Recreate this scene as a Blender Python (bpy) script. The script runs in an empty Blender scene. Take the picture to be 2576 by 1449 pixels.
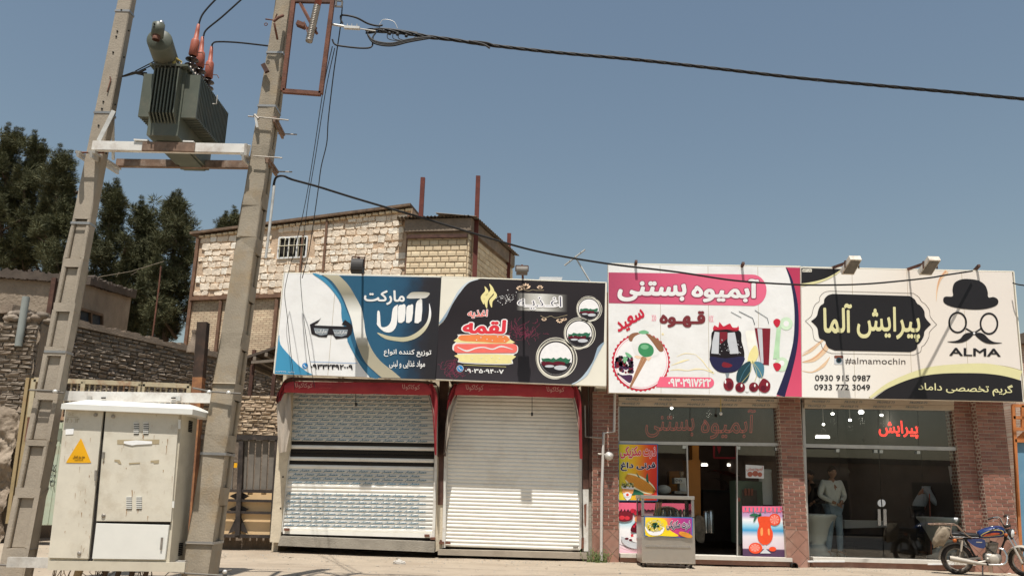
import bpy, bmesh, math, random
import numpy as np
from mathutils import Vector, Matrix, Euler
from mathutils.geometry import delaunay_2d_cdt
from mathutils.noise import noise as pnoise
random.seed(7); rnd = random.Random(11)
SC = bpy.context.scene
COL = SC.collection
rad = math.radians

# ------------------------------------------------------------------ camera
PITCH, ROLL, FOC, CAMZ = rad(13.9), rad(1.5), 2125.0, 1.15
cd = bpy.data.cameras.new('camera'); cam = bpy.data.objects.new('camera', cd); COL.objects.link(cam)
RC = Matrix.Rotation(math.pi/2 + PITCH, 3, 'X') @ Matrix.Rotation(ROLL, 3, 'Z')
cam.matrix_world = Matrix.Translation((0, 0, CAMZ)) @ RC.to_4x4()
cd.sensor_width = 36; cd.lens = 36*FOC/2576; cd.clip_start = .05; cd.clip_end = 3000
SC.camera = cam
# ------------------------------------------------------------------ sky and sun
SX, SY = .05, .37                                   # horizontal drift of the light per metre of fall
sund = Vector((SX, SY, -1)).normalized()
elev = math.asin(-sund.z)
w = bpy.data.worlds.new('World'); SC.world = w; w.use_nodes = True
nt = w.node_tree; nt.nodes.clear()
sky = nt.nodes.new('ShaderNodeTexSky'); sky.sky_type = 'NISHITA'; sky.sun_disc = False
sky.sun_elevation = elev; sky.sun_rotation = math.atan2(-sund.x, -sund.y)
sky.air_density = 1.6; sky.dust_density = 1.3; sky.ozone_density = 1.1
hs = nt.nodes.new('ShaderNodeHueSaturation'); hs.inputs['Saturation'].default_value = .9; hs.inputs['Hue'].default_value = .495; hs.inputs['Value'].default_value = 1.0
bg = nt.nodes.new('ShaderNodeBackground'); bg.inputs['Strength'].default_value = .062
wo = nt.nodes.new('ShaderNodeOutputWorld')
nt.links.new(sky.outputs[0], hs.inputs['Color']); nt.links.new(hs.outputs[0], bg.inputs['Color']); nt.links.new(bg.outputs[0], wo.inputs['Surface'])
sd = bpy.data.lights.new('sun', 'SUN'); sd.energy = 4.3; sd.angle = rad(.55); sd.color = (1, .955, .895)
sun = bpy.data.objects.new('sun', sd); COL.objects.link(sun)
sun.rotation_mode = 'QUATERNION'; sun.rotation_quaternion = sund.to_track_quat('-Z', 'Y')
vs = SC.view_settings; vs.view_transform = 'Standard'; vs.look = 'None'; vs.exposure = .46; vs.gamma = 1; vs.use_curve_mapping = False

# ------------------------------------------------------------------ helpers
CP = Vector((0, 0, CAMZ))
def at(px, py, Y):
    "point on the vertical plane at depth Y seen at photo pixel (2576 wide)"
    r = RC @ Vector((px-1288, -(py-724.5), -FOC)); return CP + r*(Y/r.y)
def atz(px, py, z=0):
    r = RC @ Vector((px-1288, -(py-724.5), -FOC)); return CP + r*((z-CAMZ)/r.z)
def proj(p):
    v = RC.transposed() @ (Vector(p)-CP); return (1288+FOC*v.x/-v.z, 724.5-FOC*v.y/-v.z)
K = 2576/3000
def zm(x0, y0, w_, iw): 
    s = w_/iw
    return lambda x, y: ((x0+x*s)*K, (y0+y*s)*K)
ID = lambda x, y: (x, y)
Z1 = zm(780,760,520,1884); Z2 = zm(1270,780,520,1983); Z3 = zm(1760,740,620,1953); Z4 = zm(2330,740,670,2110)
Z5 = zm(1690,1130,650,1691); Z6 = zm(2300,1130,700,1821); Z7 = zm(2700,1480,300,2100); Z8 = zm(1780,1280,280,997)
ZA = zm(0,0,750,1941); ZB = zm(700,0,750,1941); ZC = zm(0,400,750,1941); ZD = zm(550,500,1000,2229); ZE = zm(0,900,850,1565); ZF = zm(780,1080,1000,2387)

WL = {}
def wl(o): return WL.get(o.name, Vector((0,0,0))) if o else Vector((0,0,0))
def tag(o, label=None, cat=None, group=None, kind=None):
    if label: o['label'] = label
    if cat: o['category'] = cat
    if group: o['group'] = group
    if kind: o['kind'] = kind
    return o
def thing(name, loc, label, cat, group=None):
    o = bpy.data.objects.new(name, None); o.empty_display_size = .2; COL.objects.link(o)
    o.location = loc; WL[o.name] = Vector(loc); return tag(o, label, cat, group)

class MB:
    def __init__(s): s.v = []; s.f = []; s.mi = []; s.smooth = []
    def add(s, vs, fs, mi=0, sm=False):
        n = len(s.v); s.v += [tuple(v) for v in vs]
        for f in fs: s.f.append([i+n for i in f]); s.mi.append(mi); s.smooth.append(sm)
        return s
    def hexa(s, p, mi=0):
        "8 corners: bottom 0-3 then top 4-7"
        return s.add(p, [(0,3,2,1),(4,5,6,7),(0,1,5,4),(1,2,6,5),(2,3,7,6),(3,0,4,7)], mi)
    def box(s, x0, x1, y0, y1, z0, z1, mi=0):
        return s.hexa([(x0,y0,z0),(x1,y0,z0),(x1,y1,z0),(x0,y1,z0),(x0,y0,z1),(x1,y0,z1),(x1,y1,z1),(x0,y1,z1)], mi)
    def bar(s, a, b, w_, h, up=(0,0,1), mi=0):
        a = Vector(a); b = Vector(b); d = (b-a).normalized(); up = Vector(up)
        if abs(d.dot(up)) > .98: up = Vector((0,1,0))
        sx = d.cross(up).normalized()*w_/2; uz = sx.cross(d).normalized()*h/2
        q = lambda c: [c-sx-uz, c+sx-uz, c+sx+uz, c-sx+uz]
        A = q(a); B = q(b)
        return s.add(A+B, [(0,1,2,3),(7,6,5,4),(0,4,5,1),(1,5,6,2),(2,6,7,3),(3,7,4,0)], mi)
    def tube(s, pts, r, n=8, mi=0, caps=True, sm=True):
        pts = [Vector(p) for p in pts]; m = len(pts)
        rs = r if hasattr(r, '__len__') else [r]*m
        prev = None; vs = []; fs = []
        for i, p in enumerate(pts):
            d = (pts[min(i+1,m-1)]-pts[max(i-1,0)])
            d = d.normalized() if d.length > 1e-9 else Vector((0,0,1))
            if prev is None:
                u = d.cross(Vector((0,0,1)))
                if u.length < .05: u = d.cross(Vector((0,1,0)))
            else: u = prev - d*prev.dot(d)
            u.normalize(); prev = u; v = d.cross(u)
            for k in range(n):
                a = 2*math.pi*k/n; vs.append(p+(u*math.cos(a)+v*math.sin(a))*rs[i])
        for i in range(m-1):
            for k in range(n):
                fs.append((i*n+k, i*n+(k+1)%n, (i+1)*n+(k+1)%n, (i+1)*n+k))
        s.add(vs, fs, mi, sm)
        if caps:
            s.add(vs[:n], [tuple(range(n))[::-1]], mi); s.add(vs[-n:], [tuple(range(n))], mi)
        return s
    def lathe(s, base, prof, n=16, axis=(0,0,1), mi=0, sm=True):
        ax = Vector(axis).normalized(); b = Vector(base)
        u = ax.cross(Vector((0,0,1)));  u = ax.cross(Vector((0,1,0))) if u.length < .05 else u
        u.normalize(); v = ax.cross(u); vs = []; fs = []
        for (r, h) in prof:
            for k in range(n):
                a = 2*math.pi*k/n; vs.append(b+ax*h+(u*math.cos(a)+v*math.sin(a))*max(r,1e-4))
        for i in range(len(prof)-1):
            for k in range(n): fs.append((i*n+k, i*n+(k+1)%n, (i+1)*n+(k+1)%n, (i+1)*n+k))
        return s.add(vs, fs, mi, sm)
    def ball(s, c, r, n=10, sc=(1,1,1), mi=0):
        prof = [(math.sin(math.pi*i/n), -math.cos(math.pi*i/n)) for i in range(n+1)]
        m = MB(); m.lathe((0,0,0), prof, n+4)
        return s.add([(c[0]+x*r*sc[0], c[1]+y*r*sc[1], c[2]+z*r*sc[2]) for x,y,z in m.v], m.f, mi, True)
    def torus(s, c, R, r, axis, n=32, m=8, mi=0, a0=0, a1=2*math.pi):
        ax = Vector(axis).normalized(); u = ax.cross(Vector((0,0,1)));  u = u if u.length > .05 else Vector((1,0,0))
        u.normalize(); v = ax.cross(u); full = abs(a1-a0-2*math.pi) < 1e-3
        c = Vector(c); vs = []; fs = []; N = n if full else n+1
        for i in range(N):
            a = a0+(a1-a0)*i/n; d = u*math.cos(a)+v*math.sin(a)
            for k in range(m):
                b = 2*math.pi*k/m; vs.append(c+d*(R+r*math.cos(b))+ax*r*math.sin(b))
        for i in range(n):
            j = (i+1) % N
            for k in range(m): fs.append((i*m+k, i*m+(k+1)%m, j*m+(k+1)%m, j*m+k))
        return s.add(vs, fs, mi, True)
    def quadpx(s, c, Y, d=0.0, mi=0):
        "c: TL,TR,BR,BL photo px; front face at Y, thickness d away from the camera"
        return s.prismpx(c, Y, d, mi)
    def prismpx(s, pts, Y, d=0.0, mi=0):
        F = [at(x, y, Y) for x, y in pts]; n = len(F)
        if d <= 0: return s.add(F, [tuple(range(n))[::-1]], mi)
        B = [p+Vector((0, d, 0)) for p in F]
        s.add(F+B, [tuple(range(n))[::-1], tuple(range(n, 2*n))]+[(i, (i+1)%n, (i+1)%n+n, i+n) for i in range(n)], mi)
        return s
    def build(s, name, mat, parent=None, label=None, cat=None, group=None, kind=None, smooth=False, bevel=0):
        o0 = wl(parent)
        me = bpy.data.meshes.new(name)
        if parent: vs = [(x-o0.x, y-o0.y, z-o0.z) for x, y, z in s.v]
        else: vs = s.v
        me.from_pydata(vs, [], s.f)
        mats = mat if isinstance(mat, (list, tuple)) else [mat]
        for m in mats: me.materials.append(m)
        me.polygons.foreach_set('material_index', s.mi)
        me.polygons.foreach_set('use_smooth', [smooth or q for q in s.smooth])
        if bevel:
            bm = bmesh.new(); bm.from_mesh(me)
            bmesh.ops.remove_doubles(bm, verts=bm.verts, dist=1e-5)
            es = [e for e in bm.edges if len(e.link_faces) == 2 and e.calc_face_angle(0) > .7]
            bmesh.ops.bevel(bm, geom=es, offset=bevel, segments=2, affect='EDGES', profile=.6)
            bm.to_mesh(me); bm.free()
        me.update()
        o = bpy.data.objects.new(name, me); COL.objects.link(o)
        if parent: o.parent = parent; WL[o.name] = o0.copy()
        return tag(o, label, cat, group, kind)

def cat_smooth(pts, n=6, closed=True):
    out = []; m = len(pts)
    for i in range(m if closed else m-1):
        g = lambda k: pts[k % m] if closed else pts[max(0, min(m-1, k))]
        p0, p1, p2, p3 = g(i-1), g(i), g(i+1), g(i+2)
        for k in range(n):
            t = k/n
            out.append(tuple(.5*((2*b)+(-a+c)*t+(2*a-5*b+4*c-d)*t*t+(-a+3*b-3*c+d)*t**3) for a, b, c, d in zip(p0, p1, p2, p3)))
    if not closed: out.append(tuple(pts[-1]))
    return out
def circ(cx, cy, r, n=28, ry=None, a0=0, a1=2*math.pi):
    ry = ry or r
    return [(cx+r*math.cos(a0+(a1-a0)*i/n), cy+ry*math.sin(a0+(a1-a0)*i/n)) for i in range(n)]
def rrect(x0, y0, x1, y1, r, n=5):
    o = []
    for cx, cy, a in ((x1-r,y0+r,-90),(x1-r,y1-r,0),(x0+r,y1-r,90),(x0+r,y0+r,180)):
        for i in range(n+1): o.append((cx+r*math.cos(rad(a+90*i/n)), cy+r*math.sin(rad(a+90*i/n))))
    return o
def stroke(pts, w_, n=5, sm=True):
    "ribbon polygon round a polyline; w_ number or list"
    p = cat_smooth(pts, n, False) if sm else list(pts); m = len(p)
    ws = w_ if hasattr(w_, '__len__') else [w_, w_]
    L = []; R = []
    for i, q in enumerate(p):
        a = p[max(i-1,0)]; b = p[min(i+1,m-1)]; dx, dy = b[0]-a[0], b[1]-a[1]; l = math.hypot(dx,dy) or 1
        t = i/(m-1)*(len(ws)-1); k = min(int(t), len(ws)-2); ww = (ws[k]+(ws[k+1]-ws[k])*(t-k))/2
        L.append((q[0]-dy/l*ww, q[1]+dx/l*ww)); R.append((q[0]+dy/l*ww, q[1]-dx/l*ww))
    return L, R
def strip(mb, LR, Z, Y):
    L, R = LR; n = len(L)
    vs = [at(*Z(*p), Y) for p in L+R]
    mb.add(vs, [(i, i+1, n+i+1, n+i) for i in range(n-1)])
def flats(name, polys, Z, Y, mat, parent, sm=0, label=None, strokes=()):
    mb = MB()
    for p in polys:
        if sm: p = cat_smooth(p, sm)
        mb.add([at(*Z(*q), Y) for q in p], [tuple(range(len(p)))])
    for st in strokes: strip(mb, stroke(*st), Z, Y)
    return mb.build(name, mat, parent, label, kind='stuff' if len(polys)+len(strokes) > 3 else None)

# ------------------------------------------------------------------ materials
def lin(h):
    if isinstance(h, str):
        c = [int(h[i:i+2], 16)/255 for i in (0, 2, 4)]
        return tuple(((x+.055)/1.055)**2.4 if x > .04045 else x/12.92 for x in c)
    return h
def mat(name, col, rough=.8, metal=0, var=.15, sc=2.5, bump=.0, bsc=40, piece=None, dirt=None, spec=.3, emit=0, dsc=1.2, damt=.5):
    m = bpy.data.materials.new(name); m.use_nodes = True; n = m.node_tree; N = n.nodes; L = n.links
    b = N['Principled BSDF']; c = lin(col)
    b.inputs['Roughness'].default_value = rough; b.inputs['Metallic'].default_value = metal
    b.inputs['Specular IOR Level'].default_value = spec
    g = N.new('ShaderNodeNewGeometry')
    t = N.new('ShaderNodeTexNoise'); t.inputs['Scale'].default_value = sc; t.inputs['Detail'].default_value = 6; t.inputs['Roughness'].default_value = .65
    L.new(g.outputs['Position'], t.inputs['Vector'])
    mr = N.new('ShaderNodeMapRange'); mr.inputs['From Min'].default_value = .3; mr.inputs['From Max'].default_value = .7
    mr.inputs['To Min'].default_value = 1-var; mr.inputs['To Max'].default_value = 1+var
    L.new(t.outputs['Fac'], mr.inputs['Value'])
    src = None
    if piece:
        oi = N.new('ShaderNodeObjectInfo'); ad = N.new('ShaderNodeMath'); ad.operation = 'ADD'
        L.new(oi.outputs['Random'], ad.inputs[0]); L.new(g.outputs['Random Per Island'], ad.inputs[1])
        fr = N.new('ShaderNodeMath'); fr.operation = 'FRACT'; L.new(ad.outputs[0], fr.inputs[0])
        rp = N.new('ShaderNodeValToRGB'); L.new(fr.outputs[0], rp.inputs[0]); rp.color_ramp.interpolation = 'LINEAR'
        e = rp.color_ramp.elements; e[0].color = lin(piece[0])+(1,); e[1].color = lin(piece[-1])+(1,)
        for i, p in enumerate(piece[1:-1]):
            q = e.new((i+1)/(len(piece)-1)); q.color = lin(p)+(1,)
        src = rp.outputs[0]
    if src is None:
        rg = N.new('ShaderNodeRGB'); rg.outputs[0].default_value = c+(1,); src = rg.outputs[0]
    if dirt:
        t2 = N.new('ShaderNodeTexNoise'); t2.inputs['Scale'].default_value = dsc; t2.inputs['Detail'].default_value = 8; t2.inputs['Roughness'].default_value = .7
        L.new(g.outputs['Position'], t2.inputs['Vector'])
        r2 = N.new('ShaderNodeMapRange'); r2.inputs['From Min'].default_value = .5; r2.inputs['From Max'].default_value = .68; r2.inputs['To Max'].default_value = damt
        L.new(t2.outputs['Fac'], r2.inputs['Value'])
        mx0 = N.new('ShaderNodeMix'); mx0.data_type = 'RGBA'; L.new(r2.outputs[0], mx0.inputs[0]); L.new(src, mx0.inputs[6]); mx0.inputs[7].default_value = lin(dirt)+(1,)
        src = mx0.outputs[2]
    mx = N.new('ShaderNodeMix'); mx.data_type = 'RGBA'; mx.blend_type = 'MULTIPLY'; mx.inputs[0].default_value = 1
    L.new(src, mx.inputs[6]); L.new(mr.outputs[0], mx.inputs[7]); L.new(mx.outputs[2], b.inputs['Base Color'])
    if bump:
        t3 = N.new('ShaderNodeTexNoise'); t3.inputs['Scale'].default_value = bsc; t3.inputs['Detail'].default_value = 6
        L.new(g.outputs['Position'], t3.inputs['Vector'])
        bp = N.new('ShaderNodeBump'); bp.inputs['Strength'].default_value = bump; bp.inputs['Distance'].default_value = .6/bsc
        L.new(t3.outputs['Fac'], bp.inputs['Height']); L.new(bp.outputs[0], b.inputs['Normal'])
    if emit:
        b.inputs['Emission Color'].default_value = c+(1,); b.inputs['Emission Strength'].default_value = emit
    return m
def gradmat(name, stops, axis='Z', lo=0, hi=1, rough=.5, nscale=0, namt=0):
    "printed colour blend along a world axis"
    m = bpy.data.materials.new(name); m.use_nodes = True; n = m.node_tree; N = n.nodes; L = n.links; b = N['Principled BSDF']
    b.inputs['Roughness'].default_value = rough; b.inputs['Specular IOR Level'].default_value = .3
    g = N.new('ShaderNodeNewGeometry'); s = N.new('ShaderNodeSeparateXYZ'); L.new(g.outputs['Position'], s.inputs[0])
    mr = N.new('ShaderNodeMapRange'); mr.inputs['From Min'].default_value = lo; mr.inputs['From Max'].default_value = hi
    src = s.outputs[axis]
    if namt:
        t = N.new('ShaderNodeTexNoise'); t.inputs['Scale'].default_value = nscale; t.inputs['Detail'].default_value = 5; L.new(g.outputs['Position'], t.inputs['Vector'])
        ma = N.new('ShaderNodeMath'); ma.operation = 'MULTIPLY_ADD'; L.new(t.outputs['Fac'], ma.inputs[0]); ma.inputs[1].default_value = namt; L.new(src, ma.inputs[2]); src = ma.outputs[0]
    L.new(src, mr.inputs['Value'])
    rp = N.new('ShaderNodeValToRGB'); L.new(mr.outputs[0], rp.inputs[0]); e = rp.color_ramp.elements
    e[0].position = stops[0][0]; e[0].color = lin(stops[0][1])+(1,); e[1].position = stops[-1][0]; e[1].color = lin(stops[-1][1])+(1,)
    for p, c in stops[1:-1]: q = e.new(p); q.color = lin(c)+(1,)
    L.new(rp.outputs[0], b.inputs['Base Color']); return m
def glassmat(name, tint=(.8,.84,.82), refl=.1, rough=.01):
    m = bpy.data.materials.new(name); m.use_nodes = True; n = m.node_tree; N = n.nodes; L = n.links; N.clear()
    o = N.new('ShaderNodeOutputMaterial'); t = N.new('ShaderNodeBsdfTransparent'); t.inputs[0].default_value = tint+(1,)
    g = N.new('ShaderNodeBsdfGlossy'); g.inputs['Roughness'].default_value = rough
    f = N.new('ShaderNodeFresnel'); f.inputs['IOR'].default_value = 1.5
    a = N.new('ShaderNodeMath'); a.operation = 'ADD'; a.inputs[1].default_value = refl; L.new(f.outputs[0], a.inputs[0])
    mx = N.new('ShaderNodeMixShader'); L.new(a.outputs[0], mx.inputs[0]); L.new(t.outputs[0], mx.inputs[1]); L.new(g.outputs[0], mx.inputs[2])
    L.new(mx.outputs[0], o.inputs[0]); return m
def brickmat(name, c1, c2, mortar, bw, bh, ms=.02, axis=0, bump=.6):
    "brick courses too far off to tell apart"
    m = bpy.data.materials.new(name); m.use_nodes = True; n = m.node_tree; N = n.nodes; L = n.links; b = N['Principled BSDF']; b.inputs['Roughness'].default_value = .9
    g = N.new('ShaderNodeNewGeometry'); s = N.new('ShaderNodeSeparateXYZ'); c = N.new('ShaderNodeCombineXYZ'); L.new(g.outputs['Position'], s.inputs[0])
    L.new(s.outputs[axis], c.inputs[0]); L.new(s.outputs[2], c.inputs[1])
    t = N.new('ShaderNodeTexBrick'); L.new(c.outputs[0], t.inputs['Vector']); t.inputs['Scale'].default_value = 1
    t.inputs['Color1'].default_value = lin(c1)+(1,); t.inputs['Color2'].default_value = lin(c2)+(1,); t.inputs['Mortar'].default_value = lin(mortar)+(1,)
    t.inputs['Brick Width'].default_value = bw; t.inputs['Row Height'].default_value = bh; t.inputs['Mortar Size'].default_value = ms; t.inputs['Bias'].default_value = 0
    no = N.new('ShaderNodeTexNoise'); no.inputs['Scale'].default_value = 1.3; no.inputs['Detail'].default_value = 8; L.new(g.outputs['Position'], no.inputs['Vector'])
    mr = N.new('ShaderNodeMapRange'); mr.inputs['From Min'].default_value = .3; mr.inputs['From Max'].default_value = .7; mr.inputs['To Min'].default_value = .7; mr.inputs['To Max'].default_value = 1.2; L.new(no.outputs['Fac'], mr.inputs['Value'])
    mx = N.new('ShaderNodeMix'); mx.data_type = 'RGBA'; mx.blend_type = 'MULTIPLY'; mx.inputs[0].default_value = 1; L.new(t.outputs['Color'], mx.inputs[6]); L.new(mr.outputs[0], mx.inputs[7])
    L.new(mx.outputs[2], b.inputs['Base Color'])
    bp = N.new('ShaderNodeBump'); bp.inputs['Strength'].default_value = bump; bp.inputs['Distance'].default_value = .02; bp.invert = True
    L.new(t.outputs['Fac'], bp.inputs['Height']); L.new(bp.outputs[0], b.inputs['Normal']); return m

# ------------------------------------------------------------------ lettering
_F = {}
for ch, iso, n in (('ا',0xFE8D,2),('آ',0xFE81,2),('ب',0xFE8F,4),('پ',0xFB56,4),('ت',0xFE95,4),('ج',0xFE9D,4),('چ',0xFB7A,4),('ح',0xFEA1,4),('خ',0xFEA5,4),('د',0xFEA9,2),('ذ',0xFEAB,2),
    ('ر',0xFEAD,2),('ز',0xFEAF,2),('س',0xFEB1,4),('ش',0xFEB5,4),('ص',0xFEB9,4),('ض',0xFEBD,4),('ط',0xFEC1,4),('ظ',0xFEC5,4),('ع',0xFEC9,4),('غ',0xFECD,4),('ف',0xFED1,4),('ق',0xFED5,4),
    ('ک',0xFB8E,4),('گ',0xFB92,4),('ل',0xFEDD,4),('م',0xFEE1,4),('ن',0xFEE5,4),('و',0xFEED,2),('ه',0xFEE9,4),('ی',0xFBFC,4)): _F[ch] = (iso, n)
def shape(s):
    if not any(c in _F for c in s): return s
    out = []
    for i, c in enumerate(s):
        if c not in _F: out.append(c); continue
        iso, n = _F[c]
        pv = s[i-1] if i else ' '; nx = s[i+1] if i+1 < len(s) else ' '
        jp = (pv in _F and _F[pv][1] == 4) or pv == 'ـ'
        jn = n == 4 and (nx in _F or nx == 'ـ')
        out.append(chr(iso+(3 if jp and jn else 2 if jn else 1 if jp else 0)))
    return ''.join(out[::-1])
def textverts(s, off=0, neon=0, res=3, nc=8):
    v, f = textmesh(s, 0, neon, res)
    if neon or off <= .004: return v, f
    V = list(v); F = list(f)                 # boldness: shifted copies, each a hair in front of the last
    for k in range(nc):
        a = 2*math.pi*(k+.5)/nc; n = len(V); V += [(x+off*math.cos(a), y+off*math.sin(a), z+.0002*(k+1)) for x, y, z in v]; F += [tuple(i+n for i in q) for q in f]
    return V, F
_TM = {}
def textmesh(s, off=0, neon=0, res=3):
    key = (s, off, neon, res)
    if key not in _TM: _TM[key] = textmesh_(s, off, neon, res)
    return _TM[key]
def textmesh_(s, off=0, neon=0, res=3):
    c = bpy.data.curves.new('lettering', 'FONT'); c.body = shape(s); c.offset = off; c.resolution_u = res
    c.fill_mode = 'NONE'
    if neon: c.bevel_depth = neon; c.bevel_resolution = 1
    o = bpy.data.objects.new('lettering', c); COL.objects.link(o)
    dg = bpy.context.evaluated_depsgraph_get(); me = o.evaluated_get(dg).to_mesh()
    v = [tuple(x.co) for x in me.vertices]; f = [tuple(p.vertices) for p in me.polygons]; ed = [tuple(q.vertices) for q in me.edges]
    o.evaluated_get(dg).to_mesh_clear(); bpy.data.objects.remove(o); bpy.data.curves.remove(c)
    if not neon:                 # fill the outlines by winding number (the letters' own contours overlap)
        nx = {}
        for a, b in ed: nx.setdefault(a, []).append(b); nx.setdefault(b, []).append(a)
        seen = set(); loops = []
        for s0 in range(len(v)):
            if s0 in seen or s0 not in nx: continue
            lp = [s0]; seen.add(s0); cur = min(nx[s0], key=lambda q: (q != s0+1, q))
            while cur not in seen:
                lp.append(cur); seen.add(cur); nn_ = [q for q in nx[cur] if q not in seen]
                if not nn_: break
                cur = nn_[0]
            if len(lp) > 2: loops.append(lp)
        E2 = [(lp[i], lp[(i+1) % len(lp)]) for lp in loops for i in range(len(lp))]
        ov, oe, of, _, _, _ = delaunay_2d_cdt([Vector((x, y)) for x, y, z in v], E2, [], 0, 1e-6)
        P0 = np.array([v[a][:2] for a, b in E2]); P1 = np.array([v[b][:2] for a, b in E2]); keep = []
        for t in of:
            cx = sum(ov[i][0] for i in t)/len(t); cy = sum(ov[i][1] for i in t)/len(t)
            up = (P0[:,1] <= cy) & (P1[:,1] > cy); dn = (P0[:,1] > cy) & (P1[:,1] <= cy)
            sd_ = (P1[:,0]-P0[:,0])*(cy-P0[:,1])-(cx-P0[:,0])*(P1[:,1]-P0[:,1])
            if int((up & (sd_ > 0)).sum())-int((dn & (sd_ < 0)).sum()) != 0: keep.append(tuple(t))
        return [(q[0], q[1], 0) for q in ov], keep
    # overlapping letters of one word must not share a plane: step the islands by a hair
    par = list(range(len(v)))
    def fd(a):
        while par[a] != a: par[a] = par[par[a]]; a = par[a]
        return a
    for q in f:
        for b in q[1:]: par[fd(b)] = fd(q[0])
    ids = {}
    if not neon: v = [(x, y, .00005*(ids.setdefault(fd(i), len(ids)) % 4)) for i, (x, y, z) in enumerate(v)]
    return v, f
def text(s, quad, Z, Y, mt, parent, off=.012, outline=None, neon=0, name='lettering', mb=None, res=3, depth=.3, nc=8):
    """s fitted into quad (TL,TR,BR,BL in zoom px); outline = (extra offset, material)"""
    v, f = textverts(s, off, neon, res, nc)
    if not v: return None
    x0 = min(a[0] for a in v); x1 = max(a[0] for a in v); y0 = min(a[1] for a in v); y1 = max(a[1] for a in v)
    (ax, ay), (bx, by), (cx, cy), (dx, dy) = quad
    def mp(p, YY):
        u = (p[0]-x0)/(x1-x0); t = (y1-p[1])/(y1-y0)
        qx = (ax*(1-u)+bx*u)*(1-t)+(dx*(1-u)+cx*u)*t; qy = (ay*(1-u)+by*u)*(1-t)+(dy*(1-u)+cy*u)*t
        q = at(*Z(qx, qy), YY)
        q.y -= p[2]*(depth if neon else 1)
        return q
    if outline:
        v2, f2 = textverts(s, off+outline[0], 0, res, 12)
        MB().add([mp(p, Y) for p in v2], f2).build(name+'_outline', outline[1], parent); Y -= .0022
    if mb is not None: mb.add([mp(p, Y) for p in v], f); return None
    return MB().add([mp(p, Y) for p in v], f).build(name, mt, parent)
def R4(x0, y0, x1, y1, sl=0, sk=0):
    "axis-aligned quad, sl = fall per px to the right, sk = lean of the top to the right"
    d = (x1-x0)*sl
    return [(x0+sk,y0),(x1+sk,y0+d),(x1,y1+d),(x0,y1)]

# ------------------------------------------------------------------ masonry pieces
def template(kind, seed=0):
    r = random.Random(seed)
    if kind == 'brick':          # chamfered front, unit size centred, front at y=-.5
        c = .06; d = .2
        F = [(-.5+c,-.5,-.5+d),(.5-c,-.5,-.5+d),(.5-c,-.5,.5-d),(-.5+c,-.5,.5-d)]
        Mi = [(-.5,-.35,-.5),(.5,-.35,-.5),(.5,-.35,.5),(-.5,-.35,.5)]
    elif kind == 'tile':
        F = [(-.49,-.5,-.46),(.49,-.5,-.46),(.49,-.5,.46),(-.49,-.5,.46)]; Mi = [(-.5,-.4,-.5),(.5,-.4,-.5),(.5,-.4,.5),(-.5,-.4,.5)]
    else:
        base = [(-.5,-.38),(-.42,-.5),(.05,-.5),(.4,-.5),(.5,-.4),(.5,.05),(.5,.36),(.38,.5),(-.1,.5),(-.4,.5),(-.5,.4),(-.5,-.05)]; F = []; Mi = []
        for x, z in base:
            x += r.uniform(-.07,.05)*(1 if x > 0 else -1); z += r.uniform(-.09,.04)*(1 if z > 0 else -1)
            Mi.append((x, -.2, z)); F.append((x*.92, -.5+.18*r.random(), z*.9))
    if kind == 'rough':
        F = [(x+r.uniform(-.05,.05), y+r.uniform(-.05,.15), z+r.uniform(-.12,.12)) for x,y,z in F]
    n = len(F); B = [(x, .5, z) for x, y, z in Mi]
    if kind in ('brick','tile'): pass
    vs = F+Mi+B
    fs = [tuple(range(n))]+[(i, i+n, (i+1)%n+n, (i+1)%n) for i in range(n)]+[(i+n, i+2*n, (i+1)%n+2*n, (i+1)%n+n) for i in range(n)]
    return vs, fs
def masonry(parent, cells, frame, mt, kind='brick', pname='brick', limit=300, nt=6, smooth=False):
    """cells: (u,v,w,h,d,out[,tilt]) on frame=(origin, ux, n_out); the largest in the photo become objects, the rest one mesh"""
    O, ux, nn = frame; O = Vector(O); ux = Vector(ux).normalized(); nn = Vector(nn).normalized(); uz = Vector((0,0,1))
    T = []
    for k in range(nt):
        vs, fs = template(kind if kind != 'rough' else 'brick', k)
        if kind == 'rough':
            r = random.Random(k+5)
            vs = [(x+r.uniform(-.05,.05), y+(r.uniform(-.1,.22) if y < -.2 else 0), z+r.uniform(-.14,.14)*(.6 if abs(y) < .45 else 1)) for x, y, z in vs]
        T.append((vs, fs))
    mes = []
    for vs, fs in T:
        me = bpy.data.meshes.new(pname); me.from_pydata(vs, [], fs); me.materials.append(mt); me.update()
        if smooth: me.polygons.foreach_set('use_smooth', [True]*len(fs))
        mes.append(me)
    P = wl(parent); Rm = Matrix((( ux.x, -nn.x, uz.x),(ux.y, -nn.y, uz.y),(ux.z, -nn.z, uz.z)))
    items = []
    for c in cells:
        u, v, w_, h, d, out = c[:6]; tl = c[6] if len(c) > 6 else 0
        pos = O+ux*u+uz*v+nn*(out-d/2); items.append((w_*h/((pos-CP).length**2), pos, w_, h, d, tl))
    items.sort(key=lambda i: -i[0])
    rest = MB(); rr = random.Random(3)
    for i, (_, pos, w_, h, d, tl) in enumerate(items):
        k = rr.randrange(nt)
        M = Rm.to_4x4() @ Matrix.Rotation(tl, 4, 'Y') @ Matrix.Diagonal((w_, d, h, 1))
        if i < limit:
            o = bpy.data.objects.new(pname, mes[k]); COL.objects.link(o); o.parent = parent
            o.matrix_basis = Matrix.Translation(pos-P) @ M
        else:
            rest.add([M @ Vector(v)+pos for v in T[k][0]], T[k][1], 0, smooth)
    if rest.v: rest.build(pname+'_courses', mt, parent, kind='stuff')
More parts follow.
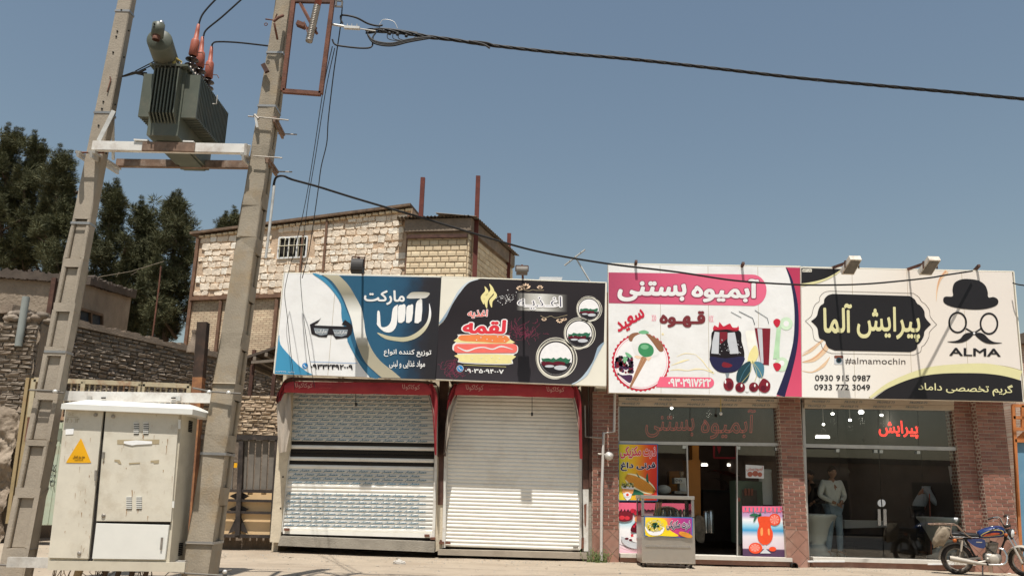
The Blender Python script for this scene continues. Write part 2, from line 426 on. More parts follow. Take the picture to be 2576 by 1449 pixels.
def courses(W, H, bw, bh, gap=.012, d=.06, jit=.0, out=.0, mask=None, offs=.5, u0=0, v0=0, r=None, tilt=0, wv=.0):
    r = r or rnd; cells = []; v = 0; row = 0
    while v+bh*.6 < H:
        u = -bw*offs*(row % 2)
        while u < W:
            ww = bw*(1+r.uniform(-wv, wv)); a = max(u, 0); b = min(u+ww, W)
            if b-a > .25*bh:
                cu = (a+b)/2; cv = v+bh/2
                if mask is None or mask(cu, cv):
                    cells.append((u0+cu, v0+cv+r.uniform(-jit,jit)*.4, b-a-gap, min(bh, H-v)-gap, d, out+r.uniform(-jit,jit), r.uniform(-tilt,tilt)))
            u += ww
        v += bh; row += 1
    return cells
# ------------------------------------------------------------------ palette
M = {}
def mm(k, *a, **kw): M[k] = mat(k, *a, **kw); return M[k]
mm('dusty_ground', (.36,.295,.22), .95, var=.13, sc=3.2, bump=.6, bsc=22, dirt=(.25,.195,.14), dsc=.8, damt=.75)
mm('asphalt', (.07,.068,.065), .9, var=.2, bump=.4, bsc=60)
mm('mud_mortar', (.23,.18,.135), .95, var=.25, sc=3, bump=.7, bsc=25)
mm('mud_brick', (.3,.24,.18), .95, var=.22, sc=9, bump=.8, bsc=45, piece=[(.25,.205,.16),(.17,.14,.11),(.31,.255,.2),(.22,.175,.135)])
mm('beige_brick', (.4,.3,.2), .9, var=.15, sc=9, bump=.5, bsc=50, piece=[(.46,.35,.24),(.38,.28,.19),(.50,.39,.27),(.42,.31,.2)])
mm('plaster', (.27,.215,.16), .95, var=.22, sc=1.2, bump=.6, bsc=14, dirt=(.36,.30,.23), dsc=.8, damt=.6)
mm('cream_wall', (.58,.5,.37), .9, var=.12, bump=.3, bsc=30, dirt=(.3,.24,.17), dsc=2.2, damt=.5)
mm('white_stone', (.6,.5,.38), .95, var=.14, sc=7, bump=.6, bsc=20, piece=[(.80,.68,.53),(.72,.58,.43),(.84,.77,.65),(.75,.62,.47),(.80,.69,.55),(.68,.53,.38)])
mm('stone_mortar', (.56,.41,.28), .95, var=.2, sc=3, bump=.6, bsc=18, dirt=(.40,.26,.17), damt=.6)
mm('clay_block', (.58,.46,.29), .9, var=.1, sc=6, bump=.3, bsc=30, piece=[(.70,.56,.37),(.62,.48,.31),(.76,.63,.43)])
mm('block_mortar', (.33,.25,.17), .95, var=.2, sc=4, bump=.5)
M['far_brick'] = brickmat('far_brick', (.72,.58,.38), (.58,.43,.28), (.40,.28,.19), .23, .075, .014)
M['far_red_brick'] = brickmat('far_red_brick', (.40,.25,.18), (.32,.2,.15), (.45,.36,.27), .2, .07, .012)
mm('rust_steel', (.14,.062,.04), .8, var=.35, sc=5, bump=.3, dirt=(.27,.10,.055), dsc=3)
mm('dark_red_steel', (.075,.036,.025), .7, var=.3, sc=5, dirt=(.19,.095,.06), dsc=3)
mm('pole_red_steel', (.13,.035,.025), .75, var=.25, sc=4)
mm('roof_dark', (.09,.07,.055), .9, var=.3, sc=3, bump=.5)
mm('corrugated', (.22,.18,.14), .7, var=.3, sc=2, metal=.2)
mm('concrete', (.345,.295,.23), .92, var=.13, sc=3.5, bump=.35, bsc=45, dirt=(.30,.25,.19), dsc=1.6, damt=.7)
mm('concrete_yellow', (.40,.31,.19), .92, var=.18, sc=3.5, bump=.8, bsc=34, dirt=(.28,.21,.13), dsc=2.6, damt=.7)
mm('step_concrete', (.30,.27,.22), .92, var=.2, sc=3, bump=.5, bsc=30)
mm('galvanised', (.62,.6,.55), .45, .35, var=.18, sc=6, dirt=(.35,.30,.24), dsc=4, damt=.5)
mm('beam_white', (.72,.69,.63), .5, .1, var=.12, sc=4, dirt=(.30,.2,.13), dsc=3.4, damt=.5)
mm('beam_rust', (.20,.13,.09), .8, var=.35, sc=8, dirt=(.4,.34,.28), dsc=5, damt=.5)
mm('transformer_green', (.105,.115,.088), .45, var=.15, sc=3, dirt=(.19,.165,.12), dsc=2.5, damt=.45)
mm('transformer_dark', (.06,.066,.052), .55, var=.2, sc=3)
mm('bushing_red', (.36,.105,.065), .5, var=.12, sc=9)
mm('porcelain', (.035,.018,.012), .2, spec=.6)
mm('black_cable', (.018,.017,.016), .55, var=.2)
mm('strap', (.35,.34,.32), .4, .6)
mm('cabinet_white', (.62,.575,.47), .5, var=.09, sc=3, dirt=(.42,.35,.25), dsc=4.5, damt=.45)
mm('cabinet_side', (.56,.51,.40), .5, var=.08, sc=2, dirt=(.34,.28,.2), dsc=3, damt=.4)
mm('cabinet_new', (.70,.69,.63), .4, var=.05, sc=2)
mm('gap_black', (.02,.017,.014), .9)
mm('warning_yellow', (.75,.38,.01), .5, var=.05)
mm('ink', (.012,.012,.014), .6)
mm('gate_green', (.40,.45,.34), .7, var=.12, sc=2, dirt=(.33,.24,.14), dsc=3, damt=.55)
mm('gate_bar', (.42,.36,.24), .7, var=.2, sc=4, dirt=(.26,.09,.04), dsc=2.5, damt=.9)
mm('gate_yellow', (.33,.25,.13), .75, var=.25, sc=4, dirt=(.2,.12,.06), dsc=4, damt=.7)
mm('gate_dark', (.035,.028,.024), .6, var=.3, sc=4, dirt=(.12,.09,.07), dsc=5, damt=.5)
mm('gate_grey', (.17,.15,.125), .6, var=.2, sc=4)
mm('gate_cream', (.72,.5,.27), .6, var=.08, sc=3, dirt=(.45,.34,.24), dsc=3, damt=.4)
mm('shutter_white', (.80,.775,.70), .45, var=.05, sc=2, dirt=(.55,.48,.38), dsc=2.5, damt=.3)
mm('shutter_print', (.64,.63,.58), .45, var=.06, sc=2, dirt=(.55,.48,.38), dsc=2.5, damt=.3)
mm('shutter_blue', (.07,.18,.26), .5, var=.1)
mm('guide_white', (.66,.64,.58), .5, var=.12, sc=4, dirt=(.35,.25,.18), dsc=5, damt=.5)
mm('awning_red', (.31,.03,.038), .75, var=.15, sc=2.5, dirt=(.30,.05,.045), dsc=2)
mm('awning_pink', (.60,.16,.12), .75, var=.12, sc=4)
mm('awning_back', (.46,.40,.33), .8, var=.15, sc=4, dirt=(.3,.25,.2), dsc=4)
mm('awning_print', (.50,.10,.085), .75)
mm('awning_print_pale', (.56,.30,.24), .75, var=.15, sc=6)
mm('tile_brick', (.22,.08,.055), .55, var=.1, sc=12, bump=.15, piece=[(.26,.115,.08),(.19,.085,.063),(.31,.145,.1),(.23,.11,.085)])
mm('tile_grout', (.52,.43,.34), .9, var=.15)
mm('base_tile', (.30,.15,.11), .5, var=.2, sc=5, dirt=(.38,.27,.21), dsc=3, piece=[(.33,.17,.125),(.27,.14,.10),(.36,.2,.15)])
mm('aluminium', (.5,.48,.44), .4, .5, var=.12, sc=5)
mm('frame_sill', (.60,.56,.49), .6, var=.15, sc=4, dirt=(.3,.26,.2), dsc=4)
mm('roller_box', (.50,.42,.33), .5, var=.1, sc=3)
mm('roller_ink', (.15,.19,.21), .6)
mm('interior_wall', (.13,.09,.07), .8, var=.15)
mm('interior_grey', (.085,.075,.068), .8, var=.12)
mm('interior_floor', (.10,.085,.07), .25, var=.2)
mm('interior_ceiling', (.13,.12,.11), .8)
mm('orange_panel', (.42,.17,.03), .5, var=.08)
mm('dark_wood', (.035,.022,.016), .5, var=.2)
mm('green_machine', (.12,.18,.13), .4, var=.1)
mm('white_plastic', (.62,.62,.6), .4, var=.05)
mm('cool_white', (.75,.77,.76), .45, var=.05)
mm('chrome', (.62,.6,.57), .22, .9, var=.08, sc=6)
mm('steel_sheet', (.52,.48,.42), .32, .75, var=.1, sc=3, bump=.05, bsc=6, dirt=(.42,.37,.3), dsc=3)
mm('rubber', (.035,.031,.028), .85, var=.25, sc=12, dirt=(.22,.17,.12), dsc=6, damt=.7)
mm('rubber_black', (.02,.019,.018), .6)
mm('seat_black', (.022,.021,.02), .45, var=.1)
mm('bike_blue', (.014,.035,.13), .25, .0, var=.08, spec=.7)
mm('bike_red', (.52,.075,.02), .3, var=.08, spec=.6)
mm('bike_metal', (.33,.30,.26), .45, .6, var=.25, sc=14, dirt=(.22,.17,.12), dsc=12, damt=.6)
mm('bike_dusty', (.42,.38,.32), .6, .3, var=.15, sc=8)
mm('bike_orange', (.4,.1,.02), .4)
mm('sack', (.27,.22,.16), .9, var=.3, sc=14, bump=.5)
mm('gold_line', (.55,.42,.12), .4)
mm('pvc_pipe', (.55,.52,.48), .6, var=.1, sc=4, dirt=(.4,.36,.3), dsc=4)
mm('grey_pipe', (.26,.28,.26), .6, var=.15)
mm('lamp_black', (.035,.032,.03), .6, var=.15)
mm('lamp_grey', (.16,.145,.125), .6, var=.2, sc=8)
mm('lamp_pale', (.58,.54,.46), .5, var=.15, sc=8, dirt=(.32,.17,.1), dsc=7, damt=.6)
mm('blue_sheet', (.13,.27,.38), .6, var=.12, sc=3, dirt=(.38,.35,.3), dsc=2.5)
mm('orange_steel', (.45,.16,.05), .7, var=.2, sc=4)
mm('curtain', (.035,.045,.055), .8, var=.3, sc=10)
mm('window_wood', (.16,.10,.06), .8, var=.3)
mm('white_paint', (.7,.7,.68), .5)
mm('weed', (.09,.12,.035), .8, var=.3, sc=20)
mm('dry_twig', (.16,.115,.075), .9)
mm('skin', (.36,.2,.13), .6); mm('hair', (.015,.012,.01), .7)
mm('shirt_white', (.66,.66,.62), .8, var=.08, sc=12, bump=.3, bsc=14); mm('jeans', (.22,.29,.36), .85, var=.15, sc=10); mm('shirt_blue', (.45,.5,.55), .8, var=.08, sc=12, bump=.3, bsc=14); mm('trousers', (.03,.03,.035), .8)
mm('lamp_glow', (1,.97,.9), emit=7); mm('tube_glow', (1,.95,.85), emit=6); mm('lamp_glow_soft', (1,.93,.8), emit=3)
mm('neon_red', (1,.05,.035), emit=2.0); mm('neon_faint', (.5,.08,.06), .4, emit=.22); mm('neon_grey', (.22,.19,.17), .4); mm('neon_amber', (.8,.3,.05), emit=.5)  # juice sign tubes: faint glow added to keep them visible
M['glass'] = glassmat('shop_glass', (.96,.97,.94), .02)
M['clear_glass'] = glassmat('clear_glass', (.86,.88,.86), .02)
mm('needles', (.045,.06,.022), .8, var=.3, sc=.6, piece=[(.045,.052,.024),(.075,.08,.034),(.125,.12,.055),(.055,.06,.03)])
mm('bark', (.10,.07,.05), .95, var=.3, sc=6, bump=.6)
mm('bag_plastic', (.5,.47,.42), .5)

# ------------------------------------------------------------------ ground, road, far hills
def ground_z(x, y):
    return .028*pnoise(Vector((x*.35, y*.35, 2))) + .01*pnoise(Vector((x*1.9, y*1.9, 7)))
xs = [-400,-200,-100,-60,-30]+[ -16+i*.25 for i in range(129)]+[30,60,100,200,400]
ys = [-300,-150,-60,-20,-8,0,4,8,10]+[10.5+i*.22 for i in range(64)]+[28,36,60,120,250,500]
g = MB(); g.add([(x, y, ground_z(x, y)-(.35 if y < 5 else .35*max(0,(9-y))/4 if y < 9 else 0)) for y in ys for x in xs],
    [(j*len(xs)+i, j*len(xs)+i+1, (j+1)*len(xs)+i+1, (j+1)*len(xs)+i) for j in range(len(ys)-1) for i in range(len(xs)-1)], 0, True)
g.build('ground', M['dusty_ground'], kind='structure')
lt = MB(); rr = random.Random(77)
for i in range(70):
    x = rr.uniform(-7, 9.5); y = 16.6-abs(rr.gauss(0,1.3)); s = rr.uniform(.012,.045); a = rr.random()*6; z = ground_z(x,y)+.004
    lt.add([(x+s*math.cos(a+q*1.57)*rr.uniform(.5,1.2), y+s*math.sin(a+q*1.57)*.8, z+rr.uniform(0,s*.5)) for q in range(4)], [(0,1,2,3)])
lt.build('litter', mat('litter_paper', (.4,.36,.3), .9, piece=[(.55,.52,.46),(.25,.2,.14),(.16,.12,.08),(.4,.34,.26)]), kind='stuff')
MB().box(-150, 150, -9, 4.5, -.5, -.30).build('road', M['asphalt'], kind='structure')
# fine cracks across the pavement
ck = MB()
def crack(p0, p1, n=26, w_=.011, jit=.05, rr=random.Random(5)):
    pts = []
    for i in range(n+1):
        t = i/n; x = p0[0]+(p1[0]-p0[0])*t; y = p0[1]+(p1[1]-p0[1])*t+jit*pnoise(Vector((x*1.1, p0[1], 3)))*2+rr.uniform(-.015,.015)
        pts.append((x, y, ground_z(x, y)+.005))
    for a, b in zip(pts, pts[1:]):
        ww = w_*rr.uniform(.3, 1.2); ck.add([(a[0],a[1]-ww,a[2]),(b[0],b[1]-ww,b[2]),(b[0],b[1]+ww,b[2]),(a[0],a[1]+ww,a[2])], [(0,1,2,3)])
crack((-5.2,14.7),(4.5,14.25)); crack((-6,13.6),(1.2,13.3),w_=.008); crack((1.0,15.5),(3.4,15.2)); crack((3.9,14.9),(7.2,15.2)); crack((-2.5,15.9),(1.2,15.4),w_=.008)
ck.build('pavement_crack', M['mud_mortar'], kind='stuff')
pb = MB(); rr = random.Random(9)
for i in range(1500):
    x = rr.uniform(-9, 10); y = rr.uniform(10.8, 16.6) if rr.random() < .5 else 16.7-abs(rr.gauss(0,.6)); s = rr.uniform(.006, .02)*(1.5 if rr.random() < .06 else 1); z = ground_z(x, y)
    a = rr.random()*6
    pb.add([(x+s*math.cos(a+k*1.57)*rr.uniform(.7,1.2), y+s*math.sin(a+k*1.57), z) for k in range(4)]+[(x, y, z+s*.8)], [(0,1,4),(1,2,4),(2,3,4),(3,0,4)])
pb.build('pebble', M['step_concrete'], kind='stuff')
# the other side of the road, which the shop glass mirrors
t = thing('roadside_building', (0,-13,0), 'low brown brick building across the road, mirrored in the shop glass', 'building')
MB().box(-30, 34, -19, -13, -.3, 3.4).build('wall', M['far_red_brick'], t); MB().box(-30.3, 34.3, -19.2, -12.7, 3.4, 3.7).build('roof', M['roof_dark'], t)
dk = MB()
for i in range(9): dk.box(-27+i*7, -23.5+i*7, -13.05, -12.98, -.2, 2.5)
dk.build('shop_opening', M['gate_dark'], t)

# ------------------------------------------------------------------ pines behind
def needle_mesh(name, cl, mt, parent, rs):
    "cl: rows of x,y,z,r ; each clump is a tuft of short needle sprays"
    r = np.random.RandomState(rs); V = []; n = 105
    C = np.array(cl)
    m = len(C); c = np.repeat(C[:, :3], n, 0); R = np.repeat(C[:, 3], n)
    d = r.normal(size=(m*n, 3)); d /= np.linalg.norm(d, axis=1)[:, None]; d[:, 2] = d[:, 2]*.8+.25
    st = c+d*(R*r.uniform(.15,.6,m*n))[:, None]
    ln = (R*r.uniform(.28,.55,m*n))[:, None]
    e = r.normal(size=(m*n, 3)); s = np.cross(d, e); s /= (np.linalg.norm(s, axis=1)[:, None]+1e-6)
    wd = (R*r.uniform(.022,.05,m*n))[:, None]
    a = st-s*wd; b = st+s*wd; tip = st+d*ln+e*.04*R[:, None]
    V = np.stack([a, b, tip], 1).reshape(-1, 3)
    o0 = np.array(wl(parent)); V = V-o0
    me = bpy.data.meshes.new(name); k = m*n
    me.vertices.add(3*k); me.vertices.foreach_set('co', V.astype(np.float32).ravel())
    me.loops.add(3*k); me.loops.foreach_set('vertex_index', np.arange(3*k, dtype=np.int32))
    me.polygons.add(k); me.polygons.foreach_set('loop_start', np.arange(0, 3*k, 3, dtype=np.int32)); me.polygons.foreach_set('loop_total', np.full(k, 3, dtype=np.int32))
    me.materials.append(mt); me.update(calc_edges=True); me.validate()
    o = bpy.data.objects.new(name, me); COL.objects.link(o); o.parent = parent; WL[o.name] = wl(parent).copy(); return o
def pine(label, Y, px, top, half, bottom, seed, lean=0, dens=1.0, lobes=()):
    rr = random.Random(seed); T = at(px, top, Y); B = at(px+lean, bottom, Y)
    base = Vector((B.x, Y, 0)); t = thing('pine_tree', base, label, 'pine tree', 'pines behind the mud wall')
    sc = (T-CP).length/FOC; H = T.z-B.z; Rm = half*sc
    tr = MB(); pts = [base+(T-base)*k/6+Vector((rr.uniform(-.1,.1), 0, 0)) for k in range(7)]
    tr.tube(pts, [.26*(1-.14*k) for k in range(7)], 8)
    cl = []; nb = int(26*dens*max(1, H/7))
    for i in range(nb):
        f = (i+rr.random())/nb                       # 0 top .. 1 bottom
        z = T.z-f*H; prof = Rm*(min(1, .2+1.25*f)**.9)*(1-.25*max(0, f-.8)/.2)*rr.choice((.7,1,1,1.15))
        a = rr.uniform(0, 6.283); L = prof*rr.uniform(.65, 1.12)
        ax = base.x+(T.x-base.x)*(z/T.z)
        tip = Vector((ax+L*math.cos(a), Y+L*math.sin(a)*.85, z+L*.22)); root = Vector((ax, Y, z-L*.15))
        tr.tube([root, (root+tip)/2+Vector((0,0,-.08)), tip], [.05, .035, .012], 5, caps=False)
        nc = max(3, int(L/ .33))
        for k in range(nc):
            q = root.lerp(tip, .25+.75*k/(nc-1)); s = .36+.25*rr.random()
            for j in range(3):
                
                    if j < 2 or rr.random() < .35: cl.append((q.x+rr.gauss(0,.2), q.y+rr.gauss(0,.2), q.z+rr.gauss(0,.2)+.05, s*.78))
            for k in range(4): cl.append((tip.x+rr.gauss(0,.04), tip.y+rr.gauss(0,.04), tip.z+k*.24, .34-.06*k))
    for k in range(9): cl.append((T.x+rr.gauss(0,.07), Y+rr.gauss(0,.07), T.z-.16*k, .17+.035*k))
    for lx, ly, lr in lobes:
        c = at(lx, ly, Y+rr.uniform(-1,1)); r_ = lr*sc
        tr.tube([Vector((base.x, Y, c.z-r_*1.2)), c], [.07,.03], 5, caps=False)
        for k in range(int(16*lr/20)):
            v = Vector((rr.gauss(0,1), rr.gauss(0,1), rr.gauss(0,1))).normalized()*r_*rr.uniform(.35,1); cl.append((c.x+v.x, c.y+v.y, c.z+v.z*1.3, rr.uniform(.26,.42)))
    tr.build('trunk', M['bark'], t); needle_mesh('crown', cl, M['needles'], t, seed)
    return t
pine('tallest dark pine at the left edge, topping its neighbours', 34, 28, 348, 52, 700, 1, dens=1.35, lobes=((15,520,38),(50,600,34),(60,470,28),(15,660,36)))
pine('broad pine with two tops just right of the tallest one', 35, 95, 374, 48, 690, 2, dens=1.35, lobes=((120,560,36),(80,640,32),(110,470,28)))
pine('pine whose right side is cut off by the ladder-faced concrete pole', 33.5, 158, 405, 42, 720, 3, dens=1.35, lobes=((150,470,22),(165,560,38),(140,650,38),(172,690,30)))
pine('slender open pine between the two concrete poles, nearest the left pole', 33, 281, 484, 48, 860, 4, dens=1.2, lobes=((245,640,30),(300,690,36),(230,750,36),(318,610,16)))
pine('middle pine standing over the plaster house roof', 34.5, 362, 540, 44, 860, 5, dens=1.4, lobes=((345,690,40),(380,640,30),(330,780,40),(390,560+60,24)))
pine('large rounded pine touching the left corner of the stone house', 33, 443, 516, 58, 862, 6, dens=1.6, lobes=((470,585,32),(420,700,44),(470,700,36),(395,780,44),(440,790,40),(487,760,22),(430,590,30),(375,840,26)))
for i, (x, y) in enumerate(((561,560),(588,552))):
    pine(['tip of a pine peeping over the stone house roof, left of two','tip of a pine peeping over the stone house roof, right of two'][i], 42, x, y, 11, 640, 20+i, dens=.35)

# ------------------------------------------------------------------ stone house in the background
def XY(px, py, Y): p = at(px, py, Y); return Vector((p.x, p.y, 0))
hb = XY(490, 700, 29.6); ha = XY(1030, 650, 27.6); hc = XY(1023, 650, 27.3); hd = XY(1175, 650, 27.0); he = XY(1287, 680, 31.4)
zl = at(495, 594, 29.6).z; zr = at(1030, 524, 27.6).z; zbeam = at(1030, 735, 27.6).z
house = thing('stone_house', (ha.x, ha.y, 0), 'tall house of rough white stone over brick, rusty steel posts on its flat roof', 'house')
back = Vector((1.2, 7, 0))
m = MB(); b0, a0 = hb.copy(), ha.copy()
dirn = (ha-hb).normalized(); nrm = Vector((dirn.y, -dirn.x, 0))
if nrm.y > 0: nrm = -nrm
L = (ha-hb).length
m.hexa([b0-Vector((0,0,.2)), a0-Vector((0,0,.2)), a0+back-Vector((0,0,.2)), b0+back-Vector((0,0,.2)), Vector((b0.x,b0.y,zbeam)), Vector((a0.x,a0.y,zbeam)), a0+back+Vector((0,0,zbeam)), b0+back+Vector((0,0,zbeam))])
m.build('lower_wall', M['far_brick'], house)
m = MB(); m.hexa([b0+Vector((0,0,zbeam)), a0+Vector((0,0,zbeam)), a0+back+Vector((0,0,zbeam)), b0+back+Vector((0,0,zbeam)), Vector((b0.x,b0.y,zl)), Vector((a0.x,a0.y,zr)), a0+back+Vector((0,0,zr)), b0+back+Vector((0,0,zl))])
m.build('upper_wall', M['stone_mortar'], house)
# window hole position along the wall
def ualong(px, py):
    r = RC @ Vector((px-1288, -(py-724.5), -FOC)); tt = (hb-Vector((0,0,0))-CP).dot(nrm)/r.dot(nrm); p = CP+r*tt; return (p-hb).dot(dirn), p.z
wu0, wz1 = ualong(705, 600); wu1, wz0 = ualong(771, 648)
cols_px = [(828,560),(600,580),(788,600)]
cells = []; v = zbeam+.1; rr = random.Random(21)
while v < zr-.05:
    h = rr.uniform(.19,.29); u = rr.uniform(-.1,.1)
    while u < L:
        w_ = rr.uniform(.2,.42)*(1.0 if rr.random() < .9 else .6); cu = u+w_/2; cv = v+h/2
        top = zl+(zr-zl)*cu/L
        if cv+h/2 < top-.03 and cu-w_/2 > -.02 and cu+w_/2 < L+.02 and not (wu0-.12 < cu+w_*.3 and cu-w_*.3 < wu1+.12 and wz0-.1 < cv < wz1+.1):
            if rr.random() < .985: cells.append((cu, cv+rr.uniform(-.02,.02), w_-.012, h*rr.uniform(.9,1.04)-.012, .09, .045+rr.uniform(-.012,.02), rr.uniform(-.08,.08)))
        u += w_
    v += h
masonry(house, cells, (hb, dirn, nrm), M['white_stone'], 'stone', 'stone', 300, 10)
mm('house_steel', (.17,.095,.06), .8, var=.3, sc=4, dirt=(.3,.16,.09), dsc=3)
# steel beam and columns
m = MB(); o1 = nrm*.09
for z, hh in ((zbeam, .2),):
    m.bar(hb+o1+Vector((0,0,z)), ha+o1+Vector((0,0,z)), .12, .13)
m.build('floor_beam', M['house_steel'], house)
for px, py, z0, z1_, w_ in ((497,640,0,zl-.1,.14),(548,860,0,zbeam-.11,.13),(765,600,zbeam+.11,zr-.8,.09),(690,860,0,zbeam-.11,.15),(822,600,zbeam+.11,zr-.3,.1),(1026,640,0,zr-.25,.12)):
    u, _ = ualong(px, py); p = hb+dirn*u+nrm*.08
    MB().bar(p+Vector((0,0,z0)), p+Vector((0,0,z1_)), w_*.75, .1).build('steel_column', M['house_steel'], house)
# roof coping
m = MB(); q = lambda p, z, o=0: Vector((p.x, p.y, z))+nrm*o
m.hexa([q(hb-dirn*.3,zl+.03,.2), q(ha,zr+.03,.2), q(ha+back,zr+.03), q(hb+back,zl+.03), q(hb-dirn*.3,zl+.12,.2), q(ha,zr+.12,.2), q(ha+back,zr+.12), q(hb+back,zl+.12)])
m.build('roof', mat('roof_edge_brown', (.16,.11,.075), .9, var=.35, sc=5), house)
bk = []; n = 34
for i in range(n): bk.append((L*(i+.5)/n, zl-.06+(zr-zl)*(i+.5)/n, L/n-.04, .1, .2, .1, 0))
masonry(house, bk, (hb, dirn, nrm), M['clay_block'], 'brick', 'coping_brick', 300, 3)
# window
wd = MB(); p0 = hb+dirn*wu0; p1 = hb+dirn*wu1
fr = lambda u, z, o: hb+dirn*u+nrm*o+Vector((0,0,z))
W = wu1-wu0; win = MB(); win.add([fr(wu0,wz0,.03),fr(wu1,wz0,.03),fr(wu1,wz1,.03),fr(wu0,wz1,.03)], [(0,1,2,3)])
wo_ = win.build('window', M['gap_black'], house)
m = MB()
for u in (wu0, wu0+W*.37, wu0+W*.66, wu1): m.bar(fr(u,wz0,.06), fr(u,wz1,.06), .05, .05)
m.bar(fr(wu0,wz1,.06), fr(wu1,wz1,.06), .05,.06); m.bar(fr(wu0,wz0,.06), fr(wu1,wz0,.06), .05,.06)
m.build('window_frame', M['white_paint'], wo_)
m = MB()
for k in range(6): u = wu0+W*(k+.5)/6; m.tube([fr(u,wz0,.13), fr(u,wz1-.1+(.04 if k%3==1 else 0),.13)], .014, 5)
for k in range(3):
    u = wu0+W*(k+.5)/3; pts = [fr(u-W/9+ W/9*(1-math.cos(a)), wz1-.12+.1*math.sin(a), .13) for a in [i*math.pi/8 for i in range(9)]]; m.tube(pts, .012, 5)
m.tube([fr(wu0,wz0+.42,.14), fr(wu1,wz0+.42,.14)], .018, 5)
m.build('window_grille', mat('pale_iron', (.55,.5,.36), .6), wo_)
# projecting block-work room on the right
room = house
zt = at(1100, 583, 27.1).z; zp = at(1100, 552, 27.1).z
m = MB(); bk2 = Vector((-2.2,6,0))
m.hexa([hc, hd, he, he+bk2, hc+Vector((0,0,zt)), hd+Vector((0,0,zt)), he+Vector((0,0,zt)), he+bk2+Vector((0,0,zt))]); m.build('room_wall', M['block_mortar'], house)
fd = (hd-hc).normalized(); fn = Vector((fd.y,-fd.x,0)); LL = (hd-hc).length
sd_ = (he-hd).normalized(); sn = Vector((sd_.y,-sd_.x,0)); SL = (he-hd).length
zb_ = at(1100, 705, 27.1).z-1
masonry(house, courses(LL, zt-zb_, .30, .2, .018, .1, .006, .05, offs=.5, v0=zb_, wv=.06), (hc, fd, fn), M['clay_block'], 'brick', 'block', 150, 5)
masonry(house, courses(SL, zt-zb_, .34, .2, .018, .1, .006, .05, offs=.5, v0=zb_, wv=.06), (hd, sd_, sn), M['clay_block'], 'brick', 'block', 150, 5)
m = MB(); q = lambda p, z: Vector((p.x,p.y,z))
o2 = fn*.12
m.hexa([q(hc+o2-fd*.1,zt), q(hd+o2+sn*.12,zt), q(he+sn*.12,zt), q(he+bk2,zt), q(hc+o2-fd*.1,zp), q(hd+o2+sn*.12,zp), q(he+sn*.12,zp), q(he+bk2,zp)])
m.build('parapet', M['mud_mortar'], house)
m = MB(); N_ = 40; A = hc+o2*2.4-fd*.35; B_ = hd+o2*2.4+fd*.1
for i in range(N_):
    p = A.lerp(B_, i/N_); p2 = A.lerp(B_, (i+1)/N_); z = zp+.02+(.04 if i % 2 else 0); z2 = zp+.02+(.04 if (i+1) % 2 else 0)
    m.add([q(p,z), q(p2,z2), q(p2+Vector((0,3,0)),z2+.2), q(p+Vector((0,3,0)),z+.2)], [(0,1,2,3)])
m.build('corrugated_roof', M['corrugated'], house)
m = MB(); N_ = 50; A = hd+sn*.3+o2*2; B_ = he+sn*.3
for i in range(N_):
    p = A.lerp(B_, i/N_); p2 = A.lerp(B_, (i+1)/N_); z = zp+.0+(.04 if i % 2 else 0); z2 = zp+.0+(.04 if (i+1) % 2 else 0)
    m.add([q(p,z), q(p2,z2), q(p2-sn*1.5,z2+.25), q(p-sn*1.5,z+.25)], [(0,1,2,3)])
m.build('corrugated_roof', M['corrugated'], house)
m = MB(); zz = at(1100, 596, 27.1).z
m.bar(q(hc+fn*.1,zz), q(hd+fn*.1,zz), .1, .12); m.build('lintel_beam', M['dark_red_steel'], house)
for px, tp, Y in ((1064,448,27.6),(1203,444,27.2),(1281,588,30.8)):
    p = at(px, tp, Y); MB().bar(Vector((p.x,p.y,(zp-4 if px == 1203 else zr-.6) if px < 1250 else 0)), p, .15,.15).build('steel_column', M['pole_red_steel'], house)

# ------------------------------------------------------------------ plaster house, left
A_ = XY(0-60, 780, 21.5); B_ = XY(203, 780, 22.0); C_ = XY(326, 780, 25.5)
z1_ = at(120, 703, 21.8).z; z2_ = at(326, 745, 25.5).z
pl = thing('plaster_house', (B_.x, B_.y, 0), 'low house rendered in brown mud plaster with one small dark window', 'house')
D_ = C_+Vector((-6,2,0)); E_ = A_+Vector((0,5,0))
pq = lambda p, z: Vector((p.x,p.y,z))
m = MB(); P = [A_,B_,C_,D_,E_]; zz = [z1_,z1_,z2_,z2_,z1_]
m.add([pq(p,-.2) for p in P]+[pq(p,z) for p,z in zip(P,zz)], [(0,1,6,5),(1,2,7,6),(2,3,8,7),(3,4,9,8),(4,0,5,9),(5,6,7,8,9)]); m.build('wall', M['plaster'], pl)
m = MB(); rr = random.Random(4)
for a, b, za, zb in ((A_,B_,z1_,z1_),(B_,C_,z1_,z2_)):
    d = (b-a).normalized(); nn = Vector((d.y,-d.x,0)); n = 36
    for i in range(n):
        p = a.lerp(b, i/n)+nn*.14; p2 = a.lerp(b,(i+1)/n)+nn*.14; z = za+(zb-za)*i/n; zz2 = za+(zb-za)*(i+1)/n; h = rr.uniform(.12,.2); o = rr.uniform(-.05,.05)
        m.hexa([pq(p,z-.06+o*.5),pq(p2,zz2-.06),pq(p2-nn*.5,zz2-.06),pq(p-nn*.5,z-.06),pq(p,z+h),pq(p2,zz2+h+o),pq(p2-nn*.5,zz2+h),pq(p-nn*.5,z+h)])
m.build('roof_edge', M['roof_dark'], pl)
dB = (C_-B_).normalized(); nB = Vector((dB.y,-dB.x,0))
def onB(px, py):
    r = RC @ Vector((px-1288, -(py-724.5), -FOC)); tt = (B_-CP).dot(nB)/r.dot(nB); p = CP+r*tt; return p
a, b, c, d = onB(191,775), onB(251,792), onB(251,826), onB(191,808)
win = MB().add([x+nB*.02 for x in (a,b,c,d)], [(0,1,2,3)]).build('window', M['curtain'], pl)
m = MB(); o_ = nB*.05
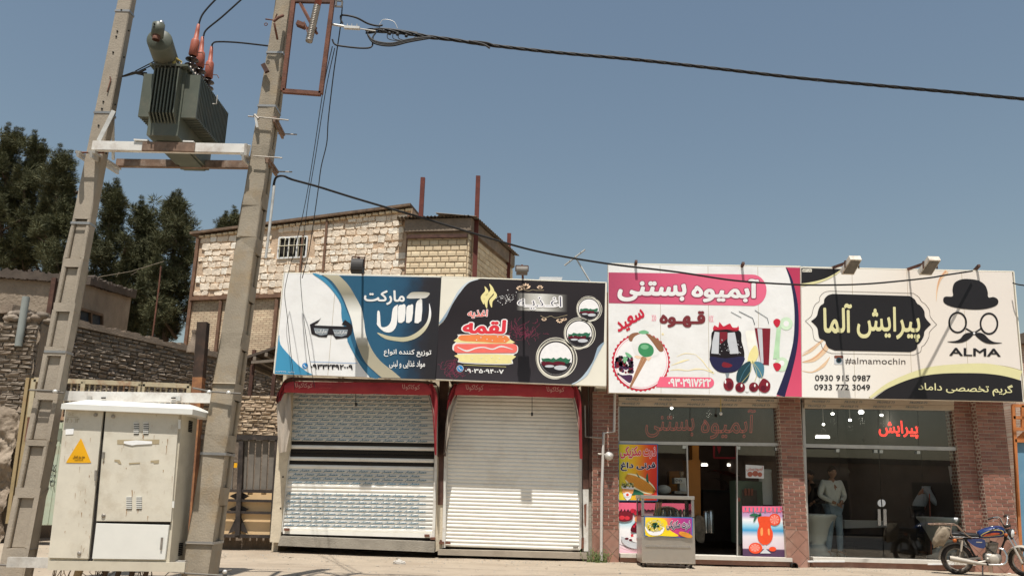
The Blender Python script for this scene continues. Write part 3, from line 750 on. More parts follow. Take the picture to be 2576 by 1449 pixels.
for p, q_ in ((a,b),(b,c),(c,d),(d,a),((a+b)/2,(c+d)/2)): m.bar(p+o_, q_+o_, .09, .07)
m.build('window_frame', M['window_wood'], win)
p = onB(143, 760); tp = at(138, 700, 21.7); MB().bar(Vector((tp.x,21.7,0)), Vector((tp.x, 21.7, tp.z)), .12,.1).build('corner_post', M['dark_red_steel'], pl)

# antenna mast and pipe
p = at(403,690,24); q_ = at(393,770,24)
t = thing('antenna_mast', (q_.x, 24, 0), 'thin rusty mast rising above the plaster house with a rod aerial', 'antenna')
MB().tube([(q_.x,24,0), at(400,720,24), at(405,670,24)], .025, 6).build('pole', M['rust_steel'], t)
MB().tube([at(248,755+57,24)*.0+at(248,697,23.9), at(330,683,23.9), at(398,662,24), at(412,658,24)], .008, 5).build('rod', M['sack'], t)
for a, b in (((293,697),(300,684)),((330,692),(345,683))): MB().tube([at(*a,23.9), at(*b,23.9)], .006, 4).build('rod', M['sack'], t)

# ------------------------------------------------------------------ mud brick boundary wall
wa = XY(2, 900, 18.3); wb = XY(705, 960, 26.5); ztop = at(35, 800, 18.6).z
zt1 = at(12, 782, 18.4).z; zt2 = at(700, 931, 26.4).z
mw = thing('mud_brick_wall', (wa.x, wa.y, 0), 'long grey-brown mud brick wall with rough projecting courses, behind the green gate', 'wall')
dw = (wb-wa).normalized(); nw = Vector((dw.y,-dw.x,0)); LW = (wb-wa).length
m = MB(); nseg = 40; th = nw*-.35
tops = []
for i in range(nseg+1):
    f = i/nseg; p = wa+dw*LW*f; tops.append((p, zt1+(zt2-zt1)*f+.05*pnoise(Vector((f*14,1,1)))))
vs = []
for p, z in tops: vs += [pq(p,-.2), pq(p,z), pq(p+th,z), pq(p+th,-.2)]
m.add(vs, [(4*i,4*i+4,4*i+5,4*i+1) for i in range(nseg)]+[(4*i+1,4*i+5,4*i+6,4*i+2) for i in range(nseg)]+[(4*i+2,4*i+6,4*i+7,4*i+3) for i in range(nseg)]); m.build('wall_core', M['mud_mortar'], mw)
def wmask(u, v):
    z = zt1+(zt2-zt1)*u/LW; return v < z-.1
ce = [c for c in courses(LW, max(zt1,zt2), .25, .098, .02, .2, .022, .065, mask=wmask, tilt=.06, wv=.16, r=random.Random(2)) if c[1] > 1.0 or c[0] > 9]
masonry(mw, ce, (wa, dw, nw), M['mud_brick'], 'rough', 'brick', 300, 8)
m = MB(); rr = random.Random(6)
for i in range(60):
    f = i/60; f2 = (i+1)/60; p = wa+dw*LW*f+nw*.1; p2 = wa+dw*LW*f2+nw*.1; z = zt1+(zt2-zt1)*f; z2 = zt1+(zt2-zt1)*f2; h = rr.uniform(.05,.14)
    m.hexa([pq(p,z-.05),pq(p2,z2-.05),pq(p2+th*1.5,z2-.05),pq(p+th*1.5,z-.05),pq(p,z+h),pq(p2,z2+h),pq(p2+th*1.5,z2+h),pq(p+th*1.5,z+h)])
m.build('mud_coping', M['mud_mortar'], mw)
# near end pier of the wall, eroded at the foot
pa = XY(-40, 1000, 17.55); pe = XY(78, 1000, 17.55)
pier = thing('mud_brick_pier', (pe.x, pe.y, 0), 'crumbling mud brick pier at the left edge, eroded to lumps at its foot', 'wall')
zpt = at(50, 812, 17.6).z
# lumpy face
m = MB(); nx, nz = 44, 130; vs = []
wP = pe.x-pa.x
for j in range(nz+1):
    for i in range(nx+1):
        x = pa.x+wP*i/nx; z = -.1+(zpt+.1)*j/nz
        er = max(0, 1-max(0,z-2.2)/.6) if z < 2.8 else 0
        n_ = pnoise(Vector((x*2.2,z*2.2,0)))*.14+pnoise(Vector((x*6,z*6,4)))*.09+abs(pnoise(Vector((x*14,z*16,9))))*.07
        edge = -.10*max(0,(i/nx-.8)/.2)*(1+pnoise(Vector((z*3,3,3))))
        vs.append((x+edge, 17.6-(n_+.12)*er-.0, z))
m.add(vs, [(j*(nx+1)+i, j*(nx+1)+i+1, (j+1)*(nx+1)+i+1, (j+1)*(nx+1)+i) for j in range(nz) for i in range(nx)], 0, True)
m.box(pa.x, pe.x-.1, 17.7, 18.6, -.1, zpt)
m.build('eroded_core', M['plaster'], pier)
masonry(pier, [c for c in courses(wP-.1, zpt, .28, .092, .02, .2, .024, .06, tilt=.07, wv=.2, v0=0, r=random.Random(12)) if c[1] > 2.55+.2*math.sin(c[0]*5)], (Vector((pa.x,17.6,0)), (1,0,0), (0,-1,0)), M['mud_brick'], 'rough', 'brick', 300, 8)
m = MB(); rr = random.Random(14)
for i in range(26):
    x = rr.uniform(pa.x+.1, pe.x-.1); s = rr.uniform(.06,.17); m.ball((x, 17.65+rr.uniform(-.1,.3), zpt+s*.5+rr.uniform(0,.2)*(1-abs(x-pe.x+.5))), s, 4, (1.2,1,.7))
m.build('rubble', M['mud_brick'], pier, kind='stuff')
p0 = at(56,812,17.5); p1 = at(66,747,17.5)
tag(MB().tube([p0+Vector((0,0,-.5)), p1], .075, 10).build('drain_pipe', M['grey_pipe']), 'short grey pipe sticking up from the top of the mud brick pier', 'pipe')

# light brick wall above the dark gate
x0 = XY(497,1040,17.75).x; x1 = XY(700,1040,17.75).x; zz0 = at(600,1100,17.75).z; zz1 = at(600,996,17.75).z
bw_ = thing('brick_wall', (x0,17.75,0), 'pale tan brick wall between the concrete pole and the shuttered shops', 'wall')
MB().box(x0, x1+.3, 17.78, 18.1, -.1, zz1).build('wall_core', M['mud_mortar'], bw_)
masonry(bw_, courses(x1-x0+.3, zz1-zz0+.05, .215, .082, .018, .11, .01, .03, tilt=.03, wv=.1, v0=zz0-.03, r=random.Random(31)), (Vector((x0,17.78,0)), (1,0,0), (0,-1,0)), M['beige_brick'], 'rough', 'brick', 300, 8)
p = [at(x,y,17.66) for x,y in ((494,1057),(516,1057),(517,1071),(495,1071))]
# lean-to shelter
t = thing('lean_to', XY(660,900,19.5), 'dark lean-to roof of old sheeting behind the left signboard', 'shelter')
m = MB(); a, b = at(612,898,19), at(700,868,19); c, d = b+Vector((.4,3,-.1)), a+Vector((.4,3,-.1))
m.hexa([a-Vector((0,0,.06)), b-Vector((0,0,.06)), c-Vector((0,0,.06)), d-Vector((0,0,.06)), a, b, c, d]); m.build('sheet', M['roof_dark'], t)
m = MB()
for k in range(4): m.bar(a.lerp(b,k/3)-Vector((0,0,.12)), d.lerp(c,k/3)-Vector((0,0,.12)), .07,.09)
m.bar(a-Vector((-.2,0,.12)), at(700,893,19)-Vector((0,0,.12)), .06,.06); m.build('rafter', M['corrugated'], t)
for px in (640, 696):
    q_ = at(px, 880, 19.1); MB().bar((q_.x,19.1,0),(q_.x,19.1,q_.z), .08,.08).build('post', M['dark_red_steel'], t)

# steel post
p0 = at(497,1000,17.2); p1 = at(512,812,17.2)
t = thing('steel_post', (p0.x,17.2,0), 'dark steel box post standing up behind the white cabinet, rusty orange below', 'post')
d_ = (p1-p0)/(p1.z-p0.z); base = p0-d_*p0.z; zr_ = at(492,950,17.2).z
MB().bar(base+d_*zr_, p1, .2,.2).build('upper_shaft', mat('old_steel', (.045,.03,.022), .75, var=.35, sc=4, dirt=(.12,.06,.035), dsc=3), t); MB().bar(base, base+d_*zr_, .2,.2).build('lower_shaft', mat('rusty_orange', (.24,.11,.055), .85, var=.3, sc=4, dirt=(.4,.2,.07), dsc=4), t)
t = thing('clay_jar', at(484,860,18), 'small earthen spout standing on the mud wall beside the steel post', 'jar')
MB().lathe(at(484,888,18), [(.13,0),(.12,.15),(.07,.25),(.05,.42),(.07,.46),(.07,.5)], 10).build('body', M['mud_mortar'], t)

# ------------------------------------------------------------------ green sheet-metal gate
gt = thing('metal_gate', XY(280,1300,17.3), 'tall pale green sheet metal gate with a barred rusty top, behind the white cabinet', 'gate')
def lerp2(a, b, f): return (a[0]+(b[0]-a[0])*f, a[1]+(b[1]-a[1])*f)
def barpx(mb, a, b, Y, w_, h=None): mb.bar(at(*a,Y), at(*b,Y), w_, h or w_, up=(0,1,0))
for (x0,y0,x1,y1) in ((82,1062,208,1320),(212,1066,480,1335)):
    m = MB(); n = int((x1-x0)/22)
    for i in range(n):
        a, b = x0+(x1-x0)*i/n, x0+(x1-x0)*(i+1)/n; sl = -38
        f = lambda x: (x-x0)/(x1-x0)
        zo = .015 if i % 2 else 0
        m.prismpx([(a,y0),(b,y0),(b-38,y1),(a-38,y1)], 17.36+zo, .02)
    m.build('door_leaf', M['gate_green'], gt)
m = MB(); barpx(m, (72,950),(20,1316), 17.25, .07); barpx(m,(88,952),(36,1320),17.27,.1); m.build('post', M['gate_yellow'], gt)
m = MB(); barpx(m, (75,1050),(66,1110), 17.2,.05); m.build('hinge', M['rust_steel'], gt)
for (xa,xb) in ((88,212),(212,356),(362,478)):
    ya = 955+(xa-88)*.042; yb = 955+(xb-88)*.042; h = 64
    m = MB(); barpx(m,(xa,ya),(xb,yb),17.24,.09); barpx(m,(xa-4,ya+h+30),(xb-4,yb+h+30),17.24,.07); barpx(m,(xa,ya),(xa-12,ya+h+30),17.24,.09); barpx(m,(xb,yb),(xb-12,yb+h+30),17.24,.09)
    m.build('top_rail', M['gate_bar'], gt)
    n = int((xb-xa)/14)
    for i in range(1,n):
        x = xa+(xb-xa)*i/n; y = ya+(yb-ya)*i/n
        MB().bar(at(x,y,17.25), at(x-9,y+h+26,17.25), .028,.028).build('bar', M['gate_bar'], gt)
for s, q4 in (('کاند',((124,1168),(142,1168),(140,1186),(122,1186))),('م ل',((126,1190),(140,1190),(139,1203),(125,1203))),('۰۴۱',((121,1207),(138,1207),(137,1222),(120,1222)))):
    text(s, q4, ID, 17.33, M['ink'], gt, off=.02)
# dark gate with cream panels
g2 = thing('steel_gate', XY(590,1345,17.4), 'black framed steel gate with grey slats above and cream panels below', 'gate')
gx = lambda x: x
m = MB(); barpx(m,(484,1098),(700,1101),17.3,.09); barpx(m,(484,1232),(700,1236),17.3,.06); barpx(m,(484,1256),(700,1260),17.3,.05); barpx(m,(484,1285),(700,1290),17.3,.05); barpx(m,(480,1345),(700,1349),17.3,.06)
barpx(m,(608,1110),(598,1346),17.28,.09); barpx(m,(492,1105),(480,1346),17.3,.07); barpx(m,(697,1105),(684,1346),17.3,.07)
m.build('frame', M['gate_dark'], g2)
xs_ = 492; k = 0
while xs_ < 694:
    if not 600 < xs_+8 < 614: MB().quadpx([(xs_,1104),(xs_+13,1104),(xs_+7,1230),(xs_-6,1230)], 17.36+.02*(k%2), .03).build('slat', M['gate_grey'], g2)
    xs_ += 17; k += 1
for x0,x1 in ((486,604),(609,692)):
    MB().quadpx([(x0-4,1237),(x1-4,1237),(x1-8,1346),(x0-9,1346)], 17.4, .03).build('panel', M['gate_cream'], g2)
m = MB()
for cx, cy in ((603,1247),(600,1318),(601,1280)):
    m.prismpx([(cx-26,cy+(24 if cy > 1300 else 0)),(cx-8,cy-(14 if cy > 1300 else 8)),(cx,cy-22),(cx+8,cy-(14 if cy > 1300 else 8)),(cx+24,cy+(24 if cy > 1300 else 0)),(cx,cy+14)], 17.34,.02)
m.build('gusset', M['gate_dark'], g2)
MB().quadpx([(589,1164),(597,1164),(596,1176),(588,1176)],17.27,.02).build('latch_plate', M['warning_yellow'], g2)
# ------------------------------------------------------------------ shop buildings
YS = 17.0
def bil(c, u, v):
    (ax,ay),(bx,by),(cx,cy),(dx,dy) = c
    return ((ax*(1-u)+bx*u)*(1-v)+(dx*(1-u)+cx*u)*v, (ay*(1-u)+by*u)*(1-v)+(dy*(1-u)+cy*u)*v)
xl = XY(696,1200,17.1).x; xm = XY(1492,1200,17.1).x; xr = XY(2548,1200,17.1).x
zroof = at(1100,760,17).z
lb = thing('shop_building', (xl,17,0), 'pair of small shuttered shops with a rusty steel post between them', 'shop')
MB().box(xl, xm, 18.6, 23, -.1, zroof).build('wall', M['cream_wall'], lb)
MB().box(xl, xm, 17.12, 23, zroof-.2, zroof).build('roof', M['roof_dark'], lb)
zl0 = at(900,985,17.1).z
MB().box(xl, xm, 17.15, 18.6, zl0-.1, zroof-.2).build('lintel', M['cream_wall'], lb)
MB().box(xl, xl+.12, 17.2, 18.6, -.1, zl0).build('side_wall', M['cream_wall'], lb)
# cream pier at the left
m = MB(); m.prismpx([ZF(120,40),ZF(190,40),ZF(170,560),ZF(150,640),ZF(95,1215),ZF(25,1210),ZF(75,560)], 16.93, .25); m.build('pier', M['cream_wall'], lb)
m = MB()
for zx, zy in ((100,975),(117,755)): m.prismpx([ZF(zx-5,zy-6),ZF(zx+5,zy-6),ZF(zx+5,zy+6),ZF(zx-5,zy+6)], 16.925, .01)
m.build('bolt_hole', M['gap_black'], lb)
# middle post
m = MB(); m.prismpx([ZF(1212,85),ZF(1275,85),ZF(1258,420),ZF(1240,620),ZF(1240,950),ZF(1200,950),ZF(1205,620)], 16.95,.2); m.build('steel_column', M['dark_red_steel'], lb)
m = MB(); m.prismpx([ZF(1195,560),ZF(1238,560),ZF(1232,1262),ZF(1180,1278)], 16.97,.2); m.build('pier', M['cream_wall'], lb)
m = MB()
for y0,y1,x0,x1 in ((680,715,1226,1238),(860,930,1205,1228),(1195,1225,1214,1234)): m.prismpx(cat_smooth([ZF(x0,y0),ZF(x1,y0+8),ZF(x1-2,y1),ZF(x0+3,y1-4)],3), 16.955,.02)
m.build('rust_patch', M['rust_steel'], lb)
# right rusty column group
m = MB(); m.prismpx([ZF(2205,110),ZF(2250,110),ZF(2255,840),ZF(2215,840)], 16.9,.2); m.prismpx([ZF(2262,110),ZF(2295,110),ZF(2272,830),ZF(2258,830)], 16.85,.1); m.build('steel_column', M['dark_red_steel'], lb)
m = MB(); m.prismpx([ZF(2213,842),ZF(2254,842),ZF(2252,1275),ZF(2222,1275)], 16.9,.2); m.build('steel_column', M['guide_white'], lb)
m = MB(); m.prismpx([ZF(2206,1180),ZF(2222,1180),ZF(2220,1250),ZF(2204,1258)], 16.88,.05); m.prismpx([ZF(2222,950),ZF(2240,940),ZF(2236,1100),ZF(2226,1090)], 16.89,.02); m.build('rust_patch', M['rust_steel'], lb)
# steps
m = MB(); m.prismpx([ZF(100,1168),ZF(1178,1208),ZF(1176,1282),ZF(80,1235)], 16.8,.6); m.build('step', M['step_concrete'], lb)
m = MB(); m.prismpx([ZF(1200,1262),ZF(2245,1285),ZF(2245,1330),ZF(1200,1300)], 16.82,.6); m.build('step', M['concrete'], lb)

def shutter(corners, n, label, rows, mtf, bar_rows=(), name='roller_shutter', Y=17.0, dark=()):
    "corners in ZF px (TL,TR,BR,BL); every slat is a part"
    b = at(*ZF(*corners[3]), Y); t = thing(name, b, label, 'roller shutter')
    for i in range(n):
        v0, v1 = i/n, (i+1)/n; prof = [(0,.0),(.12,.02),(.3,.035),(.55,.04),(.8,.03),(.93,.01),(1,0)]
        m = MB(); vs = []
        for f, o in prof:
            for u in (0,1):
                p = at(*ZF(*bil(corners, u, v0+(v1-v0)*f)), Y); p.y -= o*.42+.006*pnoise(Vector((u*7,i*.9,1))); vs.append(p)
        m.add(vs, [(2*k,2*k+1,2*k+3,2*k+2) for k in range(len(prof)-1)])
        s = m.build('slat', mtf(i), t)
        rows(i, s, v0, v1)
    return t
c1 = [(190,150),(1182,165),(1163,1150),(118,1130)]
dark_rows = {13:0,15:0,16:0,18:0}
n1 = 36
TV = {}
def row1(i, s, v0, v1):
    if 13 <= i <= 19 or i in (24,25,35) or i < 0: return
    mb = MB(); k = 12; off = .42*(i % 2)
    for j in range(k):
        u0 = (j+.06+off)/(k+.5); u1 = (j+.9+off)/(k+.5)
        if u1 > .985: continue
        q = [bil(c1,u0,v0+(v1-v0)*.12), bil(c1,u1,v0+(v1-v0)*.12), bil(c1,u1,v0+(v1-v0)*.93), bil(c1,u0,v0+(v1-v0)*.93)]
        # small slanted word, drawn light enough to repeat many times
        text('حصار', [(q[0][0]+4,q[0][1]),(q[1][0]+4,q[1][1]),(q[2][0]-3,q[2][1]),(q[3][0]-3,q[3][1])], ZF, 16.970, None, None, off=.04, nc=4, mb=mb, res=1)
    if mb.v: mb.build('lettering', M['shutter_blue'], s, kind='stuff')
sh1 = shutter(c1, n1, 'roller shutter printed with small blue words, a dark open grille band across its middle', row1, lambda i: M['gap_black'] if i in dark_rows else M['shutter_white'] if i in (14,17,19,24,25,35) else M['shutter_print'])
m = MB(); m.prismpx([ZF(150,170),ZF(182,170),ZF(168,560),ZF(112,1140),ZF(92,1140),ZF(150,560)], 16.95,.12); m.build('guide_rail', M['guide_white'], sh1)
m = MB(); m.prismpx([ZF(1180,200),ZF(1200,200),ZF(1196,640),ZF(1178,1190),ZF(1158,1190),ZF(1176,640)], 16.95,.12); m.build('guide_rail', M['guide_white'], sh1)
m = MB(); m.prismpx([ZF(116,1128),ZF(1164,1150),ZF(1163,1182),ZF(116,1152)], 16.96,.05); m.build('bottom_bar', M['shutter_white'], sh1)
m = MB(); m.prismpx([ZF(116,1152),ZF(1163,1182),ZF(1163,1196),ZF(116,1166)], 17.0,.05); m.build('bottom_gap_shade', M['gap_black'], sh1)  # black strip painting in the dark gap below the bottom bar
for zx, zy in ((142,1122),(1124,1165),(1165,1185)): MB().prismpx([ZF(zx-18,zy-8),ZF(zx+16,zy-8),ZF(zx+18,zy+9),ZF(zx-18,zy+9)], 16.9,.06).build('lock', M['rust_steel'], sh1)
c2 = [(1262,165),(2192,185),(2190,1270),(1240,1240)]
lower = Z_ = None
sh2 = shutter(c2, 41, 'plain white roller shutter, the right one under the red rolled awnings', lambda *a: None, lambda i: M['shutter_white'])
m = MB(); m.prismpx([ZF(1262,560),ZF(1272,560),ZF(1252,1250),ZF(1230,1250),ZF(1245,560)], 16.95,.12); m.build('guide_rail', M['guide_white'], sh2)
m = MB(); m.prismpx([ZF(2188,300),ZF(2210,300),ZF(2208,1250),ZF(2188,1270)], 16.95,.12); m.build('guide_rail', M['guide_white'], sh2)
for zx, zy in ((1270,1215),(2165,1247),(1226,1215)): MB().prismpx([ZF(zx-18,zy-8),ZF(zx+16,zy-8),ZF(zx+18,zy+9),ZF(zx-18,zy+9)], 16.9,.06).build('lock', M['rust_steel'] if zx < 2000 else M['bike_metal'], sh2)

# awnings: rounded roller hoods with hanging side flaps
def awning(band, flapL, flapR, backL, backR, hood, label, words):
    p = at(*ZF(*band[0]), 16.5); t = thing('awning', p, label, 'awning')
    m = MB(); tp = cat_smooth(hood, 4, False); YF, YB = 16.42, 16.95
    for a, b in zip(tp, tp[1:]):
        m.add([at(*ZF(*a),YF), at(*ZF(*b),YF), at(*ZF(*b),YF)+Vector((0,YB-YF,0)), at(*ZF(*a),YF)+Vector((0,YB-YF,0))], [(0,1,2,3)])
    m.build('hood_edge', M['dark_red_steel'], t)
    m = MB(); n = 40; (ax,ay),(bx,by),(cx,cy),(dx,dy) = band; vs = []
    for j in range(7):
        for i in range(n+1):
            u = i/n; v = j/6; x, y = bil(band, u, v)
            if v == 1: y += 5*pnoise(Vector((u*9,ax*.01,1)))
            r_ = min(1, min(u, 1-u)*14); y += (1-math.sqrt(max(0,1-(1-r_)**2)))*26*(1-v)
            q = at(*ZF(x,y), YF); q.y += -.05*math.sin(v*3.1)+.02*pnoise(Vector((u*22,v*2,ax*.1))); vs.append(q)
    m.add(vs, [(j*(n+1)+i,j*(n+1)+i+1,(j+1)*(n+1)+i+1,(j+1)*(n+1)+i) for j in range(6) for i in range(n)], 0, True); m.build('valance', M['awning_red'], t)
    for nm, poly, mt, d in (('side_flap',flapL,'awning_red',.0),('side_flap',flapR,'awning_red',.0),('flap_lining',backL,'awning_back',.05),('flap_lining',backR,'awning_back',.05)):
        if not poly: continue
        # cloth panel with soft folds, between two ragged edges
        L_, R_ = poly; k = 14; w_ = 6; L2 = cat_smooth(L_, 5, False); R2 = cat_smooth(R_, 5, False)
        g_ = lambda P_, f: P_[min(len(P_)-1, int(f*(len(P_)-1)))]
        vs = []
        for j in range(k+1):
            a, b = g_(L2, j/k), g_(R2, j/k)
            for i in range(w_+1):
                q = at(*ZF(*lerp2(a,b,i/w_)), YF+.05+d); q.y += .05*math.sin(i*1.9+j*.35)+.15*i/w_*(1 if poly in (flapL,backL) else -1)*.6; vs.append(q)
        MB().add(vs, [(j*(w_+1)+i,j*(w_+1)+i+1,(j+1)*(w_+1)+i+1,(j+1)*(w_+1)+i) for j in range(k) for i in range(w_)], 0, True).build(nm, M[mt], t)
    for s, q4, pale in words: text(s, q4, ZF, YF-.075, M['awning_print_pale' if pale else 'awning_print'], t, off=.0)
    return t
awning([(130,88),(1150,100),(1160,186),(128,166)],
    ([(112,100),(82,160),(72,235)],[(150,92),(135,150),(110,215)]), ([(1130,105),(1140,180),(1160,260),(1180,600)],[(1165,110),(1200,200),(1195,400),(1194,608)]),
    ([(108,170),(70,230),(80,400),(92,588)],[(165,172),(165,300),(155,420),(135,575)]), ([(1128,185),(1140,230),(1165,320),(1178,420)],[(1142,185),(1158,230),(1178,310),(1180,430)]),
    [(72,240),(95,140),(150,66),(300,62),(1000,80),(1150,92),(1195,130),(1200,400),(1195,610)],
    'rolled red cloth awning over the blue-printed shutter, its grey lining hanging at the left',
    [('کوکاکولا',((200,98),(325,100),(323,140),(205,138)),1),('کوکاکولا',((950,108),(1075,112),(1073,152),(955,150)),1),('خوشمزه',((360,98),(460,99),(458,110),(362,109)),0),('نوشیدنی',((370,125),(455,127),(454,139),(371,138)),0)])
awning([(1325,98),(2150,115),(2152,205),(1322,183)],
    ([(1315,105),(1280,170),(1262,290)],[(1335,105),(1335,170),(1300,230)]), ([(2140,125),(2148,200),(2175,290),(2190,628)],[(2165,125),(2200,220),(2205,400),(2208,632)]),
    ([(1320,170),(1275,240),(1258,360),(1240,600)],[(1335,185),(1325,260),(1292,400),(1262,570)]), ([(2140,205),(2148,250),(2165,330),(2178,420)],[(2152,205),(2170,260),(2186,330),(2186,430)]),
    [(1240,605),(1255,400),(1272,190),(1310,105),(1350,85),(2120,112),(2175,135),(2205,200),(2212,600)],
    'rolled red cloth awning over the plain white shutter',
    [('کوکاکولا',((1395,110),(1520,112),(1518,158),(1400,156)),1),('کوکاکولا',((1960,125),(2085,128),(2083,170),(1965,168)),1),('خوشمزه',((1550,110),(1650,112),(1648,124),(1552,122)),0),('نوشیدنی',((1558,135),(1642,137),(1641,149),(1560,148)),0)])
for zx, z0, z1, lab in ((626,170,252,'small black bulb holder hanging over the blue-printed shutter'),(1859,135,320,'small black bulb holder hanging over the plain white shutter')):
    t = thing('bulb_holder', at(*ZF(zx,z1),16.7), lab, 'lamp', 'bulb holders under the left signboards')
    MB().tube([at(*ZF(zx,z0),16.7), at(*ZF(zx,z1-14),16.7)], .006, 5).build('cord', M['black_cable'], t)
    MB().prismpx([ZF(zx-7,z1-16),ZF(zx+7,z1-16),ZF(zx+7,z1+8),ZF(zx-7,z1+8)],16.67,.06).build('socket', M['lamp_black'], t)

# ---------------------------------------------------------------- right-hand shops
rb = thing('shop_building', (xm,17,0), 'brick-tiled double shop front with large dark glass windows', 'shop')
zc = at(2000,1000,17).z
MB().box(xm+.05, xr-.05, 17.12, 17.3, zc-.02, zroof+.1).build('wall', M['cream_wall'], rb)
MB().box(xm+.05, xr-.05, 17.12, 23.3, zroof+.1, zroof+.25).build('roof', M['roof_dark'], rb)
for xa_ in (xm+.05, xr-.2): MB().box(xa_, xa_+.15, 17.3, 23.3, -.1, zroof+.1).build('side_wall', M['cream_wall'], rb)
MB().box(xm+.2, xr-.2, 23.15, 23.3, -.1, zroof+.1).build('back_wall', M['cream_wall'], rb)
GX = lambda px, Y=17.0: XY(px,1260,Y).x
M['reveal_brick'] = brickmat('reveal_brick', (.24,.09,.065), (.19,.075,.055), (.5,.42,.33), .11, .0695, .012, axis=1)
def pillar(px0, px1, Y, Ytop, base_py, dep=.35, w_=.21, px_top=None, offs=.5):
    x0, x1 = GX(px0,Y), GX(px1,Y); zt = at((px0+px1)/2, Ytop, Y).z; zb = at((px0+px1)/2, base_py, Y).z
    p = MB().box(x0+.004, x1-.004, Y+.012, Y+dep, -.1, zt).build('pillar', M['tile_grout'], rb)
    ce = courses(x1-x0, zt-zb, w_, .0695, .013, .03, 0, .012, v0=zb, offs=offs, r=random.Random(int(px0)))
    masonry(p, ce, (Vector((x0,Y+.012,0)), (1,0,0), (0,-1,0)), M['tile_brick'], 'tile', 'brick', 300, 1)
    for xx in (x0-.002, x1-.002): MB().box(xx, xx+.008, Y+.02, Y+dep-.01, zb, zt-.002).build('reveal', M['reveal_brick'], p)
    # diamond base tiles
    def clip(poly, a, lo, keep):
        out = []
        for i in range(len(poly)):
            p_, q_ = poly[i], poly[(i+1)%len(poly)]; fp, fq = (p_[a]-lo)*keep, (q_[a]-lo)*keep
            if fp >= 0: out.append(p_)
            if fp*fq < 0: t_ = fp/(fp-fq); out.append((p_[0]+(q_[0]-p_[0])*t_, p_[1]+(q_[1]-p_[1])*t_))
        return out
    S = .17
    for i in range(-2, int((x1-x0)/S)+3):
        for j in range(-2, int(zb/S)+3):
            if (i+j) % 2: continue
            cx, cz = i*S+.05, j*S; s_ = S-.006
            P_ = [(cx-s_,cz),(cx,cz+s_),(cx+s_,cz),(cx,cz-s_)]
            for a, lo, kp in ((0,0,1),(0,x1-x0,-1),(1,.0,1),(1,zb-.006,-1)):
                P_ = clip(P_, a, lo, kp)
                if len(P_) < 3: break
            if len(P_) < 3: continue
            m = MB(); F_ = [(x0+a_, Y, b_) for a_, b_ in P_]; B_ = [(x, Y+.012, z) for x, y, z in F_]; n_ = len(F_)
            m.add(F_+B_, [tuple(range(n_))]+[(q_, q_+n_, (q_+1)%n_+n_, (q_+1)%n_) for q_ in range(n_)]); m.build('tile', M['base_tile'], p)
    return p
pillar(1490, 1556, 16.82, 985, 1330)
pillar(1972, 2028, 16.80, 985, 1332)
pillar(2422, 2480, 16.90, 985, 1340)
pillar(2480, 2552, 16.72, 985, 1340, .55)
MB().box(GX(1466,16.95), GX(1490,16.95), 16.95, 17.3, -.1, zc+.3).build('pilaster', M['step_concrete'], rb)
# reveal between glass 2 and the set-back pillar
# sills
m = MB(); x0, x1 = GX(1556), GX(1975); zs = at(1700,1394,16.9).z
m.box(x0, x1, 16.78, 17.2, 0.015, zs-.07); m.build('plinth', M['base_tile'], rb)
MB().box(x0, x1, 16.74, 17.18, zs-.07, zs).build('sill', M['frame_sill'], rb)
x2, x3 = GX(2028), GX(2424); zs2 = at(2200,1404,16.9).z
MB().box(x2, x3, 16.82, 17.2, .015, zs2-.07).build('plinth', M['base_tile'], rb); MB().box(x2, x3, 16.78, 17.18, zs2-.07, zs2).build('sill', M['frame_sill'], rb)
# interiors
zceil = at(1700,1015,17).z
def room(x0, x1, zf, zc_, depth, side, name):
    Y0, Y1 = 17.05, 17.05+depth
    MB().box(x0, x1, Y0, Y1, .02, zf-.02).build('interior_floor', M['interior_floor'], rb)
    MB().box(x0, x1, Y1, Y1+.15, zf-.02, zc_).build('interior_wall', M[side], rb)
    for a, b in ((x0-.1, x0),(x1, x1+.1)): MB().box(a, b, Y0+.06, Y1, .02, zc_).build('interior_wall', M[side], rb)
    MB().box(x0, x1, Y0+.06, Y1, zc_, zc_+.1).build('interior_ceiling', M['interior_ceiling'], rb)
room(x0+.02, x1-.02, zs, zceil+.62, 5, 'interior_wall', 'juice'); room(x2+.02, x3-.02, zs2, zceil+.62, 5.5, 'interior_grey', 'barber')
# roller boxes with print
def roller(px0, px1, z0, z1, seed):
    t = thing('roller_shutter', at(px0, z1, 16.85), 'raised roller shutter under the %s signboard' % ('pink and white' if px0 < 1900 else 'hat and moustache'), 'roller shutter')
    for k in range(2):
        ya, yb = z0+(z1-z0)*k/2, z0+(z1-z0)*(k+1)/2; sl = .012*(px1-px0)
        s = MB(); s.prismpx([(px0,ya),(px1,ya+sl),(px1,yb+sl-1),(px0,yb-1)], 16.86+.03*k,.12); s = s.build('slat', M['roller_box'], t)
        mb = MB(); x = px0+8+10*(1-k)
        while x+48 < px1:
            dy = .012*(x-px0)
            text('PROFILE 73', [(x+2,ya+dy+2.5),(x+46,ya+dy+3),(x+44,yb+dy-3),(x,yb+dy-3.5)], ID, 16.855+.03*k, None, None, off=.02, nc=4, mb=mb, res=1); x += 82
        mb.build('lettering', M['roller_ink'], s, kind='stuff')
roller(1556,1968,998,1021,0); roller(2024,2400,1004,1027,1)
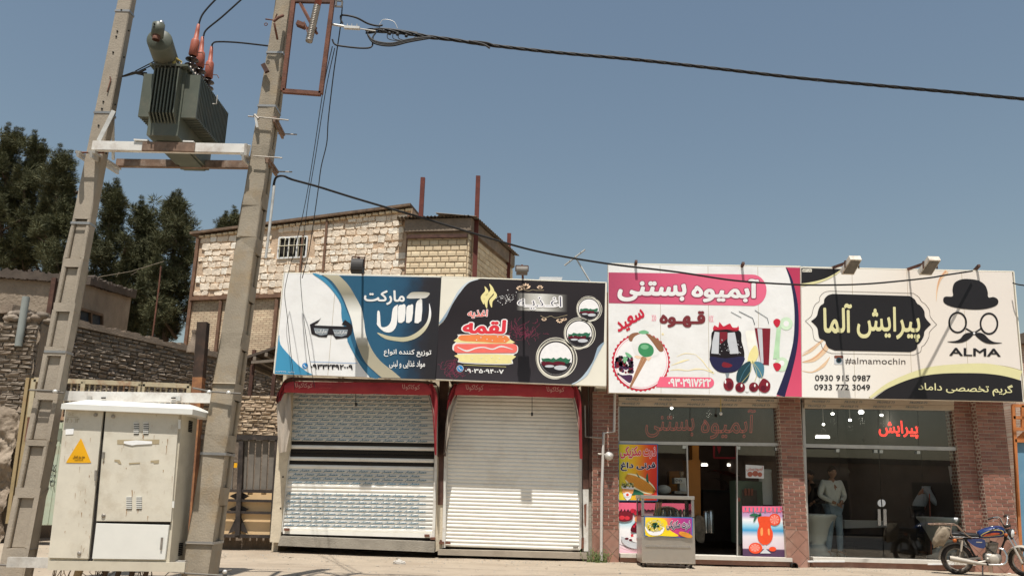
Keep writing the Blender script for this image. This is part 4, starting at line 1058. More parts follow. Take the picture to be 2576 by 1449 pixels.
# aluminium frames
f1 = MB()
def fb(mb, a, b, Y=16.98, w_=.055, h=.06): mb.bar(at(*a,Y), at(*b,Y), w_, h, up=(0,1,0))
fb(f1, Z5(312,108), Z5(312,1300)); fb(f1, Z5(1565,140), Z5(1590,1330)); fb(f1, Z5(318,432), Z5(1572,448), w_=.06); fb(f1, Z5(318,115), Z5(1565,140),w_=.05)
fb(f1, Z5(838,450), Z5(848,880), w_=.025); fb(f1, Z5(1218,450),Z5(1222,1300), w_=.02)
f1.build('window_frame', M['aluminium'], rb)
f2 = MB(); fb(f2, Z6(135,130), Z6(172,1340)); fb(f2, Z6(1290,180), Z6(1385,1335), w_=.03); fb(f2, Z6(140,455), Z6(1305,480), w_=.07); fb(f2, Z6(135,160), Z6(1292,185), w_=.04)
f2.build('window_frame', M['aluminium'], rb)
def pane(Z, pts, Y=17.0): return MB().prismpx([Z(*p) for p in pts], Y, .01).build('pane', M['glass'], rb)
pane(Z5, [(318,115),(860,122),(860,436),(318,432)]); pane(Z5, [(864,122),(1560,140),(1570,446),(864,436)])
pane(Z5, [(318,450),(836,452),(846,1290),(310,1290)]); pane(Z5, [(1220,452),(1572,452),(1588,1300),(1224,1300)])
for a, b, c, d in ((140,398,402,150),(402,708,712,402),(712,1010,1018,712),(1014,1286,1298,1022)):
    pane(Z6, [(a,165),(b,170),(c,462),(d,458)])
vt = [(145,410,452,178),(413,716,752,455),(720,1035,1090,758),(1038,1300,1372,1094)]
for a, b, c, d in vt: pane(Z6, [(a,480),(b,484),(c,1335),(d,1332)])
m = MB()
for zx, zy in ((402,492),(692,498),(734,500),(1018,506)): m.prismpx([Z6(zx-13,zy-12),Z6(zx+13,zy-12),Z6(zx+13,zy+12),Z6(zx-13,zy+12)], 16.96,.08)
for zx, zy in ((820,465),(1232,472),(1526,480)): m.prismpx([Z5(zx-14,zy-12),Z5(zx+14,zy-12),Z5(zx+14,zy+12),Z5(zx-14,zy+12)], 16.96,.08)
for q in range(0, len(m.v), 8): MB().add(m.v[q:q+8], m.f[:6]).build('glass_clamp', M['chrome'], rb)
m = MB()
for a, b in ((708,730),(750,774)): m.prismpx([Z6(a,938),Z6(b-2,938),Z6(b+2,1062),Z6(a+2,1062)], 16.93,.03)
for q in range(0, len(m.v), 8): MB().add(m.v[q:q+8], m.f[:6]).build('door_handle', M['chrome'], rb)
for sgn in (-1,1):
    MB().prismpx([Z6(*p) for p in circ(736+sgn*2,892,28,16,a0=math.pi/2 if sgn < 0 else -math.pi/2,a1=math.pi*1.5 if sgn < 0 else math.pi/2)+[(736+sgn*2,892-28*sgn*(1))]], 16.975,.008).build('lock_cover', M['cool_white'], rb)
MB().prismpx([Z6(1262,610),Z6(1322,608),Z6(1328,752),Z6(1285,752)], 17.2,.1).build('meter_box', M['white_plastic'], rb)
m = MB(); m.prismpx([Z6(1090,1352),Z6(1290,1352),Z6(1290,1363),Z6(1090,1363)], 16.76,.03); m.prismpx([Z6(175,1330),Z6(455,1330),Z6(455,1342),Z6(175,1342)],16.76,.03); m.build('sill_strip', M['white_paint'], rb)

# gas pipe and meter on the pilaster
t = thing('gas_pipe', at(*Z5(185,1330),16.7), 'pale gas pipe running down the brick pillar with a round regulator', 'pipe')
Yp = 16.68
MB().tube([at(*Z5(290,60),Yp), at(*Z5(284,350),Yp), at(*Z5(205,358),Yp), at(*Z5(198,560),Yp), at(*Z5(190,800),Yp), at(*Z5(186,1330),Yp)], .028, 8).build('pipe', M['pvc_pipe'], t)
MB().tube([at(*Z5(60,150),Yp), at(*Z5(64,388),Yp), at(*Z5(200,400),Yp)], .018, 8).build('branch_pipe', M['bike_metal'], t)
c = at(*Z5(245,535),Yp); MB().lathe(c+Vector((0,.05,0)), [(.0,0),(.07,0),(.085,.03),(.085,.07),(.05,.1),(.035,.13),(0,.13)], 14, (0,-1,0)).build('regulator', M['galvanised'], t)
MB().tube([at(*Z5(160,520),Yp), at(*Z5(205,522),Yp), c], .02, 8).build('valve', M['bike_metal'], t)
# drain hole
p = at(*Z6(68,1370),16.7); tag(MB().lathe((p.x,16.72,p.z), [(.062,0),(.062,.08),(.05,.08),(.05,-.1)], 16, (0,-1,0)).build('drain_spout', M['gap_black']), 'short black drain spout at the foot of the narrow middle brick pillar', 'drain')

# ------------------------------------------------------------------ inside the juice shop
def inpx(Z, pts, Y, d, name, mt, parent=None, **kw):
    m = MB(); m.prismpx([Z(*p) for p in pts], Y, d); return m.build(name, M[mt], parent, **kw)
inpx(Z5, [(845,565),(940,565),(945,1000),(855,1000)], 18.2, .5, 'partition', 'orange_panel', None, label='orange wooden partition panel inside the juice shop doorway', cat='partition')
inpx(Z5, [(705,650),(845,650),(845,820),(705,820)], 19.4, .3, 'cupboard', 'orange_panel', None, label='orange back cupboard behind the coffee machine in the juice shop', cat='cupboard')
inpx(Z5, [(880,455),(930,455),(930,565),(880,565)], 19.0, .3, 'wall_panel', 'orange_panel', None, label='narrow orange strip on the juice shop wall above the partition', cat='panel')
t = thing('bar_counter', at(*Z5(760,1100),18), 'dark wooden counter inside the juice shop', 'counter')
MB().box(GX(1650,17.6), GX(1735,17.6), 17.6, 18.1, zs, zs+1.0).build('front', M['dark_wood'], t); MB().box(GX(1648,17.6), GX(1738,17.6), 17.55, 18.15, zs+1.0, zs+1.05).build('top', M['interior_floor'], t)
t = thing('display_counter', at(*Z5(1080,1100),20), 'black display counter at the back of the juice shop seen through the door', 'counter')
inpx(Z5, [(965,800),(1215,808),(1215,1180),(965,1180)], 20.0,.6,'body','dark_wood',t)
inpx(Z5, [(960,790),(1220,798),(1220,812),(960,806)], 19.95,.7,'top','rubber_black',t)
t = thing('display_case', at(*Z5(1130,800),20.2), 'curved shiny glass display hood on the black counter', 'display case')
A = cat_smooth([(1045,640),(1110,645),(1190,665),(1270,705),(1290,800)],6,False); m = MB(); vs = []
for p in A: vs += [at(*Z5(*p),20.1), at(*Z5(*p),20.1)+Vector((0,.8,0))]
m.add(vs, [(2*i,2*i+2,2*i+3,2*i+1) for i in range(len(A)-1)], 0, True); m.build('hood', M['bike_red'], t)
A = cat_smooth([(1050,700),(1100,705),(1150,740),(1175,805)],6,False); m = MB(); vs = []
for p in A: vs += [at(*Z5(*p),20.05), at(*Z5(*p),20.05)+Vector((0,.5,0))]
m.add(vs, [(2*i,2*i+2,2*i+3,2*i+1) for i in range(len(A)-1)], 0, True); m.build('glass_front', M['chrome'], t)
t = thing('coffee_machine', at(*Z5(780,820),18), 'pale coffee machine standing on the counter behind the juice shop window', 'coffee machine')
inpx(Z5,[(745,700),(830,700),(835,745),(745,742)],17.9,.3,'head','white_plastic',t); inpx(Z5,[(785,742),(835,745),(838,820),(785,818)],18.0,.25,'column','white_plastic',t); inpx(Z5,[(745,800),(838,803),(838,822),(745,820)],17.9,.35,'drip_tray','bike_metal',t)
MB().lathe(at(*Z5(800,698),18), [(.03,0),(.05,.1),(.05,.12),(0,.12)], 10).build('hopper', M['sack'], t)
for zx in (762,788): MB().lathe(at(*Z5(zx,722),17.9), [(0,.01),(.03,.01),(.03,0)], 10, (0,-1,0)).build('gauge', M['chrome'], t)
t = thing('ice_cream_machine', at(*Z5(1300,1200),17.9), 'green soft ice cream machine behind the right juice shop pane', 'ice cream machine')
inpx(Z5,[(1210,720),(1415,730),(1425,1200),(1225,1200)],17.8,.5,'body','green_machine',t); inpx(Z5,[(1262,790),(1372,795),(1375,905),(1262,905)],17.75,.05,'dispenser_panel','interior_floor',t)
for zx in (1288,1312,1336): inpx(Z5,[(zx-8,782),(zx+8,782),(zx+6,835),(zx-6,835)],17.68,.05,'tap','bushing_red',t)
for zx in (1232,): MB().prismpx([Z5(*p) for p in circ(zx,865,16,14)],17.78,.02).build('badge', M['awning_pink'], t)
t = thing('notice', at(*Z5(1360,655),17.0), 'small colourful paper notice stuck on the right juice shop pane', 'notice')
inpx(Z5,[(1286,600),(1425,608),(1425,705),(1288,700)],16.985,.004,'paper','white_plastic',t); text('آبمیوه بستنی', R4(1292,612,1418,650), Z5, 16.982, M['bike_red'], t)
flats('picture', [circ(1320,672,20,12),circ(1360,668,22,12),circ(1395,675,18,12)], Z5, 16.981, M['bushing_red'], t)
t = thing('juice_urn', at(*Z5(1460,900),18), 'grey ribbed water dispenser behind the right juice shop pane', 'dispenser')
MB().lathe(at(*Z5(1462,905),17.9), [(.17,0),(.18,.3),(.17,.62),(.19,.63),(.19,.7),(0,.72)], 18).build('body', M['cool_white'], t)
for k, (zx, zb_, zt_) in enumerate(((985,1120,950),(1025,1120,945))):
    t = thing('canister', at(*Z5(zx,zb_),18.3), ['steel canister on the stand inside the doorway, left of two','steel canister on the stand inside the doorway, right of two'][k], 'canister', 'canisters in the doorway')
    a, b = at(*Z5(zx,zb_),18.3), at(*Z5(zx,zt_),18.3); h = b.z-a.z
    MB().lathe(a, [(.06,0),(.065,h*.8),(.05,h*.9),(.05,h),(0,h)], 12).build('body', M['chrome'], t)
t = thing('white_bowl', at(*Z5(660,800),17.8), 'white cloth-covered bowl on the counter in the juice shop window', 'bowl')
MB().ball(at(*Z5(662,790),17.9), .12, 8, (1.3,1,.8)).build('bowl', M['white_plastic'], t)
p = at(*Z5(930,1100),17.9); tag(MB().prismpx([Z5(*q) for q in cat_smooth([(905,1000),(970,1010),(972,1180),(935,1190),(905,1150)],3)],18.1,.2).build('hanging_sack', M['sack']), 'brown sack hanging at the edge of the juice shop doorway', 'sack')
p = at(*Z5(1105,500),19.5); t = thing('menu_board', p, 'dark menu board with red frame high on the juice shop back wall', 'menu board')
inpx(Z5,[(1045,455),(1215,455),(1215,550),(1045,550)],19.5,.05,'board','dark_wood',t); m = MB()
for a, b in (((1045,548),(1215,550)),((1045,455),(1045,548)),((1215,455),(1215,550))): fb(m, Z5(*a), Z5(*b), 19.47, .04,.03)
m.build('frame', M['awning_red'], t); inpx(Z5,[(1068,460),(1100,460),(1095,490),(1085,520),(1075,490)],19.46,.02,'picture','awning_red',t)

# lamps inside
def bulb(Z, zx, zy, Y, r, lab):
    c = at(*Z(zx,zy),Y); ld = bpy.data.lights.new('bulb_light','POINT'); ld.energy = 1.6 if r < .08 else 4; ld.color = (1,.93,.82); ld.shadow_soft_size = .08; lo = bpy.data.objects.new('bulb_light', ld); COL.objects.link(lo); lo.location = c-Vector((0,.0,.18)); t = thing('ceiling_lamp', c, lab, 'lamp', 'lit lamps inside the two glass shops')
    MB().ball((0+c.x,c.y,c.z), r*.62, 8, (1,1,.75)).build('bulb', M['lamp_glow'], t); MB().tube([c+Vector((0,0,r)), (c.x,c.y,zceil+.62)], .01, 5).build('stem', M['aluminium'], t)
bulb(Z5,722,170,19.5,.055,'small lit bulb at the left of the juice shop ceiling'); bulb(Z5,1000,150,18.5,.085,'largest lit bulb in the middle of the juice shop ceiling'); bulb(Z5,1308,168,19.5,.06,'small lit bulb at the right of the juice shop ceiling')
bulb(Z6,362,213,20,.06,'lit bulb in the barber shop, second from the left column of panes'); bulb(Z6,495,261,20.5,.06,'lit bulb hanging lowest in the second pane of the barber shop'); bulb(Z6,293,294,21,.055,'leftmost lit bulb in the barber shop, above the tube light'); bulb(Z6,580,200,18.6,.095,'largest lit lamp at the top of the barber shop window'); bulb(Z6,735,223,20,.06,'lit bulb above the red neon word in the barber shop')
def tube_l(Z, a, b, Y, lab, mt='tube_glow'):
    p, q = at(*Z(*a),Y), at(*Z(*b),Y); t = thing('tube_light', p, lab, 'lamp'); MB().bar(p, q, .05, .05).build('tube', M[mt], t); MB().bar(p+Vector((0,.04,.04)), q+Vector((0,.04,.04)), .08,.03).build('fitting', M['white_paint'], t)
tube_l(Z6,(235,389),(337,391),20.5,'lit tube light at the left of the barber shop'); tube_l(Z5,(1148,602),(1248,610),21,'lit tube light at the back of the juice shop','lamp_glow_soft')
tube_l(Z5,(950,602),(995,602),21,'short lit tube light just inside the juice shop door','lamp_glow_soft')
t = thing('pendant_bulb', at(*Z5(1097,210),16.8), 'white pull bulb hanging on a twisted cord in front of the juice shop glass', 'lamp')
MB().tube([at(*Z5(1095,90),16.8), at(*Z5(1098,150),16.8), at(*Z5(1097,200),16.8)], .008, 5).build('cord', M['gold_line'], t); MB().ball(at(*Z5(1097,212),16.8), .035, 6).build('bulb', M['white_plastic'], t)

# neon words
nt_ = thing('neon_sign', at(*Z5(950,300),17.1), 'half unlit red neon outline lettering across the juice shop top window', 'neon sign')
m = MB(); text('بستنی', [(520,228),(895,228),(895,392),(525,392)], Z5, 17.06, None, None, off=.01, neon=.012, mb=m, res=3); m.build('neon_tube', M['neon_faint'], nt_)
m = MB(); text('آبمیوه', [(950,182),(1365,180),(1350,405),(945,405)], Z5, 17.06, None, None, off=.01, neon=.012, mb=m, res=3); m.build('neon_tube', M['neon_faint'], nt_)
nt_ = thing('neon_sign', at(*Z6(860,350),17.1), 'lit red neon word hanging in the barber shop top window', 'neon sign')
m = MB(); text('پیرایش', [(712,262),(1005,268),(1018,402),(716,394)], Z6, 17.06, None, None, off=.012, neon=.018, mb=m, res=3); m.build('neon_tube', M['neon_red'], nt_)
m = MB(); m.tube([at(*Z6(797,165),17.06), at(*Z6(795,270),17.06)], .006, 4); m.build('cord', M['black_cable'], nt_)
for zx, z0, z1, lab in ((597,150,410,'dark switch hanging on a cord in the barber shop top window'),(960,250,290,'dark switch hanging on a cord in the juice shop top window')):
    Z = Z6 if zx < 700 else Z5; t = thing('hanging_switch', at(*Z(zx,z1),17.3), lab, 'switch'); MB().tube([at(*Z(zx,z0),17.3), at(*Z(zx,z1),17.3)], .006,4).build('cord', M['black_cable'], t); MB().ball(at(*Z(zx,z1),17.3), .03, 5, (1,1,1.6)).build('switch_body', M['lamp_black'], t)

# grey pedestal planters and fittings in the barber shop
def planter(Z, cx, top, bot, rt, lab, Y=17.9):
    a, b = at(*Z(cx,bot),Y), at(*Z(cx,top),Y); h = b.z-zs2; t = thing('pedestal_planter', (a.x,Y,zs2), lab, 'planter', 'pale pedestal planters in the barber window')
    MB().lathe((a.x,Y,zs2), [(rt*.85,0),(rt*.85,h*.06),(rt*.6,h*.09),(rt*.58,h*.2),(rt*.42,h*.24),(rt*.4,h*.3),(rt*.55,h*.36),(rt*.75,h*.6),(rt*1.0,h*.88),(rt*1.12,h*.95),(rt*1.12,h),(rt*.95,h),(rt*.9,h*.93)], 4).build('pot', M['cool_white'], t)
    return t
planter(Z6, 250, 975, 1320, .44, 'large pale square pedestal planter at the left of the barber window', 17.5); planter(Z6, 1235, 1000, 1330, .48, 'large pale square pedestal planter behind the motorcycle', 17.5)
t = thing('broom', at(*Z6(1110,1280),17.6), 'thin upright pole leaning behind the barber window', 'pole'); MB().tube([at(*Z6(1100,820),17.7), at(*Z6(1115,1280),17.5)], .012, 6).build('handle', M['bushing_red'], t)
t = thing('wall_mirror', at(*Z6(450,660),21), 'oval mirror on the barber shop back wall', 'mirror'); MB().prismpx([Z6(*p) for p in circ(430,655,66,24,34)],21.5,.04).build('glass', M['interior_grey'], t)
t = thing('green_plant', at(*Z6(1190,900),19), 'green potted plant inside the barber shop beside the bending person', 'plant')
r_ = np.random.RandomState(3); m = MB(); c = at(*Z6(1195,880),19); rr = random.Random(8)
for k in range(60):
    p = c+Vector((rr.gauss(0,.1),rr.gauss(0,.1),rr.gauss(0,.16))); d = Vector((rr.gauss(0,1),rr.gauss(0,1),rr.gauss(0,1))).normalized()*.07; s = d.cross(Vector((0,0,1)))*.3; m.add([p-d,p+s,p+d,p-s],[(0,1,2,3)])
m.build('foliage', M['weed'], t); MB().lathe((c.x,c.y,zs2), [(.14,0),(.17,.3),(0,.3)], 12).build('pot', M['dark_wood'], t); MB().tube([(c.x,c.y,zs2+.3), c], .015, 5).build('stem', M['bark'], t)
t = thing('barber_bench', at(*Z6(600,1100),20), 'long pale worktop along the back of the barber shop', 'counter')
inpx(Z6,[(455,1025),(800,1030),(800,1075),(455,1085)],20.5,.6,'top','cool_white',t); inpx(Z6,[(465,1085),(790,1078),(790,1180),(465,1190)],20.6,.5,'front','dark_wood',t)
# weeds at the pillar foot
m = MB(); rr = random.Random(17); c = Vector((at(*Z5(160,1325),16.7).x, 16.7, 0))
for k in range(90):
    p = c+Vector((rr.gauss(0,.09),rr.gauss(0,.05),0)); q = p+Vector((rr.gauss(0,.05),rr.gauss(0,.03),rr.uniform(.05,.24))); m.add([p-Vector((.008,0,0)),p+Vector((.008,0,0)),q],[(0,1,2)])
    for j in range(2): l = q+Vector((rr.gauss(0,.03),rr.gauss(0,.02),rr.uniform(-.08,.01))); m.add([l,l+Vector((.025,0,.012)),l+Vector((.01,.01,.03))],[(0,1,2)])
m.build('weeds', M['weed'], kind='stuff')

# blue and orange metal kiosk at the right edge
t = thing('blue_gate', XY(2565,1300,17.1), 'blue sheet metal gate with an orange lattice top at the right edge', 'gate')
m = MB(); m.prismpx([(2556,1108),(2640,1112),(2650,1440),(2568,1440)],17.1,.04); m.build('door_leaf', M['blue_sheet'], t)
m = MB()
for a, b in (((2546,1020),(2640,1022)),((2548,1078),(2640,1082)),((2552,1108),(2640,1112)),((2548,1020),(2570,1440)),((2572,1020),(2573,1080)),((2590,1020),(2592,1080)),((2548,1050),(2640,1052))): fb(m, a, b, 17.05, .06,.05)
m.build('frame', M['orange_steel'], t)
for k, pts in enumerate(([(2552,1108),(2575,1085),(2596,1110)],[(2596,1110),(2617,1087),(2638,1112)])): MB().prismpx(pts,17.08,.02).build('panel', M['orange_steel'], t)
t = thing('house', XY(2600,900,24), 'brown roofed house corner peeping past the right edge of the hat signboard', 'house')
inpx(ID,[(2556,862),(2690,880),(2690,1300),(2556,1300)],24,4,'wall','far_red_brick',t); inpx(ID,[(2544,846),(2700,800),(2700,868),(2544,862)],23.8,4.5,'roof','roof_dark',t)
# ------------------------------------------------------------------ signboards
YB1, YB2 = 16.25, 16.24
p1 = gradmat
M['sign_blue'] = gradmat('sign_blue', [(0,'2b5a76'),(.35,'294f69'),(.62,'243a4c'),(.85,'2b2c33'),(1,'2a282b')], 'X', at(990,850,16.25).x, at(1105,850,16.25).x, .45, 5, .35)
M['sign_cyan'] = gradmat('sign_cyan', [(0,'4495bb'),(.5,'4288aa'),(1,'365f7a')], 'X', at(700,850,16.25).x, at(980,850,16.25).x, .45)
M['sign_silver'] = gradmat('sign_silver', [(0,'b3ab93'),(.3,'a9a38e'),(.45,'f0efe8'),(.62,'f0efe6'),(.8,'8f8b7a'),(1,'bdb69c')], 'Z', at(900,950,16.25).z, at(900,690,16.25).z, .4)
M['logo_silver'] = gradmat('logo_silver', [(0,'b9b094'),(.25,'f3f2ee'),(.75,'f3f2ee'),(1,'a59f8a')], 'Z', at(1020,870,16.25).z, at(1020,730,16.25).z, .4)
M['swoosh_gold'] = gradmat('swoosh_gold', [(0,'b8b292'),(.5,'cfc9ab'),(1,'ffffff')], 'Z', at(1020,870,16.25).z, at(1020,780,16.25).z, .4)
M['sign_black'] = gradmat('sign_black', [(0,'3a363a'),(.3,'302b2e'),(.7,'262022'),(1,'2a2426')], 'Z', at(1300,960,16.25).z, at(1300,700,16.25).z, .42, 2, .25)
M['sign_edge'] = gradmat('sign_edge', [(0,'c3d2dc'),(.5,'7f98ab'),(1,'d8e1e6')], 'Z', at(1300,960,16.25).z, at(1300,700,16.25).z, .42)
mm('print_white', (.84,.835,.81), .42, bump=.05, bsc=2.4, var=.035, sc=1.5, dirt=(.62,.59,.53), dsc=1.7, damt=.25); mm('print_cream', (.82,.78,.66), .45, var=.03); mm('print_red', 'e03a45', .45, var=.04); mm('print_pink', 'f06a86', .45, var=.05)
M['banner_pink'] = gradmat('banner_pink', [(0,'b34a66'),(.35,'d55a7a'),(.6,'dd6683'),(1,'e86b8a')], 'X', at(1533,720,16.2).x, at(1930,720,16.2).x, .45)
M['strip_pink'] = gradmat('strip_pink', [(0,'d95472'),(.5,'c94362'),(1,'b93a5a')], 'Z', at(2000,990,16.2).z, at(2000,680,16.2).z, .45)
for k, c in (('print_brown','7a2f33'),('print_darkred','7d1f2c'),('print_navy','262447'),('print_crimson','c8283e'),('print_green','79b98a'),('print_green2','3f8f5c'),('print_leaf','24434c'),('print_leaf2','4f8094'),('print_orange','f08a4e'),('print_orange2','f2a25e'),('print_salmon','f27468'),
             ('print_yellow','efe3a0'),('print_grey','8c9499'),('print_dark','231f22'),('print_dgreen','2d6b4e'),('print_purple','4b2b4d'),('print_cone','b98a66'),('print_cone2','93664a'),('print_straw','3a4a52'),('print_peach','f3d3b4'),('print_olive','c9c07c'),('print_vine','a99a7c'),
             ('print_mag','9c3f5c'),('print_icon','2f86c4'),('print_lgrey','c9ccd0'),('print_glare','f2f0ee'),('print_wine','5e1224'),('print_wine2','26182e'),('print_cup','1c1418'),('corn','eba23f'),('corn2','d98a2c'),('print_teal','8fd0c4'),('print_bright_yellow','f2d326'),('print_lime','8fb32e'),('print_orange_red','e8502a')):
    mm(k, c, .45, var=.05, sc=9)
def sign(corners, Y, name_label, face_mat='print_white', d=.14):
    b = at(*corners[3], Y); t = thing('signboard', b, name_label, 'signboard')
    m = MB(); m.prismpx(corners, Y, d); m.build('panel', M[face_mat], t)
    m = MB()
    for i in range(4):
        a, c = corners[i], corners[(i+1)%4]; m.bar(at(*a,Y+.07), at(*c,Y+.07), .02,.12, up=(0,1,0))
    m.build('frame', M['print_cream'], t)
    m = MB(); c0 = corners
    for f in (.08,.35,.65,.92):
        for v in (.2,.85):
            x, y = bil(c0, f, v); q = at(x,y,Y+d); m.bar(q, q+Vector((0,1.1,0)), .05,.05)
    m.build('bracket', M['rust_steel'], t); return t
# --- first board: blue market board (its cartoon animals are left out; only the dark glasses stay)
cB1 = [Z1(195,148), Z1(1860,190), Z1(1800,1275), Z1(88,1212)]
s1 = sign(cB1, YB1, 'blue, white and silver market signboard with a phone number, leftmost of the four boards')
Yl = lambda k, b=YB1: b-.0016*k-.0015
flats('blue_ground', [[(520,165),(1860,192),(1800,1275),(1100,1252),(1010,1110),(890,930),(880,850),(870,640),(790,440),(640,240)]], Z1, Yl(1), M['sign_blue'], s1)
flats('blue_edge', [cat_smooth([(490,152),(560,160),(660,230),(790,400),(860,560),(895,640),(880,760),(960,1010),(1090,1150),(1200,1250),(1110,1250),(990,1110),(868,880),(860,840),(800,620),(790,470),(700,330),(600,230)],3)], Z1, Yl(2), M['sign_cyan'], s1)
flats('silver_band', [cat_smooth([(590,162),(700,235),(800,380),(860,520),(905,650),(935,800),(985,960),(1060,1100),(1180,1215),(1225,1252)],4,False)+cat_smooth([(1430,1258),(1340,1180),(1220,1085),(1130,970),(1060,810),(1035,640),(1010,520),(950,400),(870,270),(770,168)],4,False)], Z1, Yl(3), M['sign_silver'], s1)
flats('dark_edge', [], Z1, Yl(2.5), M['sign_blue'], s1, strokes=[([(800,200),(900,310),(985,480),(1035,650),(1070,810),(1130,960),(1230,1075),(1330,1150),(1410,1225)], [60]*2, 6)])
flats('corner_sweep', [cat_smooth([(140,800),(150,900),(230,1000),(330,1110),(430,1190),(490,1226),(300,1222)],3,False)+[(90,1212),(132,810)]], Z1, Yl(1), M['sign_cyan'], s1)
flats('phone_rule', [[(470,1082),(970,1100),(970,1104),(470,1086)]], Z1, Yl(2), M['print_icon'], s1)
# dark glasses lying on the white field
flats('glasses', [[(462,690),(560,640),(585,616),(545,672),(510,692),(520,700),(860,712),(800,690),(835,640),(905,690),(918,720),(905,790),(870,828),(740,845),(706,800),(655,798),(640,826),(560,822),(480,790)]], Z1, Yl(3), M['print_dark'], s1)
flats('lens', [[(505,728),(662,736),(645,796),(580,808),(520,785)],[(705,742),(866,745),(855,800),(800,820),(730,810)]], Z1, Yl(4), M['print_grey'], s1)
text('مارکت', R4(520,742,640,790), Z1, Yl(5), M['print_white'], s1); text('مارکت', R4(722,755,855,795), Z1, Yl(5), M['print_white'], s1)
# logo
flats('logo_letter', [
    cat_smooth([(1492,412),(1520,365),(1570,346),(1727,352),(1718,390),(1680,412),(1600,414)],3),
    cat_smooth([(1180,552),(1205,560),(1215,690),(1235,720),(1290,705),(1325,650),(1345,520),(1400,478),(1395,500),(1385,690),(1330,768),(1250,765),(1180,700),(1176,660)],3),
    cat_smooth([(1400,500),(1440,482),(1478,486),(1468,650),(1410,672),(1398,640)],2), cat_smooth([(1490,505),(1530,484),(1560,486),(1545,650),(1490,672),(1484,640)],2),
    cat_smooth([(1590,470),(1620,430),(1655,430),(1645,650),(1580,674),(1576,640)],2)], Z1, Yl(4), M['logo_silver'], s1)
flats('logo_swoosh', [cat_smooth([(1730,465),(1750,560),(1740,650),(1690,750),(1600,830),(1480,870),(1380,866),(1260,840),(1176,776),(1300,812),(1440,826),(1540,806),(1640,740),(1705,660),(1728,560)],4)], Z1, Yl(3), M['swoosh_gold'], s1)
text('مارکت', R4(1038,322,1470,478,.02), Z1, Yl(5), M['print_white'], s1, off=.03)
text('توزیع کننده انواع', R4(1248,950,1752,1030,.015), Z1, Yl(5), M['print_white'], s1, off=.02); text('مواد غذایی و لبنی', R4(1305,1068,1685,1155,.01), Z1, Yl(5), M['print_white'], s1, off=.02)
text('۰۹۳۳۲۴۹۲۰۰۹', R4(470,1108,918,1160,.02), Z1, Yl(3), M['print_dark'], s1, off=.045)
def phone_icon(Z, cx, cy, r, Y, s):
    flats('phone_ring', [circ(cx,cy,r*1.13)], Z, Y+.0008, M['print_white'], s); flats('phone_icon', [circ(cx,cy,r)], Z, Y-.001, M['print_icon'], s)
    flats('handset', [], Z, Y-.005, M['print_white'], s, strokes=[([(cx-r*.4,cy-r*.45),(cx-r*.3,cy+.05*r),(cx+.0*r,cy+.35*r),(cx+r*.45,cy+r*.42)], [r*.35,r*.18,r*.18,r*.35], 4)])
phone_icon(Z1, 412, 1128, 31, Yl(2), s1)
# --- second board
cB2 = [Z2(-5+0,124+0), Z2(1928,190), Z2(1921,1338), Z2(-60,1255)]
cB2 = [cB1[1], Z2(1928,190), Z2(1921,1338), cB1[2]]
s2 = sign(cB2, YB1, 'dark food signboard with a hot dog, a phone number and three round pictures', 'print_cream')
flats('dark_ground', [[(20,1256)]+[(60,665)]+cat_smooth([(62,660),(130,590),(210,430),(300,280),(400,175),(520,140)],4,False)+[(1920,187),(1905,840)]+cat_smooth([(1900,850),(1850,900),(1790,1040),(1700,1200),(1600,1290),(1545,1318)],4,False)], Z2, Yl(1), M['sign_black'], s2)
flats('sweep_edge', [], Z2, Yl(2), M['sign_edge'], s2, strokes=[([(64,640),(130,560),(200,430),(290,280),(390,180),(500,145)], [14,30,10,30,14,6], 6),([(1905,850),(1850,920),(1790,1060),(1710,1200),(1620,1280),(1545,1318)], [10,40,14,34,14,10], 6)])
# hot dog
flats('bun_outline', [cat_smooth([(245,850),(275,780),(310,760),(800,765),(850,800),(885,860),(940,890),(940,960),(895,990),(880,1050),(840,1098),(320,1080),(280,1040),(262,965),(215,935),(215,880)],3)], Z2, Yl(3), M['print_white'], s2)
flats('bun', [cat_smooth([(262,850),(290,790),(320,775),(790,780),(840,810),(872,862)],3), cat_smooth([(272,985),(880,990),(868,1050),(830,1088),(330,1070),(290,1035)],3)], Z2, Yl(4), M['print_yellow'], s2)
flats('filling', [cat_smooth([(310,768),(812,775),(808,855),(560,845),(420,838),(305,828)],2)], Z2, Yl(5), M['print_orange'], s2)
flats('sausage', [rrect(228,866,936,968,46)], Z2, Yl(6), M['print_salmon'], s2)
flats('sauce', [], Z2, Yl(7), M['print_white'], s2, strokes=[([(268,902),(370,945),(470,915),(560,905),(660,925),(760,895),(890,930)], [6,18,14,12,14,16,3], 6)])
flats('seed', [circ(x,y,6,8) for x,y in ((530,795),(598,815),(657,828),(718,785),(778,788),(792,832),(482,822),(535,1020),(590,1050),(650,1015),(735,1028),(700,1058),(430,1030))], Z2, Yl(7), M['print_white'], s2)
def steam(cx, y0, y1, w_, lean): return [(cx,y0),(cx+w_*.5,y0+(y1-y0)*.3),(cx-w_*.4+lean*.4,y0+(y1-y0)*.62),(cx+lean,y1)]
flats('steam', [], Z2, Yl(4), M['print_yellow'], s2, strokes=[(steam(572,225,425,44,-10),[3,42,46,6],7),(steam(625,196,470,60,-30),[3,48,54,6],7),(steam(668,270,460,44,-18),[3,40,40,6],7)])
text('اغذیه', R4(378,485,598,580,.0,10), Z2, Yl(4), M['print_salmon'], s2, off=.02, outline=(.05,M['print_glare']))
text('لقمه', R4(318,590,800,752,.02,20), Z2, Yl(5), M['print_red'], s2, off=.045, outline=(.055,M['print_glare']))
m = []
